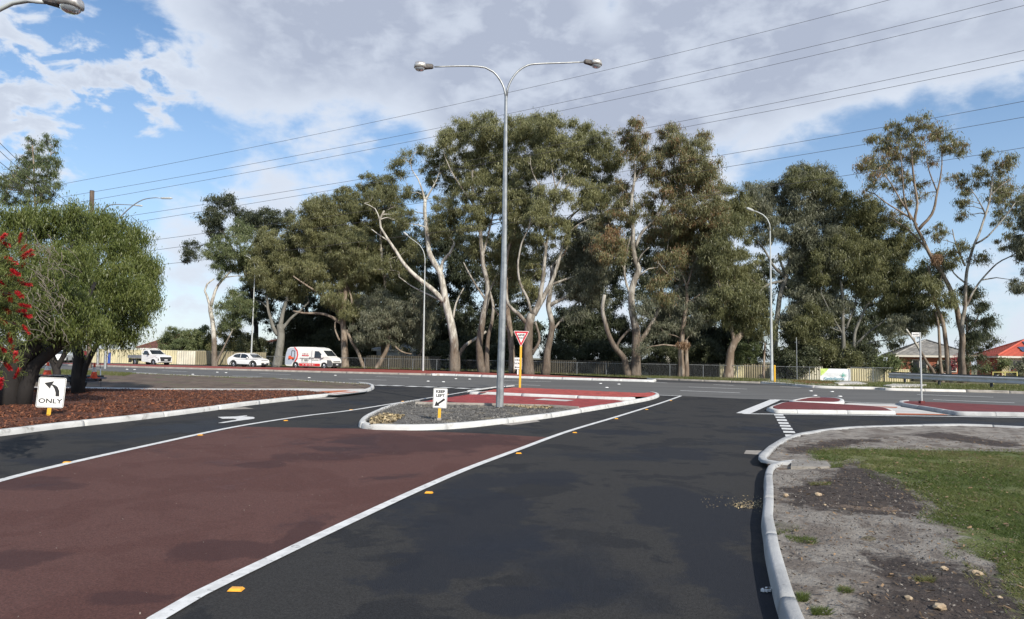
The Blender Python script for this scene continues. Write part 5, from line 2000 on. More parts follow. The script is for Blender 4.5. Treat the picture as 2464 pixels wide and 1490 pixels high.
word(mb, 2.2, 2.98, 1.62, .12, -.945, 9)
mb.build('lettering', mat('dark_red_print', (0.30, 0.03, 0.03), rough=.4), van, local=True)
mb = MB()
mb.box((2.15, -.962, 1.38), (3.0, -.958, 1.49))
mb.build('red_label', redp, van, local=True)
mb = MB()
word(mb, 2.22, 2.92, 1.43, .05, -.967, 8)
mb.build('lettering', sign_w, van, local=True)
mb = MB()
word(mb, 2.15, 3.05, .96, .27, -.990, 6)
mb.box((2.05, -.990, .72), (2.95, -.986, .75))
word(mb, 3.5, 4.42, .97, .12, -.990, 10)
mb.build('lettering', sign_k, van, local=True)
mb = MB()
for a_ in (2.2, 2.62, 3.05, 3.45):
    word(mb, a_, a_ + .34, .46, .13, -.998, 5)
mb.build('lettering', sign_w, van, local=True)
mb = MB()
mb.box((3.42, -1.0, .28), (3.425, -.97, 2.0))
mb.box((1.9, -.995, 1.15), (3.4, -.972, 1.17))
mb.box((3.16, -1.0, 1.12), (3.24, -.972, 1.30))
mb.box((3.5, -1.0, 1.16), (3.68, -.972, 1.21))
mb.build('door_seams', blackp, van, local=True)
quad_panel(van, 'bumper', [(5.905, -.8, .32), (5.905, .8, .32), (5.905, .8, .70), (5.905, -.8, .70)], blackp)
side_panel(van, 'bumper_corner', [(5.32, .30), (5.9, .34), (5.9, .72), (5.75, .95), (5.3, 1.0)], hw, mat('grey_plastic', (0.09, 0.095, 0.10), rough=.6), .014)
quad_panel(van, 'grille', [(5.89, -.62, .78), (5.89, .62, .78), (5.84, .62, .98), (5.84, -.62, .98)], blackp)
quad_panel(van, 'number_plate', [(5.925, -.19, .46), (5.925, .19, .46), (5.925, .19, .58), (5.925, -.19, .58)], platem)
for s_ in (-1, 1):
    quad_panel(van, 'headlight', [(5.82, s_ * .66, .98), (5.70, s_ * .82, 1.0), (5.55, s_ * .86, 1.16), (5.74, s_ * .66, 1.16)], lightm)
    mb = MB()
    mb.cbox((4.75, s_ * 1.08, 1.38), (.14, .2, .34))
    mb.build('mirror', carw, van, local=True, bevel=.04)

# white hatchback
suv = ground_thing('car', 561, 76.5, 'white hatchback with black wheel arch trims in front of the tan fence', 'car', radians(-20), 'vehicles on the far carriageway')
prof = [(.06, .42), (0, .78), (.10, 1.02), (.42, 1.20), (.95, 1.50), (1.5, 1.57), (2.3, 1.56), (2.75, 1.45), (3.35, 1.06), (3.9, .97), (4.25, .84), (4.35, .62), (4.33, .30)] + arch(3.48, .34, .26) + arch(.86, .34, .26) + [(.15, .28)]
body, hw = hull(suv, prof, 1.82, .95, .30, carw, nose=(3.5, 4.35, .2))
for x in (.86, 3.48):
    wheel(suv, x, -.80, .345, side=-1)
    wheel(suv, x, .80, .345, side=1)
    a = [(x + cos(q) * .50, .31 + sin(q) * .50) for q in np.linspace(-.05, pi + .05, 12)] + [(x + cos(q) * .40, .31 + sin(q) * .40) for q in np.linspace(pi + .05, -.05, 12)]
    side_panel(suv, 'arch_trim', a, hw, blackp, .016)
side_panel(suv, 'side_window', [(.72, 1.20), (.95, 1.40), (1.5, 1.49), (1.72, 1.49), (1.72, 1.05), (1.2, 1.08)], hw, glassd)
side_panel(suv, 'side_window', [(1.79, 1.05), (1.79, 1.49), (2.3, 1.47), (2.66, 1.36), (2.98, 1.06), (2.9, 1.03)], hw, glassd)
side_panel(suv, 'sill', [(1.36, .27), (2.98, .27), (2.98, .37), (1.36, .40)], hw, blackp, .014)
mb = MB()
mb.add([(2.80, -.62, 1.435), (2.80, .62, 1.435), (3.32, .74, 1.09), (3.32, -.74, 1.09)], [(0, 1, 2, 3)])
mb.v = [(x + .012, y, z + .012) for x, y, z in mb.v]
mb.build('windscreen', glassd, suv, local=True)
quad_panel(suv, 'grille', [(4.362, -.55, .30), (4.362, .55, .30), (4.365, .60, .52), (4.365, -.60, .52)], blackp)
quad_panel(suv, 'number_plate', [(4.38, -.18, .42), (4.38, .18, .42), (4.38, .18, .53), (4.38, -.18, .53)], platem)
quad_panel(suv, 'bonnet_gap', [(4.30, -.52, .80), (4.30, .52, .80), (4.275, .52, .835), (4.275, -.52, .835)], blackp)
for s_ in (-1, 1):
    quad_panel(suv, 'headlight', [(4.33, s_ * .56, .54), (4.25, s_ * .72, .54), (4.24, s_ * .72, .70), (4.33, s_ * .56, .70)], lightm)
    mb = MB()
    mb.cbox((2.75, s_ * .93, 1.08), (.13, .2, .14))
    mb.build('mirror', carw, suv, local=True, bevel=.03)

# utility truck
ute = ground_thing('utility_truck', 325, 78.5, 'white single cab utility truck with a grey drop side tray before the cream fence', 'truck', radians(-27), 'vehicles on the far carriageway')
prof = [(2.42, .5), (2.42, 1.15), (2.55, 1.72), (2.9, 1.78), (3.3, 1.76), (4.02, 1.24), (4.85, 1.14), (5.18, .98), (5.28, .7), (5.25, .42), (5.1, .36)] + arch(4.38, .37, .34) + [(3.6, .40), (2.7, .42)]
body, hw = hull(ute, prof, 1.8, 1.15, .28, carw, nose=(4.3, 5.28, .12))
for x in (1.25, 4.38):
    wheel(ute, x, -.78, .37, side=-1)
    wheel(ute, x, .78, .37, side=1)
side_panel(ute, 'side_window', [(2.62, 1.2), (2.66, 1.62), (3.15, 1.66), (3.42, 1.5), (3.78, 1.2)], hw, glassd)
mb = MB()
mb.add([(3.36, -.66, 1.71), (3.36, .66, 1.71), (3.98, .78, 1.27), (3.98, -.78, 1.27)], [(0, 1, 2, 3)])
mb.v = [(x + .012, y, z + .012) for x, y, z in mb.v]
mb.build('windscreen', glassd, ute, local=True)
traym = mat('tray_grey', (0.22, 0.235, 0.25), (0.17, 0.18, 0.2), rough=.55, scale=2, obj=True)
mb = MB()
mb.box((.0, -.9, .80), (2.3, .9, .88))
for y in (-.9, .87):
    mb.box((.0, y, .882), (2.3, y + .03, 1.14))
mb.box((-.03, -.87, .882), (0, .87, 1.14))
mb.build('tray', traym, ute, local=True)
mb = MB()
for y in (-.82, .82):
    mb.tube([(2.36, y, .86), (2.36, y, 1.70), (2.40, y * .92, 1.88)], .04, 6)
mb.tube([(2.40, -.76, 1.88), (2.40, .76, 1.88)], .04, 6)
mb.tube([(2.36, -.8, 1.35), (2.36, .8, 1.35)], .03, 6)
mb.build('headboard', carw, ute, local=True)
mb = MB()
mb.box((.1, -.42, .48), (3.0, .42, .76))
mb.box((.15, -.88, .30), (.2, -.5, .78))
mb.build('chassis', dark_steel, ute, local=True)
quad_panel(ute, 'grille', [(5.30, -.60, .52), (5.30, .60, .52), (5.27, .72, .98), (5.27, -.72, .98)], blackp)
quad_panel(ute, 'number_plate', [(5.325, -.19, .60), (5.325, .19, .60), (5.325, .19, .72), (5.325, -.19, .72)], platem)
for s_ in (-1, 1):
    quad_panel(ute, 'headlight', [(5.22, s_ * .66, .9), (5.02, s_ * .885, .93), (4.8, s_ * .905, 1.02), (5.16, s_ * .70, 1.0)], lightm)
    quad_panel(ute, 'fog_light', [(5.26, s_ * .72, .55), (5.17, s_ * .87, .58), (5.15, s_ * .87, .82), (5.26, s_ * .76, .78)], blackp)
    mb = MB()
    mb.cbox((3.62, s_ * 1.0, 1.28), (.12, .18, .2))
    mb.build('mirror', blackp, ute, local=True, bevel=.03)
# car glimpsed beyond the trunks
far = ground_thing('car', 160, 88, 'pale car glimpsed between the dark trunks at the left', 'car', radians(-70), 'vehicles on the far carriageway')
prof = [(.06, .42), (0, .9), (.2, 1.1), (.8, 1.45), (1.5, 1.5), (2.4, 1.45), (3.1, 1.0), (4.0, .9), (4.3, .7), (4.3, .3)] + arch(3.45, .33, .26) + arch(.85, .33, .26) + [(.15, .28)]
body, hw = hull(far, prof, 1.75, .95, .3, carw)
for x in (.85, 3.45):
    wheel(far, x, -.78, .33, side=-1)
    wheel(far, x, .78, .33, side=1)
side_panel(far, 'side_window', [(.6, 1.05), (.9, 1.36), (2.3, 1.38), (2.9, 1.02)], hw, glassd)
mb = MB()
mb.add([(2.46, -.6, 1.43), (2.46, .6, 1.43), (3.05, .7, 1.04), (3.05, -.7, 1.04)], [(0, 1, 2, 3)])
mb.v = [(x + .014, y, z + .014) for x, y, z in mb.v]
mb.build('windscreen', glassd, far, local=True)

# trailer with two cones ---------------------------------------------------
tb = A(155, 942, 25.6)
tr = thing('trailer', (tb.x, tb.y, .1), 'low dark flat deck trailer parked in the shade behind the trunks', 'trailer', rz=radians(4))
s = 25.6 / FD
mb = MB()
mb.box((-1.75, -.75, .50), (1.0, .75, .58))
mb.box((1.0, -.1, .42), (1.2, .1, .5))
mb.build('deck', dark_steel, tr, local=True)
mb = MB()
mb.box((-1.70, -.72, .36), (.95, -.66, .497))
mb.box((-1.70, .66, .36), (.95, .72, .497))
for x in (-1.4, -.6, .2, .8):
    mb.box((x, -.66, .40), (x + .06, .66, .497))
mb.build('frame', blackp, tr, local=True)
mb = MB()
mb.box((-.42, -1.0, .60), (.50, -.74, .625))
mb.add([(-.42, -1.0, .60), (-.42, -.74, .60), (-.55, -.74, .42), (-.55, -1.0, .42)], [(0, 1, 2, 3)])
mb.add([(.50, -1.0, .60), (.50, -.74, .60), (.62, -.74, .42), (.62, -1.0, .42)], [(0, 1, 2, 3)])
mb.build('mudguard', mat('faded_grey', (.11, .115, .12), rough=.6), tr, local=True)
wheel(tr, .02, -.87, .29, w=.18, side=-1)
wheel(tr, .02, .87, .29, w=.18, side=1)
mb = MB()
mb.box((.9, -.7, .47), (1.28, .4, .52))
mb.box((.9, -.6, .36), (1.1, .2, .45))
mb.build('tail_board', mat('blue_grey_steel', (.10, .13, .18), rough=.6), tr, local=True)
coneo = mat('cone_orange', (0.80, 0.10, 0.035), rough=.55)
conew = mat('cone_band', (0.72, 0.70, 0.62), rough=.5)
for (u, v, hD, rr, lb, band) in ((113.5, 905, 32, .15, 'wider orange traffic cone standing on the left of the trailer behind the ONLY sign', conew), (225.7, 910.5, 35, .12, 'orange and white traffic cone standing on the tail end of the trailer', sign_w)):
    Yc = 25.2
    p = A(u, v, Yc)
    hc = hD * Yc / FD
    t = thing('traffic_cone', p, lb, 'traffic cone', 'traffic cones on the trailer')
    mb = MB()
    mb.cbox(p + Vector((0, 0, .015)), (rr * 2.5, rr * 2.5, .03))
    mb.build('base', coneo, t)

    def fr(z0, z1, n=14):
        mb = MB()
        r0, r1 = rr * (1 - z0 * .85), rr * (1 - z1 * .85)
        mb.tube([p + Vector((0, 0, .03 + hc * z0)), p + Vector((0, 0, .03 + hc * z1))], [r0, r1], n)
        return mb
    fr(0, .38).build('lower_body', coneo, t)
    fr(.38, .70).build('reflective_band', band, t)
    fr(.70, .97).build('upper_body', coneo, t)

# ------------------------------------------------------------------ houses
brick = mat('brick_wall', (0.36, 0.13, 0.075), (0.27, 0.095, 0.06), rough=.9, scale=3, grain=.1, gscale=14)
tile_g = mat('grey_roof_tiles', (0.30, 0.29, 0.27), (0.20, 0.195, 0.185), rough=.9, scale=1.4, grain=.12, gscale=8)
tile_r = mat('red_roof_tiles', (0.50, 0.10, 0.06), (0.44, 0.085, 0.05), rough=.8, scale=1.5, grain=.05, gscale=8)
tile_b = mat('brown_roof_tiles', (0.17, 0.070, 0.050), (0.12, 0.05, 0.04), rough=.85, scale=1.5, grain=.1, gscale=8)
render_c = mat('cream_render', (0.62, 0.52, 0.34), rough=.85)
fascia = mat('fascia_white', (0.7, 0.67, 0.6), rough=.7)
red_wall = mat('red_wall', (0.34, 0.10, 0.07), (0.28, 0.08, 0.06), rough=.9, scale=2)


def house(corner, rz, L, W, eave, rise, wallm, roofm, label, over=.5, rid=None, wins=(), name='house', front=None, ridge_along=True, courses=14):
    """corner = left near corner; x along the front, y into the depth"""
    t = thing(name, corner, label, 'house', rz=rz)
    mb = MB()
    mb.box((0, 0, -.1), (L, W, eave))
    mb.build('wall', wallm, t, local=True)
    if front:
        mb = MB()
        mb.box((-.02, -.03, -.1), (L, -.004, eave - .01))
        mb.build('front_wall', front, t, local=True)
    o = over
    mb = MB()
    mb.box((-o, -o, eave), (L + o, -o + .06, eave + .2))
    mb.box((-o, -o + .062, eave), (-o + .06, W + o, eave + .2))
    mb.box((-o + .06, -o + .06, eave + .004), (L + o, W + o, eave + .04))
    mb.build('fascia', fascia, t, local=True)
    x0, x1, y0, y1 = -o, L + o, -o, W + o
    hw_ = (y1 - y0) / 2
    r0, r1 = x0 + hw_ * .9, x1 - hw_ * .9
    if r1 < r0:
        r0 = r1 = (r0 + r1) / 2
    ze, zr = eave + .2, eave + .2 + rise
    ym = (y0 + y1) / 2
    roof = []
    # courses of tiles: every hip face cut in overlapping steps
    faces = [((x0, y0), (x1, y0), (r1, ym), (r0, ym)), ((x1, y0), (x1, y1), (r1, ym), (r1, ym)), ((x1, y1), (x0, y1), (r0, ym), (r1, ym)), ((x0, y1), (x0, y0), (r0, ym), (r0, ym))]
    mb = MB()
    for (a, b, c, d) in faces:
        a, b, c, d = Vector((*a, ze)), Vector((*b, ze)), Vector((*c, zr)), Vector((*d, zr))
        for k in range(courses):
            f0, f1 = k / courses, (k + 1) / courses
            p, q = a.lerp(d, f0), b.lerp(c, f0)
            r, s_ = b.lerp(c, f1), a.lerp(d, f1)
            lift = Vector((0, 0, .05))
            m = max(1, int((q - p).length / .33)) if courses > 10 else 1
            vs, fs = [], []
            for i in range(m + 1):
                w_ = Vector((0, 0, .035 * (i % 2)))
                vs += [p.lerp(q, i / m) + lift + w_, s_.lerp(r, i / m) + w_, p.lerp(q, i / m)]
            for i in range(m):
                fs += [(3 * i, 3 * i + 3, 3 * i + 4, 3 * i + 1), (3 * i + 2, 3 * i + 5, 3 * i + 3, 3 * i)]
            mb.add(vs, fs)
    rf = mb.build('roof', roofm, t, local=True)
    mb = MB()
    R0, R1 = Vector((r0, ym, zr + .05)), Vector((r1, ym, zr + .05))
    for (p, q) in ((Vector((x0, y0, ze + .05)), R0), (Vector((x1, y0, ze + .05)), R1), (Vector((x0, y1, ze + .05)), R0), (R0, R1)):
        if (p - q).length > .2:
            mb.tube([p, q], .12, 5)
    mb.build('ridge_capping', roofm, rf, local=True)
    for (xa, xb, za, zb, side) in wins:
        wn = MB()
        if side == 'f':
            wn.box((xa, -.06, za), (xb, -.035, zb))
            fm = [(xa - .06, xb + .06, za - .08, za - .004), (xa - .06, xb + .06, zb + .004, zb + .07), (xa - .07, xa - .004, za, zb), (xb + .004, xb + .07, za, zb), ((xa + xb) / 2 - .03, (xa + xb) / 2 + .03, za, zb)]
            w_o = wn.build('window', glassd, t, local=True)
            fb2 = MB()
            for (a0, a1, b0, b1) in fm:
                fb2.box((a0, -.085, b0), (a1, -.061 if a1 - a0 < .07 and a0 > xa else -.035, b1))
            fb2.build('window_frame', fascia, w_o, local=True)
    return t, rf


p = A(2166, 893, 75)
house((p.x, p.y, .05), radians(-21), 6.6, 9, 2.35, 1.75, brick, tile_g, 'brick house with a weathered grey tiled hip roof behind the street name post', wins=((1.2, 2.5, .9, 2.0, 'f'), (3.6, 5.2, .9, 2.0, 'f')), courses=12)
p = A(2411, 896, 74)
t, rf = house((p.x, p.y, .05), radians(-18), 14, 8, 2.42, 1.85, red_wall, tile_r, 'house with a bright red roof carrying blue solar panels at the right edge', wins=((.75, 2.9, .7, 2.15, 'f'), (4.2, 6.2, .9, 2.1, 'f')), front=render_c, courses=12)
solar = mat('solar_panel', (0.03, 0.055, 0.11), (0.04, 0.07, 0.14), rough=.2, scale=3, obj=True)
for row, (x0_, k0, n_) in enumerate(((2.1, .22, 6), (3.0, .56, 5))):
    for i in range(n_):
        hwv = (8 + 1.0) / 2
        y_a, y_b = -.5 + hwv * k0, -.5 + hwv * (k0 + .28)
        z_a, z_b = 2.62 + 1.85 * k0 + .14, 2.62 + 1.85 * (k0 + .28) + .14
        xa = x0_ + i * 1.68
        mb = MB()
        mb.add([(xa, y_a, z_a), (xa + 1.62, y_a, z_a), (xa + 1.62, y_b, z_b), (xa, y_b, z_b), (xa, y_a, z_a - .04), (xa + 1.62, y_a, z_a - .04), (xa + 1.62, y_b, z_b - .04), (xa, y_b, z_b - .04)],
               [(0, 1, 2, 3), (4, 7, 6, 5), (0, 4, 5, 1), (1, 5, 6, 2), (2, 6, 7, 3), (3, 7, 4, 0)])
        mb.build('solar_panel', solar, t, local=True)
mb = MB()
mb.add([(.6, -2.6, 1.0), (5, -2.6, 1.0), (4, -1.3, 1.75), (1.6, -1.3, 1.75), (5, -.2, 1.0), (.6, -.2, 1.0)], [(0, 1, 2, 3), (1, 4, 2), (0, 3, 5), (3, 2, 4, 5)])
mb.build('porch_roof', tile_r, t, local=True)
p = A(338, 880, 96)
house((p.x, p.y, .05), radians(-22), 6.0, 9, 1.75, 2.3, brick, tile_b, 'house with a dark brown tiled roof showing between the weeping tree and the hedge', wins=((1, 2, .9, 1.6, 'f'),), courses=14)
p = A(905, 880, 92)
house((p.x, p.y, .05), radians(-16), 5.4, 6, 2.1, .9, white_sh, white_sh, 'white walled shed seen through the leaning trunks right of the van', wins=((3.4, 4.4, 1.0, 1.7, 'f'),), courses=2, name='shed')
p = A(640, 880, 110)
house((p.x, p.y, .05), radians(-16), 7, 6, 3.0, 1.0, render_c, tile_b, 'cream building glimpsed behind the smooth grey trunk left of the van', wins=((1.0, 2.4, 1.3, 2.2, 'f'),), courses=6)
p = A(1600, 890, 105)
house((p.x, p.y, .05), radians(-16), 12, 8, 2.6, 1.6, fascia, tile_g, 'pale house barely seen through the trees left of the leaning trunk', wins=((1.0, 2.4, 1.0, 2.0, 'f'),), courses=6)
p = A(1880, 893, 84)
house((p.x, p.y, .05), radians(-20), 9, 8, 2.4, 1.9, render_c, tile_g, 'house with a slate grey roof behind the dark shrubs by the pale lamp pole', wins=((1.0, 2.4, 1.0, 2.0, 'f'),), courses=8)


# ------------------------------------------------------------------ trees
def bark(name, c, c2, c3, lo=.45, hi=.56, stock=None):
    return mat(name, c, c2, stock=stock, rough=.85, scale=1.6, lo=lo, hi=hi, detail=6, dist=.6, stretch=(1.6, 1.6, .5), grain=.10, gscale=9, bump=.4, bscale=9, bdist=.03, third=(c3, 0.9, .56, .70))


bark_w = bark('pale_gum_bark', (0.54, 0.52, 0.46), (0.32, 0.295, 0.25), (0.15, 0.11, 0.08), stock=((0.085, 0.06, 0.042), 4.2))
bark_g = bark('grey_gum_bark', (0.37, 0.345, 0.30), (0.165, 0.145, 0.118), (0.105, 0.075, 0.055), stock=((0.080, 0.058, 0.042), 6.5))
bark_b = bark('brown_gum_bark', (0.16, 0.118, 0.085), (0.27, 0.22, 0.17), (0.09, 0.062, 0.045))
bark_s = bark('smooth_grey_bark', (0.20, 0.195, 0.17), (0.15, 0.145, 0.125), (0.11, 0.10, 0.085))
bark_d = bark('dark_bark', (0.024, 0.019, 0.016), (0.016, 0.013, 0.012), (0.032, 0.026, 0.02))  # near black: canopy shade on the weeping trunks is put into the bark
lf_olive = leaf_mat('olive_leaves', (0.125, 0.132, 0.060), (0.225, 0.232, 0.108), (0.335, 0.330, 0.160))
lf_green = leaf_mat('green_leaves', (0.100, 0.130, 0.058), (0.180, 0.218, 0.096), (0.265, 0.29, 0.135))
lf_grey = leaf_mat('grey_green_leaves', (0.128, 0.140, 0.092), (0.225, 0.236, 0.158), (0.32, 0.32, 0.22))
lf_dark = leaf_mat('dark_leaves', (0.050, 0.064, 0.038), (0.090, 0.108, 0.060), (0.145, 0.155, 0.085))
lf_russet = leaf_mat('olive_russet_leaves', (0.125, 0.132, 0.062), (0.225, 0.228, 0.110), (0.32, 0.30, 0.15), new=(0.32, 0.19, 0.10))
lf_weep = leaf_mat('weeping_leaves', (0.072, 0.102, 0.027), (0.148, 0.182, 0.046), (0.225, 0.250, 0.078))


def leaf_cloud(C, R, per, L, W, rng, droop=1.0, spread=.55, tints=None):
    """triangular blades hanging round the clump centres C (n,3) with radii R (n,3)"""
    n = len(C) * per
    idx = np.repeat(np.arange(len(C)), per)
    q = rng.normal(0, 1, (n, 3))
    q /= np.linalg.norm(q, axis=1)[:, None]
    q *= np.minimum(np.abs(rng.normal(0, .62, n)), rng.uniform(.7, 1.15, n))[:, None]
    c = C[idx] + q * R[idx]
    d = rng.normal(0, spread, (n, 3))
    d[:, 2] -= droop
    d /= np.linalg.norm(d, axis=1)[:, None]
    s = rng.normal(0, 1, (n, 3))
    s[:, 2] *= .35
    s -= d * (s * d).sum(1)[:, None]
    s /= np.linalg.norm(s, axis=1)[:, None]
    l_ = L * rng.uniform(.6, 1.35, n)[:, None]
    w_ = W * rng.uniform(.6, 1.3, n)[:, None]
    V = np.stack([c - s * w_ * .5, c + s * w_ * .5, c + d * l_], 1)
    t = (tints[idx] if tints is not None else .5) + rng.normal(0, .23, n)
    return V, t


def tree(label, Y, trunks, blobs, bm=bark_g, lm=lf_olive, dens=1.0, per=270, L=.31, W=.062, name='gum_tree', cat='tree', clump=.74, seed=None, sx=1.0, twig=.025,
         group='gum trees along the far verge', zscale=.75, droop=1.0, thick=.9, gap=0.15, tb=.5, parts=('trunk', 'crown'), infl=1.22, rsc=1.15):
    rng = np.random.default_rng(seed if seed is not None else int(abs(blobs[0][0] * 7 + blobs[0][1])) if blobs else 1)
    s = Y / FD
    b0 = A(*trunks[0][0][0], Y)
    base = Vector((b0.x, b0.y, .05))
    t = thing(name, base, label, cat, group)
    mb = MB()
    nodes, rads, dist = [], [], []
    for ti, tr_ in enumerate(trunks):
        pts, w0, w1 = tr_[:3]
        yo = tr_[3] if len(tr_) > 3 else 0.0
        P = []
        for i, (u, v) in enumerate(pts):
            k = i / max(1, len(pts) - 1)
            P.append(A(u, v, Y + yo * k))
        if ti == 0 or v is None or pts[0][1] > 860:
            P[0].z = min(P[0].z, -.1)
        C = catmull(P, .45)
        n = len(C)
        rr = [(w0 + (w1 - w0) * (i / max(1, n - 1)) ** .8) * s / 2 for i in range(n)]
        if pts[0][1] > 860 and name != 'weeping_tree':
            for i in range(min(4, n)):
                rr[i] *= 1 + .22 * (1 - i / 4)
        for i in range(1, n):
            C[i] = C[i] + Vector((noise.noise(C[i] * .6), noise.noise(C[i] * .6 + Vector((9, 0, 0))), 0)) * min(.12, rr[i] * .7)
        mb.tube(C, rr, 8 if w0 > 8 else 6)
        for i in range(n // 3 if ti == 0 else 0, n):
            nodes.append(tuple(C[i]))
            rads.append(rr[i])
    # clump centres
    cs, rs, ts = [], [], []
    for b in blobs:
        u, v, ru, rv = b[:4]
        ru, rv = ru * infl, rv * infl * 1.05
        dy = b[4] if len(b) > 4 else rng.uniform(-1.3, 2.8)
        X = A(u, v, Y + dy)
        rx, rz = ru * s, rv * s
        ry = min(max(rx * .95, 1.0), 3.6) * thick
        k = max(3, int(rx * rz * pi / (clump ** 2 * 2.2) * 2.5 * dens * (1 + ry * .10)))
        q = rng.normal(0, 1, (k, 3))
        q /= np.linalg.norm(q, axis=1)[:, None]
        q *= (rng.uniform(.30, 1, k) ** .55)[:, None]
        c = np.array(X) + q * np.array([rx * .88, ry, rz * .88])
        if gap > 0:
            keep = np.array([noise.noise(Vector((p[0] * .45, p[1] * .45, p[2] * .45)) + Vector((seed or 3, 0, 0))) > -.5 + gap * .6 for p in c])
            c = c[keep]
        tb_ = tb + rng.uniform(-.12, .12)
        for p in c:
            cs.append(p)
            m_ = clump * rng.uniform(.55, 1.25)
            rs.append((m_ * rsc, m_ * rsc, m_ * zscale * rsc))
            ts.append(tb_ + rng.normal(0, .14))
    cs = np.array(cs)
    rs = np.array(rs)
    ts = np.array(ts)
    # branches reach from the limbs to every clump
    nn = np.array(nodes)
    ndr = list(rads)
    dd = np.array([np.min(((nn - c) ** 2).sum(1)) for c in cs])
    order = np.argsort(dd)
    NN = np.zeros((len(nn) + len(cs) * 3, 3))
    NN[:len(nn)] = nn
    NR = np.zeros(len(NN))
    NR[:len(nn)] = rads
    cnt = len(nn)
    for ci in order:
        c = cs[ci]
        d2 = ((NN[:cnt] - c) ** 2).sum(1)
        pen = np.maximum(0, NN[:cnt, 2] - c[2] + .3) * 3.0
        j = int(np.argmin(d2 + pen ** 2))
        a = Vector(NN[j])
        b = Vector(c)
        Lb = (b - a).length
        if Lb < .25:
            continue
        r0 = min(NR[j] * .8, .024 + .022 * Lb)
        r0 = max(r0, twig * .9)
        ctl = a.lerp(b, .45) + Vector((rng.normal(0, .10) * Lb, rng.normal(0, .10) * Lb, .12 * Lb + rng.normal(0, .05) * Lb))
        k = 4
        pts = []
        for i in range(k + 1):
            f = i / k
            pts.append(a * (1 - f) ** 2 + ctl * 2 * f * (1 - f) + b * f * f + Vector((rng.normal(0, .02), rng.normal(0, .02), rng.normal(0, .02))) * Lb * (0 < i < k))
        mb.tube(pts, [r0 + (twig * .7 - r0) * i / k for i in range(k + 1)], 4, cap=False)
        for i in (2, 3, 4):
            NN[cnt] = pts[i]
            NR[cnt] = r0 + (twig * .7 - r0) * i / k
            cnt += 1
    tk = mb.build(parts[0], bm, t, smooth=True)
    V, tt = leaf_cloud(cs, rs, per, L, W, rng, droop=droop, tints=ts)
    tri_mesh(parts[1], V, lm, parent=t, tint=tt)
    return t


def z3(*p):     # traced from the third enlargement of the photograph
    return [(902.4 + x / 2.2524, 240.6 + y / 2.2524) for x, y in p]


def z4(*p):
    return [(1383.6 + x / 2.2524, 240.6 + y / 2.2524) for x, y in p]


def z5(*p):
    return [(1864.9 + x / 2.2515, 240.6 + y / 2.2515) for x, y in p]


def z2(*p):
    return [(421.1 + x / 3.095, 360.9 + y / 3.095) for x, y in p]


TR = []
# far-left small white gum
tree('slender white gum with a forked trunk before the cream fence', 81,
     [(z2((300, 1640), (295, 1480), (285, 1330), (268, 1200), (265, 1150)), 14, 10), (z2((262, 1165), (240, 1090), (222, 1050), (240, 1000), (290, 960)), 7, 3), (z2((268, 1160), (290, 1090), (320, 1010), (370, 950), (420, 900)), 9, 4),
      (z2((300, 1600), (340, 1520), (390, 1420), (430, 1340)), 6, 3)],
     [(*z2((330, 760))[0], 34, 26), (*z2((440, 700))[0], 40, 32), (*z2((480, 620))[0], 30, 24), (*z2((300, 820))[0], 26, 22), (*z2((400, 830))[0], 44, 26), (*z2((500, 880))[0], 36, 26), (*z2((440, 1120))[0], 30, 22),
      (*z2((400, 1180))[0], 32, 24), (*z2((500, 1150))[0], 30, 28), (*z2((420, 1280))[0], 26, 20), (*z2((350, 900))[0], 20, 22), (*z2((470, 560))[0], 16, 16)],
     bark_w, lf_green, tb=.42, per=170, seed=21)
# dark tree behind it
tree('dark leaved tree rising behind the slender white gum at the left end of the row', 92,
     [(z2((620, 1640), (600, 1300), (560, 1000), (500, 800)), 14, 7), (z2((560, 1000), (420, 720), (330, 560), (300, 480)), 6, 3), (z2((420, 720), (250, 700), (160, 730)), 4, 2), (z2((500, 800), (620, 650), (680, 560)), 6, 3)],
     [(*z2((335, 420))[0], 32, 26), (*z2((290, 500))[0], 32, 22), (*z2((400, 400))[0], 18, 20), (*z2((250, 540))[0], 20, 16), (*z2((125, 740))[0], 20, 19), (*z2((110, 810))[0], 11, 16), (*z2((310, 620))[0], 24, 20), (*z2((470, 510))[0], 24, 18),
      (*z2((580, 520))[0], 38, 24), (*z2((690, 510))[0], 36, 22), (*z2((560, 600))[0], 46, 26), (*z2((720, 560))[0], 26, 20), (*z2((650, 900))[0], 46, 50), (*z2((640, 1080))[0], 46, 40), (*z2((600, 1200))[0], 44, 34), (*z2((850, 520))[0], 22, 24)],
     bark_d, lf_dark, dens=1.15, tb=.5, per=190, L=.26, W=.10, clump=.8, seed=22)
# smooth grey trunk
tree('stout smooth grey trunk splitting into three limbs between the hatchback and the van', 82,
     [(z2((755, 1620), (775, 1480), (790, 1380), (785, 1300)), 21, 17), (z2((765, 1380), (720, 1290), (690, 1180), (680, 1080)), 10, 5), (z2((785, 1330), (800, 1220), (830, 1130), (850, 1050)), 12, 6), (z2((790, 1350), (860, 1260), (940, 1190), (1000, 1130)), 9, 4),
      (z2((690, 1180), (640, 1130), (600, 1120)), 4, 2)],
     [(*z2((700, 780))[0], 46, 36), (*z2((780, 720))[0], 50, 40), (*z2((880, 760))[0], 50, 40), (*z2((720, 900))[0], 56, 36), (*z2((860, 900))[0], 60, 40), (*z2((680, 650))[0], 36, 26), (*z2((760, 1000))[0], 56, 26), (*z2((900, 1020))[0], 50, 30), (*z2((980, 880))[0], 40, 40)],
     bark_s, lf_olive, tb=.52, seed=23)
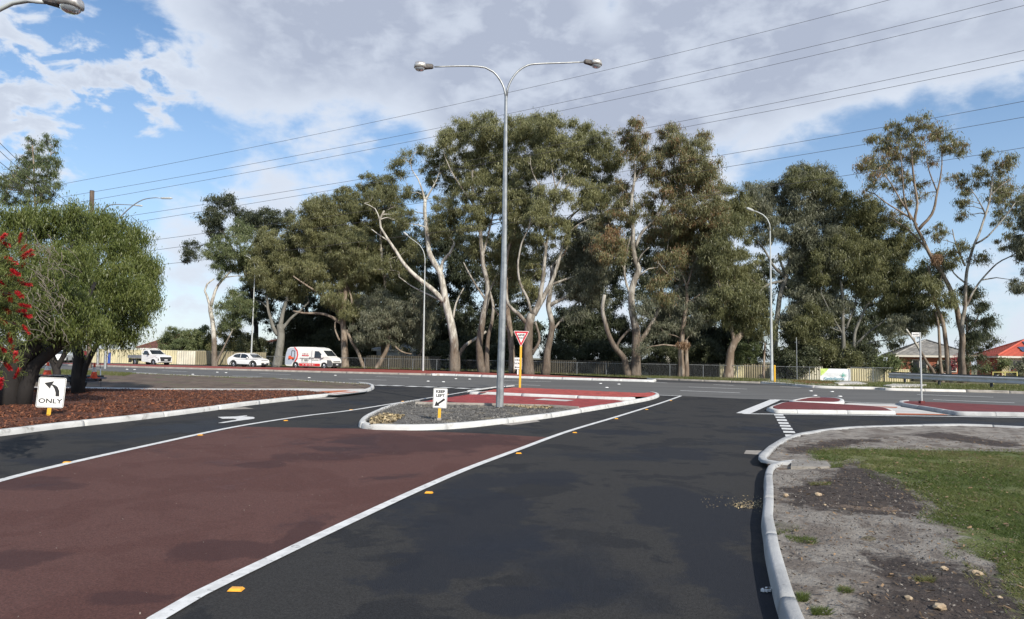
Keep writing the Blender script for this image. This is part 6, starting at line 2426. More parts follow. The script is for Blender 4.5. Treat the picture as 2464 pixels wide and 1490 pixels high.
# multi stem with right leaning stem, right of van
tree('gum with brown flaking trunk and wide left limbs just right of the van', 80,
     [(z2((1265, 1640), (1262, 1480), (1255, 1350), (1258, 1150), (1270, 1000), (1262, 850)), 19, 9), (z2((1240, 1290), (1120, 1225), (960, 1215), (880, 1200)), 9, 4), (z2((1250, 1240), (1100, 1090), (980, 1010), (880, 940)), 8, 3, -1.5),
      (z2((1262, 1100), (1150, 950), (1000, 860), (880, 800)), 8, 3, 1.5), (z2((1290, 1360), (1330, 1290), (1320, 1150), (1290, 1020)), 8, 4), (z2((1262, 900), (1190, 800), (1130, 740)), 5, 2), (z2((1420, 1660), (1370, 1520), (1300, 1400), (1275, 1340)), 9, 7),
      (z2((1225, 1420), (1190, 1330), (1200, 1260)), 5, 3), (z2((1265, 850), (1270, 700), (1240, 560)), 6, 2)],
     [(*z2((1040, 480))[0], 40, 34), (*z2((1160, 450))[0], 50, 36), (*z2((1280, 420))[0], 40, 34), (*z2((960, 560))[0], 44, 36), (*z2((1090, 600))[0], 62, 44), (*z2((1220, 600))[0], 60, 44), (*z2((1010, 720))[0], 56, 40), (*z2((1150, 760))[0], 60, 40), (*z2((1290, 740))[0], 56, 44),
      (*z2((1080, 880))[0], 60, 34), (*z2((1200, 900))[0], 50, 36), (*z2((1330, 880))[0], 40, 40), (*z2((1180, 1080))[0], 40, 30), (*z2((1340, 1060))[0], 36, 34), (*z2((1350, 1190))[0], 34, 34), (*z2((1260, 320))[0], 18, 16), (*z2((1060, 420))[0], 24, 20)],
     bark_b, lf_olive, gap=.25, tb=.5, seed=24)
# tree behind to its right
tree('broad gum with bare pale twigs between the flaking brown gum and the white gum', 84,
     [(z2((1560, 1640), (1540, 1300), (1560, 1000), (1530, 700), (1535, 520)), 13, 5), (z2((1540, 1100), (1450, 1170), (1360, 1260)), 6, 3), (z2((1560, 950), (1650, 880), (1700, 800)), 6, 3), (z2((1530, 520), (1480, 430), (1440, 400)), 3, 1.5), (z2((1535, 520), (1580, 450), (1640, 420)), 3, 1.5)],
     [(*z2((1480, 300))[0], 46, 34), (*z2((1570, 290))[0], 34, 28), (*z2((1400, 380))[0], 34, 34), (*z2((1540, 400))[0], 50, 40), (*z2((1440, 520))[0], 52, 44), (*z2((1600, 540))[0], 44, 44), (*z2((1500, 680))[0], 60, 48), (*z2((1440, 850))[0], 50, 44), (*z2((1600, 760))[0], 44, 40), (*z2((1560, 950))[0], 56, 40), (*z2((1680, 640))[0], 40, 46),
      (*z2((1700, 1000))[0], 46, 44), (*z2((1730, 820))[0], 40, 46)],
     bark_g, lf_olive, gap=.35, tb=.4, seed=25)
# low grey-green foliage with leaning stems
tree('low spreading grey green gum on two leaning stems over the white shed', 79,
     [(z2((1480, 1680), (1530, 1580), (1580, 1480), (1600, 1380)), 13, 8), (z2((1700, 1690), (1760, 1600), (1830, 1520)), 9, 6), (z2((1590, 1400), (1680, 1500), (1760, 1520)), 7, 3), (z2((1600, 1380), (1560, 1250), (1500, 1180)), 6, 3), (z2((1830, 1520), (1860, 1400), (1800, 1250)), 6, 3)],
     [(*z2((1480, 1180))[0], 44, 34), (*z2((1560, 1130))[0], 40, 30), (*z2((1420, 1310))[0], 34, 34), (*z2((1520, 1300))[0], 46, 40), (*z2((1640, 1240))[0], 46, 40), (*z2((1600, 1380))[0], 50, 26), (*z2((1760, 1290))[0], 50, 42), (*z2((1740, 1420))[0], 44, 26), (*z2((1860, 1180))[0], 44, 44), (*z2((1860, 1340))[0], 36, 40), (*z2((1380, 1430))[0], 22, 20), (*z2((1460, 1450))[0], 20, 14)],
     bark_b, lf_grey, tb=.5, seed=26, per=170)
# the white gum
tree('tall bright white gum with a long left limb, left of the double lamp', 72.5,
     [(z3((430, 1480), (428, 1390), (428, 1300), (412, 1200), (385, 1100), (365, 1000), (350, 930), (300, 840), (285, 740), (270, 620), (268, 540)), 24, 8),
      (z3((372, 1090), (300, 1020), (230, 960), (170, 905), (120, 830), (80, 770), (30, 690), (25, 650), (50, 600)), 13, 4, -1.0), (z3((25, 650), (0, 590), (-60, 560)), 3, 1.5), (z3((80, 770), (20, 730), (-20, 700)), 4, 2),
      (z3((268, 545), (255, 490), (235, 430), (200, 380), (190, 340)), 6, 2), (z3((268, 545), (310, 480), (345, 400), (350, 360)), 6, 2), (z3((355, 940), (375, 870), (410, 830), (432, 775)), 9, 6), (z3((445, 1450), (455, 1390), (490, 1330), (545, 1295), (600, 1255)), 13, 6, 1.5),
      (z3((380, 1100), (300, 1060), (200, 1010), (130, 960)), 5, 2, 1.5), (z3((425, 1180), (440, 1100), (480, 1020)), 6, 3)],
     [(*z3((230, 290))[0], 34, 20), (*z3((150, 330))[0], 22, 20), (*z3((330, 300))[0], 44, 24), (*z3((110, 400))[0], 18, 24), (*z3((330, 400))[0], 36, 26), (*z3((200, 520))[0], 26, 22), (*z3((420, 560))[0], 40, 40), (*z3((350, 700))[0], 34, 30), (*z3((450, 690))[0], 36, 36),
      (*z3((150, 640))[0], 34, 28), (*z3((190, 800))[0], 34, 26), (*z3((60, 900))[0], 34, 24), (*z3((420, 450))[0], 30, 26), (*z3((20, 520))[0], 36, 24)],
     bark_w, lf_olive, gap=.3, tb=.42, seed=27, dens=.85)
# pair of flaking trunks just left of the lamp
tree('tall gum on two close flaking trunks immediately left of the double lamp post', 69.5,
     [(z3((580, 1480), (565, 1350), (575, 1230), (600, 1100), (608, 1000), (580, 850), (568, 700), (540, 600), (530, 480), (530, 380)), 19, 5), (z3((605, 1480), (612, 1300), (632, 1200), (640, 1120), (620, 1040)), 13, 6),
      (z3((535, 560), (470, 480), (420, 400), (380, 310)), 6, 2), (z3((580, 850), (620, 700), (650, 560), (660, 420)), 7, 2), (z3((600, 1090), (520, 960), (480, 880)), 6, 3, 1.5), (z3((612, 1050), (680, 900), (700, 800)), 6, 3, 1)],
     [(*z3((450, 150))[0], 30, 22), (*z3((540, 140))[0], 34, 24), (*z3((630, 150))[0], 36, 26), (*z3((700, 170))[0], 30, 26), (*z3((420, 230))[0], 34, 28), (*z3((520, 240))[0], 46, 34), (*z3((640, 250))[0], 50, 38), (*z3((360, 220))[0], 22, 20), (*z3((460, 350))[0], 44, 34), (*z3((600, 370))[0], 56, 40),
      (*z3((560, 500))[0], 50, 44), (*z3((680, 480))[0], 40, 44), (*z3((520, 640))[0], 34, 34), (*z3((660, 640))[0], 44, 44), (*z3((620, 800))[0], 44, 40), (*z3((700, 930))[0], 40, 40), (*z3((540, 820))[0], 30, 30), (*z3((610, 95))[0], 14, 12)],
     bark_g, lf_olive, gap=.30, tb=.58, seed=28, dens=.95)
tree('gum whose brown trunk stands directly behind the ONE WAY sign', 68,
     [(z3((748, 1480), (740, 1350), (730, 1250), (715, 1130), (705, 1000), (715, 850), (760, 700), (770, 560), (745, 400)), 17, 5), (z3((738, 1290), (690, 1200), (640, 1120)), 6, 3), (z3((715, 850), (700, 700), (690, 600)), 6, 3)],
     [(*z3((780, 160))[0], 36, 30), (*z3((860, 160))[0], 40, 30), (*z3((740, 250))[0], 40, 36), (*z3((830, 260))[0], 46, 36), (*z3((760, 380))[0], 46, 40), (*z3((850, 420))[0], 44, 44), (*z3((770, 560))[0], 44, 44), (*z3((860, 620))[0], 44, 44), (*z3((740, 750))[0], 40, 44), (*z3((850, 800))[0], 44, 44), (*z3((780, 920))[0], 40, 34), (*z3((800, 95))[0], 18, 12)],
     bark_b, lf_olive, gap=.30, tb=.55, seed=29, dens=.9)
tree('great gum forking into many tall limbs just right of the GIVE WAY sign', 64.5,
     [(z3((832, 1485), (830, 1390), (830, 1300), (838, 1210), (850, 1160)), 27, 20), (z3((825, 1215), (780, 1160), (725, 1110), (708, 1040), (708, 960)), 10, 5), (z3((848, 1160), (825, 1080), (785, 990), (775, 900), (792, 780), (835, 690), (845, 620)), 8, 3, -1),
      (z3((852, 1165), (890, 1090), (908, 960), (925, 820), (945, 700), (972, 580), (980, 480), (1030, 400)), 13, 3), (z3((862, 1165), (920, 1060), (970, 950), (1010, 820), (1045, 710), (1060, 640), (1110, 590)), 13, 4, 1), (z3((1048, 720), (1110, 670), (1200, 630)), 4, 1.5),
      (z3((975, 560), (1040, 470), (1120, 380)), 5, 2), (z3((925, 800), (890, 700), (880, 560), (890, 440)), 5, 2), (z3((850, 1380), (890, 1300), (870, 1200)), 9, 5), (z3((890, 470), (850, 380), (840, 300)), 4, 1.5), (z3((980, 480), (960, 380), (940, 280)), 4, 1.5)],
     [(*z3((910, 130))[0], 34, 28), (*z3((960, 110))[0], 22, 16), (*z3((1000, 170))[0], 36, 28), (*z3((1080, 170))[0], 40, 28), (*z3((930, 230))[0], 46, 34), (*z3((1040, 250))[0], 50, 36), (*z3((1150, 200))[0], 40, 30), (*z3((1220, 240))[0], 36, 30), (*z3((1150, 300))[0], 50, 34), (*z3((1260, 320))[0], 34, 34),
      (*z3((900, 340))[0], 40, 34), (*z3((1080, 380))[0], 46, 34), (*z3((1200, 400))[0], 44, 30), (*z3((930, 520))[0], 36, 40), (*z3((1100, 500))[0], 44, 40), (*z3((880, 660))[0], 34, 40), (*z3((1000, 700))[0], 34, 40), (*z3((860, 900))[0], 30, 34), (*z3((1180, 520))[0], 36, 34), (*z3((850, 1030))[0], 20, 24)],
     bark_g, lf_olive, gap=.30, tb=.6, seed=30)
tree('leaning gum with a broken right limb, second right of the GIVE WAY sign', 66,
     [(z3((922, 1480), (935, 1380), (955, 1280), (958, 1200), (942, 1110), (950, 1050), (960, 900)), 20, 9), (z3((948, 1115), (1000, 1085), (1060, 1055)), 11, 8), (z3((965, 1250), (1020, 1180), (1080, 1120), (1130, 1050)), 6, 3, 1.5), (z3((960, 900), (1040, 800), (1045, 640)), 7, 4), (z3((960, 1000), (1130, 930), (1170, 850)), 7, 3, 1)],
     [(*z3((1020, 900))[0], 40, 36), (*z3((1110, 860))[0], 40, 40), (*z3((1130, 1000))[0], 44, 36), (*z3((1040, 1020))[0], 30, 24), (*z3((1190, 930))[0], 40, 40), (*z3((1120, 720))[0], 44, 40), (*z3((1220, 760))[0], 44, 44), (*z3((1200, 1080))[0], 36, 30), (*z3((1090, 1150))[0], 30, 20), (*z3((1250, 600))[0], 40, 40)],
     bark_g, lf_grey, gap=.1, tb=.42, seed=31)
tree('big gum with a dead white stub curving up on its left', 62,
     [(z4((325, 1500), (330, 1400), (332, 1300), (322, 1200), (308, 1120), (308, 1050), (325, 970), (345, 915), (328, 870), (312, 790), (312, 700), (300, 600), (320, 450), (325, 350)), 26, 5),
      (z4((290, 1480), (265, 1400), (205, 1330), (170, 1230), (150, 1130), (158, 1055)), 17, 8, -1.0), (z4((240, 1380), (225, 1330), (268, 1270), (300, 1240)), 8, 5, -.5), (z4((345, 1320), (395, 1240), (470, 1120), (560, 1015), (610, 955), (690, 895), (765, 878)), 12, 4, 1.0),
      (z4((325, 800), (360, 720), (430, 650), (500, 570), (555, 520)), 9, 4, -.5), (z4((330, 900), (360, 840), (400, 800)), 5, 2, -1), (z4((308, 1070), (275, 980), (270, 880), (300, 740)), 7, 3), (z4((350, 950), (400, 915), (450, 908)), 4, 2), (z4((430, 650), (480, 660), (530, 640)), 3, 1.5),
      (z4((600, 990), (560, 975), (500, 940), (455, 885)), 6, 2, -1.5), (z4((320, 450), (380, 330), (400, 250)), 5, 2), (z4((430, 650), (520, 450), (540, 300)), 6, 2), (z4((540, 400), (640, 300), (690, 240)), 4, 1.5)],
     [(*z4((320, 150))[0], 22, 20), (*z4((290, 200))[0], 24, 22), (*z4((350, 220))[0], 28, 26), (*z4((520, 180))[0], 30, 20), (*z4((480, 240))[0], 30, 26), (*z4((570, 230))[0], 34, 26), (*z4((690, 220))[0], 22, 22), (*z4((650, 270))[0], 34, 24), (*z4((310, 330))[0], 40, 36), (*z4((420, 350))[0], 34, 30), (*z4((540, 330))[0], 50, 36),
      (*z4((760, 370))[0], 24, 20), (*z4((660, 380))[0], 50, 34), (*z4((740, 450))[0], 44, 34), (*z4((600, 450))[0], 56, 40), (*z4((460, 470))[0], 44, 36), (*z4((240, 480))[0], 34, 34), (*z4((280, 600))[0], 36, 36), (*z4((660, 560))[0], 60, 40), (*z4((400, 590))[0], 24, 20), (*z4((560, 640))[0], 56, 40), (*z4((720, 640))[0], 56, 44),
      (*z4((500, 760))[0], 56, 40), (*z4((640, 760))[0], 60, 44), (*z4((470, 1020))[0], 36, 34), (*z4((520, 880))[0], 44, 30), (*z4((720, 840))[0], 50, 40), (*z4((200, 800))[0], 40, 44), (*z4((190, 660))[0], 36, 36)],
     bark_g, lf_russet, gap=.28, tb=.62, seed=32, dens=.95)
tree('gum with drooping foliage over its double trunk and a dead leaf clump', 61.5,
     [(z4((572, 1500), (575, 1400), (580, 1300), (600, 1150), (605, 1010)), 17, 8), (z4((603, 1500), (606, 1400), (604, 1300)), 11, 8), (z4((604, 1010), (640, 900), (700, 800)), 6, 3), (z4((604, 1010), (560, 900), (520, 820)), 5, 3), (z4((605, 1100), (700, 1040), (780, 980)), 5, 2)],
     [(*z4((560, 1130))[0], 34, 34), (*z4((620, 1060))[0], 34, 34), (*z4((500, 1160))[0], 30, 30), (*z4((480, 1240))[0], 26, 26), (*z4((580, 1230))[0], 34, 26), (*z4((640, 1170))[0], 22, 34), (*z4((400, 1250))[0], 20, 24), (*z4((700, 980))[0], 44, 36), (*z4((620, 940))[0], 36, 24), (*z4((760, 1090))[0], 44, 36), (*z4((690, 1150))[0], 34, 34), (*z4((390, 1330))[0], 16, 20), (*z4((380, 1130))[0], 24, 30)],
     bark_b, lf_grey, tb=.45, seed=33, per=180)
dl = leaf_mat('dead_leaves', (0.22, 0.13, 0.07), (0.34, 0.22, 0.13), (0.42, 0.30, 0.19))


def dead_clump(u, v, ru, rv, Y, label, n=1400):
    s = Y / FD
    c = A(u, v, Y)
    V, tt = leaf_cloud(np.array([tuple(c)]), np.array([(ru * s, ru * s * .6, rv * s)]), n, .3, .07, RNG, droop=1.3, spread=.3, tints=np.array([.5]))
    o = tri_mesh('dead_leaf_clump', V, dl, tint=tt)
    tag(o, label, 'dead leaves')


dead_clump(*z4((585, 1325))[0], 18, 9, 60.2, 'bundle of dead tan leaves hanging low on the drooping gum')
tree('gum with a thick dark trunk leaning right, left of the pale lamp pole', 61,
     [(z4((828, 1505), (836, 1430), (845, 1360), (865, 1310), (905, 1262)), 25, 15), (z4((860, 1320), (840, 1200), (800, 1050), (760, 950)), 10, 4), (z4((900, 1270), (980, 1150), (1000, 1000)), 9, 4, 1.5), (z4((1020, 1500), (1025, 1400), (1030, 1320)), 6, 4, 1)],
     [(*z4((830, 780))[0], 50, 40), (*z4((760, 860))[0], 44, 40), (*z4((880, 880))[0], 50, 40), (*z4((800, 980))[0], 56, 40), (*z4((920, 1000))[0], 44, 40), (*z4((850, 1080))[0], 56, 34), (*z4((960, 1120))[0], 44, 36), (*z4((760, 1120))[0], 40, 30), (*z4((900, 1190))[0], 50, 26), (*z4((1000, 1240))[0], 34, 30), (*z4((820, 700))[0], 44, 36), (*z4((880, 610))[0], 44, 34), (*z4((840, 540))[0], 36, 26)],
     bark_b, lf_olive, tb=.36, seed=34)
tree('spreading gum with twisted grey limbs showing behind the pale lamp pole', 66,
     [(z4((1090, 1500), (1085, 1300), (1100, 1120), (1130, 1000), (1145, 950)), 15, 11), (z4((1140, 960), (1090, 920), (1060, 880), (1030, 820), (980, 760), (930, 740)), 8, 3, -1.5), (z4((1130, 980), (1050, 1000), (1000, 1040), (970, 1120)), 8, 3, -1), (z4((1145, 950), (1120, 900), (1100, 830)), 8, 4), (z4((1145, 950), (1170, 840), (1190, 700), (1230, 560)), 8, 3), (z4((1130, 1000), (1200, 990)), 5, 3)],
     [(*z4((1240, 400))[0], 34, 24), (*z4((1190, 430))[0], 30, 26), (*z4((1320, 440))[0], 40, 34), (*z4((950, 470))[0], 18, 16), (*z4((1040, 500))[0], 34, 26), (*z4((1120, 500))[0], 40, 30), (*z4((980, 560))[0], 44, 34), (*z4((1090, 600))[0], 50, 36), (*z4((1220, 560))[0], 56, 40), (*z4((1340, 580))[0], 56, 44), (*z4((920, 650))[0], 40, 36), (*z4((1020, 700))[0], 44, 34), (*z4((1180, 700))[0], 50, 36),
      (*z4((1300, 740))[0], 60, 50), (*z4((1380, 860))[0], 50, 50), (*z4((1260, 880))[0], 50, 44), (*z4((1180, 860))[0], 30, 26), (*z4((1320, 1000))[0], 50, 44), (*z4((1230, 1060))[0], 40, 40), (*z4((1180, 1180))[0], 34, 34), (*z4((1400, 1120))[0], 44, 34)],
     bark_s, lf_grey, gap=.12, tb=.45, seed=35)
tree('dark broad gum with upright pale stems behind shrubs, left of the brick house', 64,
     [(z5((370, 1480), (370, 1330), (368, 1200), (368, 1080), (360, 980)), 13, 6), (z5((420, 1480), (425, 1330), (440, 1240), (500, 1110), (570, 1050)), 11, 4), (z5((372, 1280), (300, 1150), (250, 1050)), 6, 2), (z5((385, 1240), (430, 1120), (450, 1000)), 6, 2), (z5((430, 1330), (520, 1250), (620, 1180), (700, 1150)), 6, 3), (z5((440, 1340), (540, 1310), (640, 1300)), 5, 2)],
     [(*z5((150, 410))[0], 34, 24), (*z5((230, 460))[0], 40, 26), (*z5((330, 500))[0], 24, 20), (*z5((430, 580))[0], 40, 30), (*z5((540, 600))[0], 36, 28), (*z5((330, 620))[0], 50, 40), (*z5((460, 700))[0], 56, 44), (*z5((590, 720))[0], 44, 44), (*z5((330, 780))[0], 56, 44), (*z5((480, 850))[0], 60, 44), (*z5((620, 860))[0], 50, 44),
      (*z5((270, 900))[0], 44, 40), (*z5((430, 980))[0], 44, 26), (*z5((600, 1000))[0], 56, 44), (*z5((720, 940))[0], 40, 50), (*z5((700, 1080))[0], 50, 44), (*z5((760, 1190))[0], 40, 34), (*z5((640, 1160))[0], 36, 30), (*z5((220, 1180))[0], 40, 34), (*z5((150, 1240))[0], 34, 30), (*z5((680, 780))[0], 36, 40)],
     bark_s, lf_olive, tb=.36, seed=36, dens=1.05)
tree('tallest gum at the right, its pale trunk forking high under a russet tinged crown', 60.5,
     [(z5((1010, 1500), (1012, 1350), (1000, 1200), (960, 1060), (905, 945), (850, 860), (800, 745), (760, 660), (770, 560), (755, 450), (745, 350), (740, 280)), 16, 3.5), (z5((780, 700), (850, 620), (880, 500), (905, 350), (900, 270)), 8, 2, -.8),
      (z5((735, 640), (620, 570), (540, 510), (490, 490)), 5, 2), (z5((770, 680), (690, 560), (620, 440), (560, 370)), 6, 2, 1), (z5((880, 500), (840, 400), (820, 320)), 4, 1.5), (z5((735, 650), (700, 540), (690, 400), (680, 300)), 5, 2, -1), (z5((820, 800), (720, 700), (640, 650)), 5, 2, 1.5)],
     [(*z5((660, 150))[0], 28, 20), (*z5((770, 130))[0], 36, 20), (*z5((840, 160))[0], 24, 22), (*z5((560, 220))[0], 30, 20), (*z5((680, 220))[0], 44, 28), (*z5((800, 230))[0], 40, 26), (*z5((920, 220))[0], 34, 24), (*z5((980, 260))[0], 26, 20), (*z5((500, 350))[0], 28, 20), (*z5((560, 310))[0], 36, 26), (*z5((650, 330))[0], 36, 28), (*z5((790, 320))[0], 30, 22),
      (*z5((580, 420))[0], 30, 22), (*z5((680, 440))[0], 28, 26), (*z5((960, 400))[0], 22, 14), (*z5((990, 420))[0], 18, 18), (*z5((780, 480))[0], 20, 22), (*z5((480, 490))[0], 22, 14), (*z5((1000, 300))[0], 18, 14), (*z5((700, 560))[0], 22, 22), (*z5((640, 620))[0], 20, 16)],
     bark_b, lf_russet, gap=.30, tb=.62, seed=37, clump=.7, per=120, dens=.95)
tree('open crowned gum at the right edge with long bare limbs reaching right', 59.5,
     [(z5((1020, 1500), (1018, 1340), (1015, 1250), (1030, 1100), (1035, 960), (1070, 810), (1125, 670), (1165, 520), (1180, 400)), 12.5, 3), (z5((1035, 1120), (1100, 1000), (1200, 890), (1290, 840), (1350, 790), (1400, 700)), 6, 2), (z5((1085, 780), (1150, 740), (1240, 640), (1300, 560)), 5, 2, -1), (z5((1030, 900), (980, 780), (960, 700)), 5, 2),
      (z5((1140, 620), (1100, 540), (1060, 480)), 4, 1.5), (z5((1165, 520), (1230, 460), (1290, 420)), 4, 1.5), (z5((1040, 1000), (970, 940), (930, 860)), 5, 2, 1)],
     [(*z5((1190, 300))[0], 34, 18), (*z5((1260, 330))[0], 24, 20), (*z5((1180, 400))[0], 40, 26), (*z5((1260, 450))[0], 30, 26), (*z5((1060, 470))[0], 22, 22), (*z5((1040, 540))[0], 26, 20), (*z5((1200, 520))[0], 36, 26), (*z5((1300, 520))[0], 34, 30), (*z5((1040, 620))[0], 26, 22), (*z5((960, 690))[0], 24, 24), (*z5((1200, 640))[0], 20, 20), (*z5((1330, 650))[0], 34, 34), (*z5((1270, 760))[0], 34, 20),
      (*z5((920, 760))[0], 20, 20), (*z5((1090, 870))[0], 20, 18), (*z5((960, 860))[0], 16, 24), (*z5((870, 700))[0], 18, 18), (*z5((1330, 1000))[0], 18, 18), (*z5((1000, 800))[0], 16, 20), (*z5((1390, 560))[0], 34, 40)],
     bark_g, lf_russet, gap=.38, tb=.52, seed=38, clump=.62, per=110, dens=.9)
dead_clump(*z5((875, 860))[0], 16, 14, 59.6, 'bundle of dead tan leaves caught in the fork of the tallest right gum')
tree('slim twin stems standing between the brick house and the tallest right gum', 60.5,
     [(z5((945, 1500), (930, 1350), (905, 1200), (870, 1100), (850, 1010), (830, 900)), 13, 5), (z5((905, 1500), (890, 1300), (880, 1200), (870, 1150)), 8, 5), (z5((860, 1080), (900, 960), (910, 850)), 5, 2)],
     [(*z5((860, 930))[0], 20, 24), (*z5((910, 860))[0], 22, 24), (*z5((880, 1030))[0], 20, 24), (*z5((810, 1030))[0], 26, 30), (*z5((930, 1090))[0], 22, 20), (*z5((860, 1170))[0], 20, 20), (*z5((810, 1110))[0], 22, 26)],
     bark_b, lf_olive, gap=.2, tb=.5, seed=39, clump=.65)
tree('young white gum leaning left in front of the brick house', 60.8,
     [([(2255, 902), (2243, 889), (2231, 873), (2217, 849), (2200, 820.6), (2180, 792)], 9, 4)],
     [(2180, 785, 20, 18), (2160, 770, 26, 22), (2205, 770, 24, 24), (2225, 800, 16, 14), (2150, 800, 20, 14)],
     bark_w, lf_grey, gap=.1, tb=.5, seed=40, clump=.6, per=110)
tree('thin dark stemmed tree just left of the red roofed house', 62,
     [([(2328, 905), (2327, 860), (2326, 800), (2324, 760)], 7, 4), ([(2326, 800), (2350, 770), (2360, 740)], 4, 2)],
     [(2345, 730, 22, 24), (2330, 700, 20, 26), (2365, 760, 20, 18), (2350, 800, 20, 20), (2380, 785, 12, 10), (2335, 770, 20, 20), (2326, 830, 18, 20), (2372, 822, 20, 14), (2346, 848, 18, 18), (2360, 805, 22, 16), (2334, 872, 20, 14)],
     bark_b, lf_dark, tb=.65, seed=41, clump=.65, per=170, dens=1.2)
tree('gum mostly outside the frame, its foliage hanging in at the right edge', 56,
     [([(2560, 930), (2550, 820), (2530, 700), (2540, 600)], 16, 8), ([(2540, 620), (2490, 560), (2460, 540)], 6, 2), ([(2535, 700), (2480, 690), (2455, 680)], 5, 2)],
     [(2460, 600, 26, 24), (2490, 520, 34, 50), (2455, 690, 14, 16), (2520, 640, 40, 60), (2540, 520, 40, 60), (2475, 570, 26, 30)],
     bark_g, lf_grey, tb=.5, seed=42, clump=.6)

# dark evergreens standing behind the row
bk = 'dark trees behind the gum row'
for i, (u, v0, Yb, bl, lb) in enumerate((
        (735, 700, 96, [(700, 780, 50, 44), (760, 760, 60, 50), (720, 700, 50, 40), (790, 820, 50, 50), (820, 740, 50, 50), (690, 840, 40, 34)], 'dark evergreen behind the van and the smooth grey trunk'),
        (900, 700, 98, [(880, 700, 60, 50), (940, 680, 56, 50), (900, 780, 60, 44), (980, 740, 56, 50), (1010, 660, 46, 50), (850, 820, 50, 40)], 'dark evergreen behind the spreading grey green gum'),
        (1060, 640, 94, [(1030, 760, 50, 50), (1050, 820, 50, 40), (1100, 700, 56, 60), (1010, 700, 46, 50), (1140, 790, 50, 50), (1040, 580, 50, 50), (1100, 600, 50, 50)], 'dark evergreen behind the tall white gum'),
        (1215, 640, 92, [(1200, 760, 46, 56), (1240, 820, 50, 44), (1200, 680, 50, 44), (1260, 700, 50, 50), (1220, 600, 50, 50), (1180, 840, 44, 34)], 'dark evergreen behind the double lamp post'),
        (1400, 640, 88, [(1370, 770, 50, 34), (1420, 800, 56, 40), (1380, 830, 56, 34), (1450, 700, 56, 56), (1400, 680, 50, 40), (1470, 800, 50, 50), (1490, 600, 50, 60), (1420, 600, 46, 50)], 'dark evergreen behind the second gum right of the GIVE WAY sign'),
        (1590, 640, 86, [(1570, 720, 50, 50), (1600, 800, 56, 46), (1650, 760, 56, 56), (1560, 640, 56, 56), (1650, 650, 56, 56), (1680, 830, 50, 40), (1600, 560, 50, 50)], 'dark evergreen behind the white limbed big gum'),
        (1760, 700, 82, [(1740, 700, 50, 50), (1800, 740, 50, 50), (1760, 790, 46, 40), (1820, 660, 46, 46), (1720, 840, 50, 34), (1700, 620, 50, 50)], 'dark evergreen behind the leaning cut trunk'),
        (1960, 700, 80, [(1930, 680, 56, 56), (1980, 740, 50, 50), (2010, 640, 56, 56), (1960, 620, 50, 50), (2100, 680, 60, 60), (2070, 620, 50, 50), (2140, 760, 46, 46), (2110, 820, 50, 34)], 'dark evergreen behind the broad gum with upright pale stems'))):
    uu = [b[0] for b in bl]
    lo_, hi_ = min(uu) - 10, max(uu) + 10
    rr_ = random.Random(i)
    for k in range(7):
        bl.append((rr_.uniform(lo_, hi_), rr_.uniform(770, 850), 44, 34))
    if 840 < u < 1700:
        for k in range(1):
            bl.append((rr_.uniform(lo_ - 15, hi_ + 15), rr_.uniform(470, 640), 44, 44))
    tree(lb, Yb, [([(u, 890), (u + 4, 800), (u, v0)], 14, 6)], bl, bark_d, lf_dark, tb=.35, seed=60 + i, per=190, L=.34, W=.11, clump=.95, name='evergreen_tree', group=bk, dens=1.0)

# shrubs and hedges
sh = 'shrubs behind the far fences'


def shrub(u, v, Y, bl, lm, lb, seed, **k):
    kw = dict(name='shrub', cat='shrub', group=sh, clump=.55, per=170, L=.2, W=.09, zscale=.9, droop=.3, dens=1.25, parts=('stem', 'foliage'), seed=seed)
    kw.update(k)
    return tree(lb, Y, [([(u, v), (u + 2, v - 14), (u, v - 26)], 4, 2)], bl, bark_d, lm, **kw)


shrub(440, 878, 89, [(400, 830, 18, 22), (425, 812, 24, 18), (460, 820, 30, 24), (490, 810, 24, 22), (440, 840, 40, 20), (480, 840, 36, 18), (412, 800, 12, 10)], lf_green, 'bright green hedge above the cream fence right of the brown roof', 81, tb=.6)
shrub(540, 876, 88, [(520, 820, 24, 24), (550, 800, 28, 26), (575, 820, 28, 24), (540, 842, 40, 16), (600, 835, 30, 20)], lf_olive, 'olive shrub behind the slender white gum', 82, tb=.55)
shrub(630, 878, 88, [(610, 830, 30, 24), (640, 845, 36, 20), (590, 850, 34, 14), (670, 850, 26, 18)], lf_dark, 'dark hedge behind the hatchback', 83, tb=.7)
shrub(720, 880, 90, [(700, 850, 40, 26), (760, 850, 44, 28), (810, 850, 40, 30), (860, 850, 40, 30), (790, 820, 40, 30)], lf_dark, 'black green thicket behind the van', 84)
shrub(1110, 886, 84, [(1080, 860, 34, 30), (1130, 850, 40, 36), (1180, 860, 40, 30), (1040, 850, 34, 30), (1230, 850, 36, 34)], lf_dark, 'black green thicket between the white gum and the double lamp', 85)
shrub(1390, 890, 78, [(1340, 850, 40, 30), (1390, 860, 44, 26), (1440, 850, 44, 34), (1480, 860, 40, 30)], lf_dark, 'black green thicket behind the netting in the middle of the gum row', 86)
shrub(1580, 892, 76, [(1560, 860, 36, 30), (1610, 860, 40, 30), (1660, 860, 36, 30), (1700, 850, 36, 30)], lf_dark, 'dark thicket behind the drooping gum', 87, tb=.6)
shrub(1790, 896, 66, [(1780, 860, 24, 30), (1800, 830, 26, 26), (1805, 870, 18, 22), (1790, 890, 14, 18)], lf_green, 'olive green shrub between the leaning trunk and the pale lamp pole', 88, tb=.35)
shrub(1890, 898, 63, [(1880, 860, 24, 26), (1920, 870, 30, 22), (1900, 885, 30, 22), (1945, 860, 24, 26), (1910, 900, 16, 14)], lf_dark, 'dark broad leaved shrub right of the pale lamp pole', 89, tb=.75, W=.12)
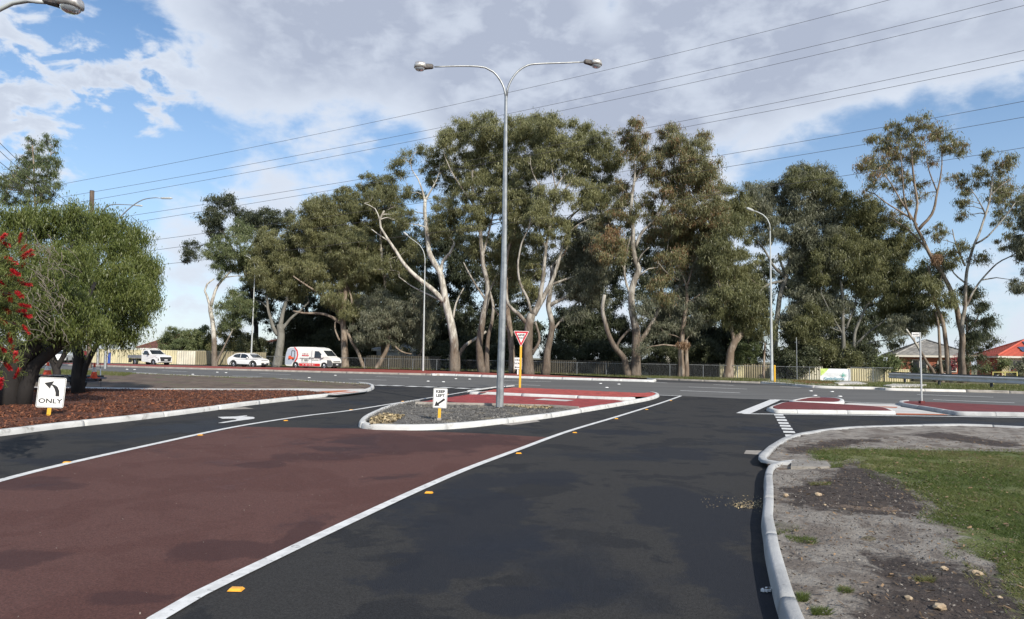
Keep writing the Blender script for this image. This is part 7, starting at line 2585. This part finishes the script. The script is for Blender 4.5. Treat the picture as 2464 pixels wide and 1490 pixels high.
shrub(2000, 898, 62.5, [(1980, 840, 30, 24), (2020, 850, 34, 28), (1970, 870, 26, 24), (2010, 880, 36, 22), (2045, 870, 24, 26)], lf_olive, 'rounded dark olive shrub behind the white banner', 90, tb=.32)
shrub(2100, 902, 63, [(2090, 870, 26, 20), (2075, 850, 24, 20), (2110, 885, 24, 16)], lf_dark, 'dark shrub right of the banner', 91, tb=.8)
shrub(2125, 908, 60, [(2120, 890, 18, 14), (2140, 870, 16, 22), (2150, 888, 18, 14)], lf_green, 'light green bush at the left corner of the brick house', 92, tb=.6)
shrub(2195, 905, 66, [(2190, 880, 9, 9), (2198, 891, 12, 7), (2215, 895, 12, 5)], lf_green, 'small palm like bush before the brick wall', 93, tb=.55)
shrub(2245, 906, 64, [(2246, 892, 16, 7), (2268, 886, 14, 9), (2230, 896, 14, 5)], lf_grey, 'grey twiggy bush behind the young leaning gum', 94, tb=.5)
shrub(2390, 908, 62, [(2395, 886, 18, 14), (2410, 878, 12, 12), (2378, 892, 16, 9)], lf_green, 'yellow green bush before the red house wall', 95, tb=.85)
shrub(2450, 910, 62, [(2462, 876, 14, 12), (2450, 890, 18, 8), (2478, 884, 18, 20), (2492, 868, 20, 22)], lf_grey, 'pale flowering bush at the right edge before the red roofed house', 96, tb=.8)
shrub(120, 880, 94, [(60, 845, 30, 22), (100, 840, 34, 24), (145, 845, 26, 22), (190, 850, 20, 20), (20, 840, 34, 30)], lf_grey, 'grey green shrubbery seen between the dark trunks', 97, tb=.35)
pink = leaf_mat('pink_petals', (0.45, 0.10, 0.12), (0.55, 0.15, 0.17), (0.62, 0.25, 0.25))
shrub(2312, 905, 61.5, [(2308, 868, 8, 14), (2340, 862, 6, 8), (2330, 875, 8, 8), (2300, 880, 8, 8)], pink, 'pink flowering shrub between the right gum trunks', 98, tb=.5, per=60)

# ------------------------------------------------------------------ the weeping tree on the left
WY = 19.0


def z1(*p):
    return [(x / 4.0, 752 + y / 4.0) for x, y in p]


tree('large weeping tree with thick dark trunks standing in the mulch behind the ONLY sign', WY,
     [([(22, 975), (25, 930), (40, 890), (60, 855), (90, 825)], 74, 44), ([(10, 930), (-30, 860), (-40, 780), (-20, 700)], 44, 22), ([(58, 915), (85, 880), (115, 850), (140, 832), (175, 790)], 36, 22),
      ([(140, 832), (200, 740), (230, 680)], 20, 8, 1), ([(90, 825), (60, 740), (50, 650), (60, 580)], 28, 8), ([(175, 790), (180, 700), (170, 600)], 16, 7, 1), ([(45, 885), (75, 868), (95, 845)], 12, 10)],
     [(20, 560, 60, 46, .5), (80, 545, 70, 44, .5), (150, 550, 60, 46, 1.2), (60, 640, 80, 70, 0), (150, 640, 76, 70, .4),
      (60, 740, 80, 66, -.5), (160, 740, 76, 66, -.2), (120, 800, 66, 30, -.6), (160, 515, 40, 20, 1), (20, 690, 60, 80, -.5), (0, 800, 50, 40, -.6), (110, 700, 80, 60, -1.4), (200, 780, 50, 46, -.6), (60, 520, 60, 24, .6), (110, 518, 50, 16, .8), (10, 522, 40, 24, .6), (165, 508, 24, 14, 1)],
     bark_d, lf_weep, name='weeping_tree', group=None, rsc=1.35, clump=.30, per=230, L=.11, W=.026, zscale=1.25, dens=1.1, tb=.48, seed=50, twig=.006, thick=.95, droop=1.5, infl=1.0)
tree('right hand weeping tree forking low from a dark trunk beside the trailer', 24.5,
     [([(190, 946), (186, 900), (190, 860), (185, 830), (180, 780), (200, 700)], 32, 16), ([(192, 905), (205, 880), (218, 855), (232, 832), (260, 790)], 17, 11), ([(260, 790), (310, 740), (330, 690)], 11, 6), ([(200, 700), (260, 620), (280, 570)], 12, 5)],
     [(215, 545, 60, 36, 0), (265, 565, 54, 40, 0), (300, 600, 50, 44, 0), (325, 660, 48, 54, 0), (322, 720, 50, 52, 0), (310, 770, 46, 46, -.5), (240, 650, 70, 66, -1),
      (250, 750, 70, 56, -1.2), (210, 808, 70, 26, -1), (290, 808, 46, 26, -.8), (352, 700, 22, 60, .3), (280, 690, 60, 60, -2.0), (180, 600, 50, 60, 0), (190, 700, 60, 60, 0), (335, 600, 34, 44, .5), (345, 655, 30, 50, .5), (345, 745, 32, 50, .3), (255, 530, 46, 26, 0), (310, 562, 36, 30, .3), (240, 515, 26, 16, 0)],
     bark_d, lf_weep, name='weeping_tree', group=None, rsc=1.35, clump=.34, per=230, L=.12, W=.030, zscale=1.25, dens=1.2, tb=.50, seed=52, twig=.007, thick=.95, droop=1.5, infl=1.0)
# an upright stem with a fork behind it
mb = MB()
t = thing('forked_tree', A(137, 915, 32), 'thin dark forked trunk between the two big trunks of the weeping tree', 'tree')
p0 = A(137, 915, 32)
mb.tube(catmull([Vector((p0.x, 32, 0)), A(137, 895, 32), A(128, 868, 32), A(118, 845, 32), A(112, 820, 32), A(100, 790, 32)], .2), .17, 8)
mb.tube(catmull([A(136, 892, 32), A(147, 868, 32), A(160, 845, 32), A(172, 830, 32), A(180, 800, 32)], .2), .11, 7)
mb.build('trunk', bark_d, t, smooth=True)
V, tt = leaf_cloud(np.array([tuple(A(u, v, 32 + d)) for u, v, d in ((100, 780, 0), (140, 790, 1), (180, 780, 0), (120, 800, -1), (160, 810, 0))]), np.array([(1.0, 1.0, .5)] * 5), 2500, .16, .04, RNG, tints=np.array([.4] * 5))
tri_mesh('crown', V, lf_weep, parent=t, tint=tt)
# bare twigs in front of it
tw = MB()
random.seed(8)
twm = mat('bare_twigs', (0.17, 0.145, 0.115), (0.12, 0.10, 0.08), rough=.9, scale=9)
for k in range(70):
    u, v = random.uniform(50, 150), random.uniform(560, 800)
    a = random.uniform(-.2, 1.9)
    ln = random.uniform(25, 75)
    Yk = WY - 2.6 + random.uniform(-.6, .4)
    pts = []
    for i in range(6):
        f = i / 5
        pts.append(A(u + cos(a + f * random.uniform(-.2, .9)) * ln * f, v + sin(a + f * .6) * ln * f * .8 + random.uniform(-2, 2), Yk - f * .2))
    tw.tube(pts, [.010, .009, .007, .006, .004, .003], 4, cap=False)
wt = next(o for o in bpy.data.objects if o.name == 'weeping_tree')
tw.build('bare_twigs', twm, wt)
rd = MB()

# tall feathery tree behind it
tree('tall feathery gum rising behind the weeping tree at the upper left', 52,
     [([(85, 800), (86, 600), (84, 500), (82, 420), (78, 350)], 8, 3), ([(84, 500), (110, 440), (122, 370)], 4, 2), ([(84, 520), (50, 450), (30, 420)], 4, 2)],
     [(82, 350, 18, 18), (78, 385, 24, 24), (124, 345, 12, 20), (128, 385, 14, 26), (105, 400, 20, 24), (60, 400, 24, 20), (40, 430, 26, 24), (20, 440, 28, 26), (70, 440, 30, 26), (115, 440, 20, 26), (40, 475, 40, 22), (95, 470, 30, 20), (130, 460, 10, 20)],
     bark_b, lf_green, group=None, clump=.5, per=110, L=.24, W=.045, tb=.3, seed=51, dens=1.2, gap=.1, name='feathery_gum', rsc=1.1, infl=1.25)

# bottlebrush -------------------------------------------------------------
BY = 9.0
bb0 = A(-190, 1200, BY)
t = thing('bottlebrush', (bb0.x, BY, 0.1), 'bottlebrush shrub with red flower spikes reaching in at the left edge', 'shrub')
mb = MB()
tops = []
random.seed(17)
rngb = np.random.default_rng(5)
mb.tube([(bb0.x, BY, 0), (bb0.x + .05, BY, 1.0), (bb0.x + .15, BY, 1.9)], [.07, .05, .04], 8)
root_ = Vector((bb0.x + .15, BY, 1.9))
cl = []
spots = []
fl = [(6, 572, -50), (14, 588, 20), (48, 575, -80), (56, 600, -60), (64, 610, -40), (66, 618, -30), (20, 622, 15), (30, 632, 10), (54, 640, -70), (24, 662, -10), (36, 655, 30), (4, 680, 60), (40, 674, 5), (60, 684, 5), (8, 708, 70), (24, 714, 65), (46, 708, 30),
      (14, 744, 40), (50, 748, 0), (58, 735, 10), (28, 770, 50), (4, 772, 40), (66, 760, 10), (24, 812, 70), (4, 838, 40), (62, 792, 60), (28, 842, -80), (10, 858, 45), (38, 860, -75), (18, 880, 40), (40, 900, -80), (2, 925, -80), (-20, 600, 0), (-24, 700, 30), (-20, 800, 40), (-30, 880, 0)]
fm_ = mat('red_stamens', (0.62, 0.022, 0.03), (0.45, 0.012, 0.022), rough=.6, scale=30)


def brush_mesh():
    rng = np.random.default_rng(9)
    n = 420
    z = rng.uniform(-.055, .055, n)
    a = rng.uniform(0, 2 * pi, n)
    c = np.stack([np.zeros(n), np.zeros(n), z], 1)
    o = np.stack([np.cos(a), np.sin(a), rng.normal(.25, .3, n)], 1) * rng.uniform(.018, .030, n)[:, None]
    s = np.stack([-np.sin(a), np.cos(a), np.zeros(n)], 1) * .0016
    V = np.stack([c - s, c + s, c + o + s, c + o - s], 1)
    me = bpy.data.meshes.new('flower')
    me.from_pydata(V.reshape(-1, 3).tolist(), [], [tuple(range(4 * i, 4 * i + 4)) for i in range(n)])
    me.materials.append(fm_)
    return me


bm_ = brush_mesh()
for (u, v, ang) in fl:
    p = A(u, v, BY + random.uniform(-.35, .35))
    o = bpy.data.objects.new('flower', bm_)
    COL.objects.link(o)
    o.parent = t
    o.location = p - Vector(t.location)
    o.rotation_euler = (random.uniform(-.4, .4), radians(90 + ang), random.uniform(-.3, .3))
    o.scale = (1.15, 1.15, random.uniform(1.0, 1.4))
    spots.append(p)
    a = root_.lerp(p, .05)
    mid_ = root_.lerp(p, .55) + Vector((0, random.uniform(-.1, .1), .18))
    mb.tube(catmull([root_, mid_, p], .1), .006, 4, cap=False)
    for q in range(10):
        cl.append(tuple(mid_.lerp(p, random.uniform(.1, 1.08)) + Vector((random.uniform(-.07, .07), random.uniform(-.1, .1), random.uniform(-.07, .07)))))
mb.build('stem', bark_d, t)
cl = np.array(cl)
V, tt = leaf_cloud(cl, np.full((len(cl), 3), .075), 26, .075, .010, rngb, droop=.35, spread=.8, tints=np.full(len(cl), .6))
tri_mesh('foliage', V, lf_weep, parent=t, tint=tt)
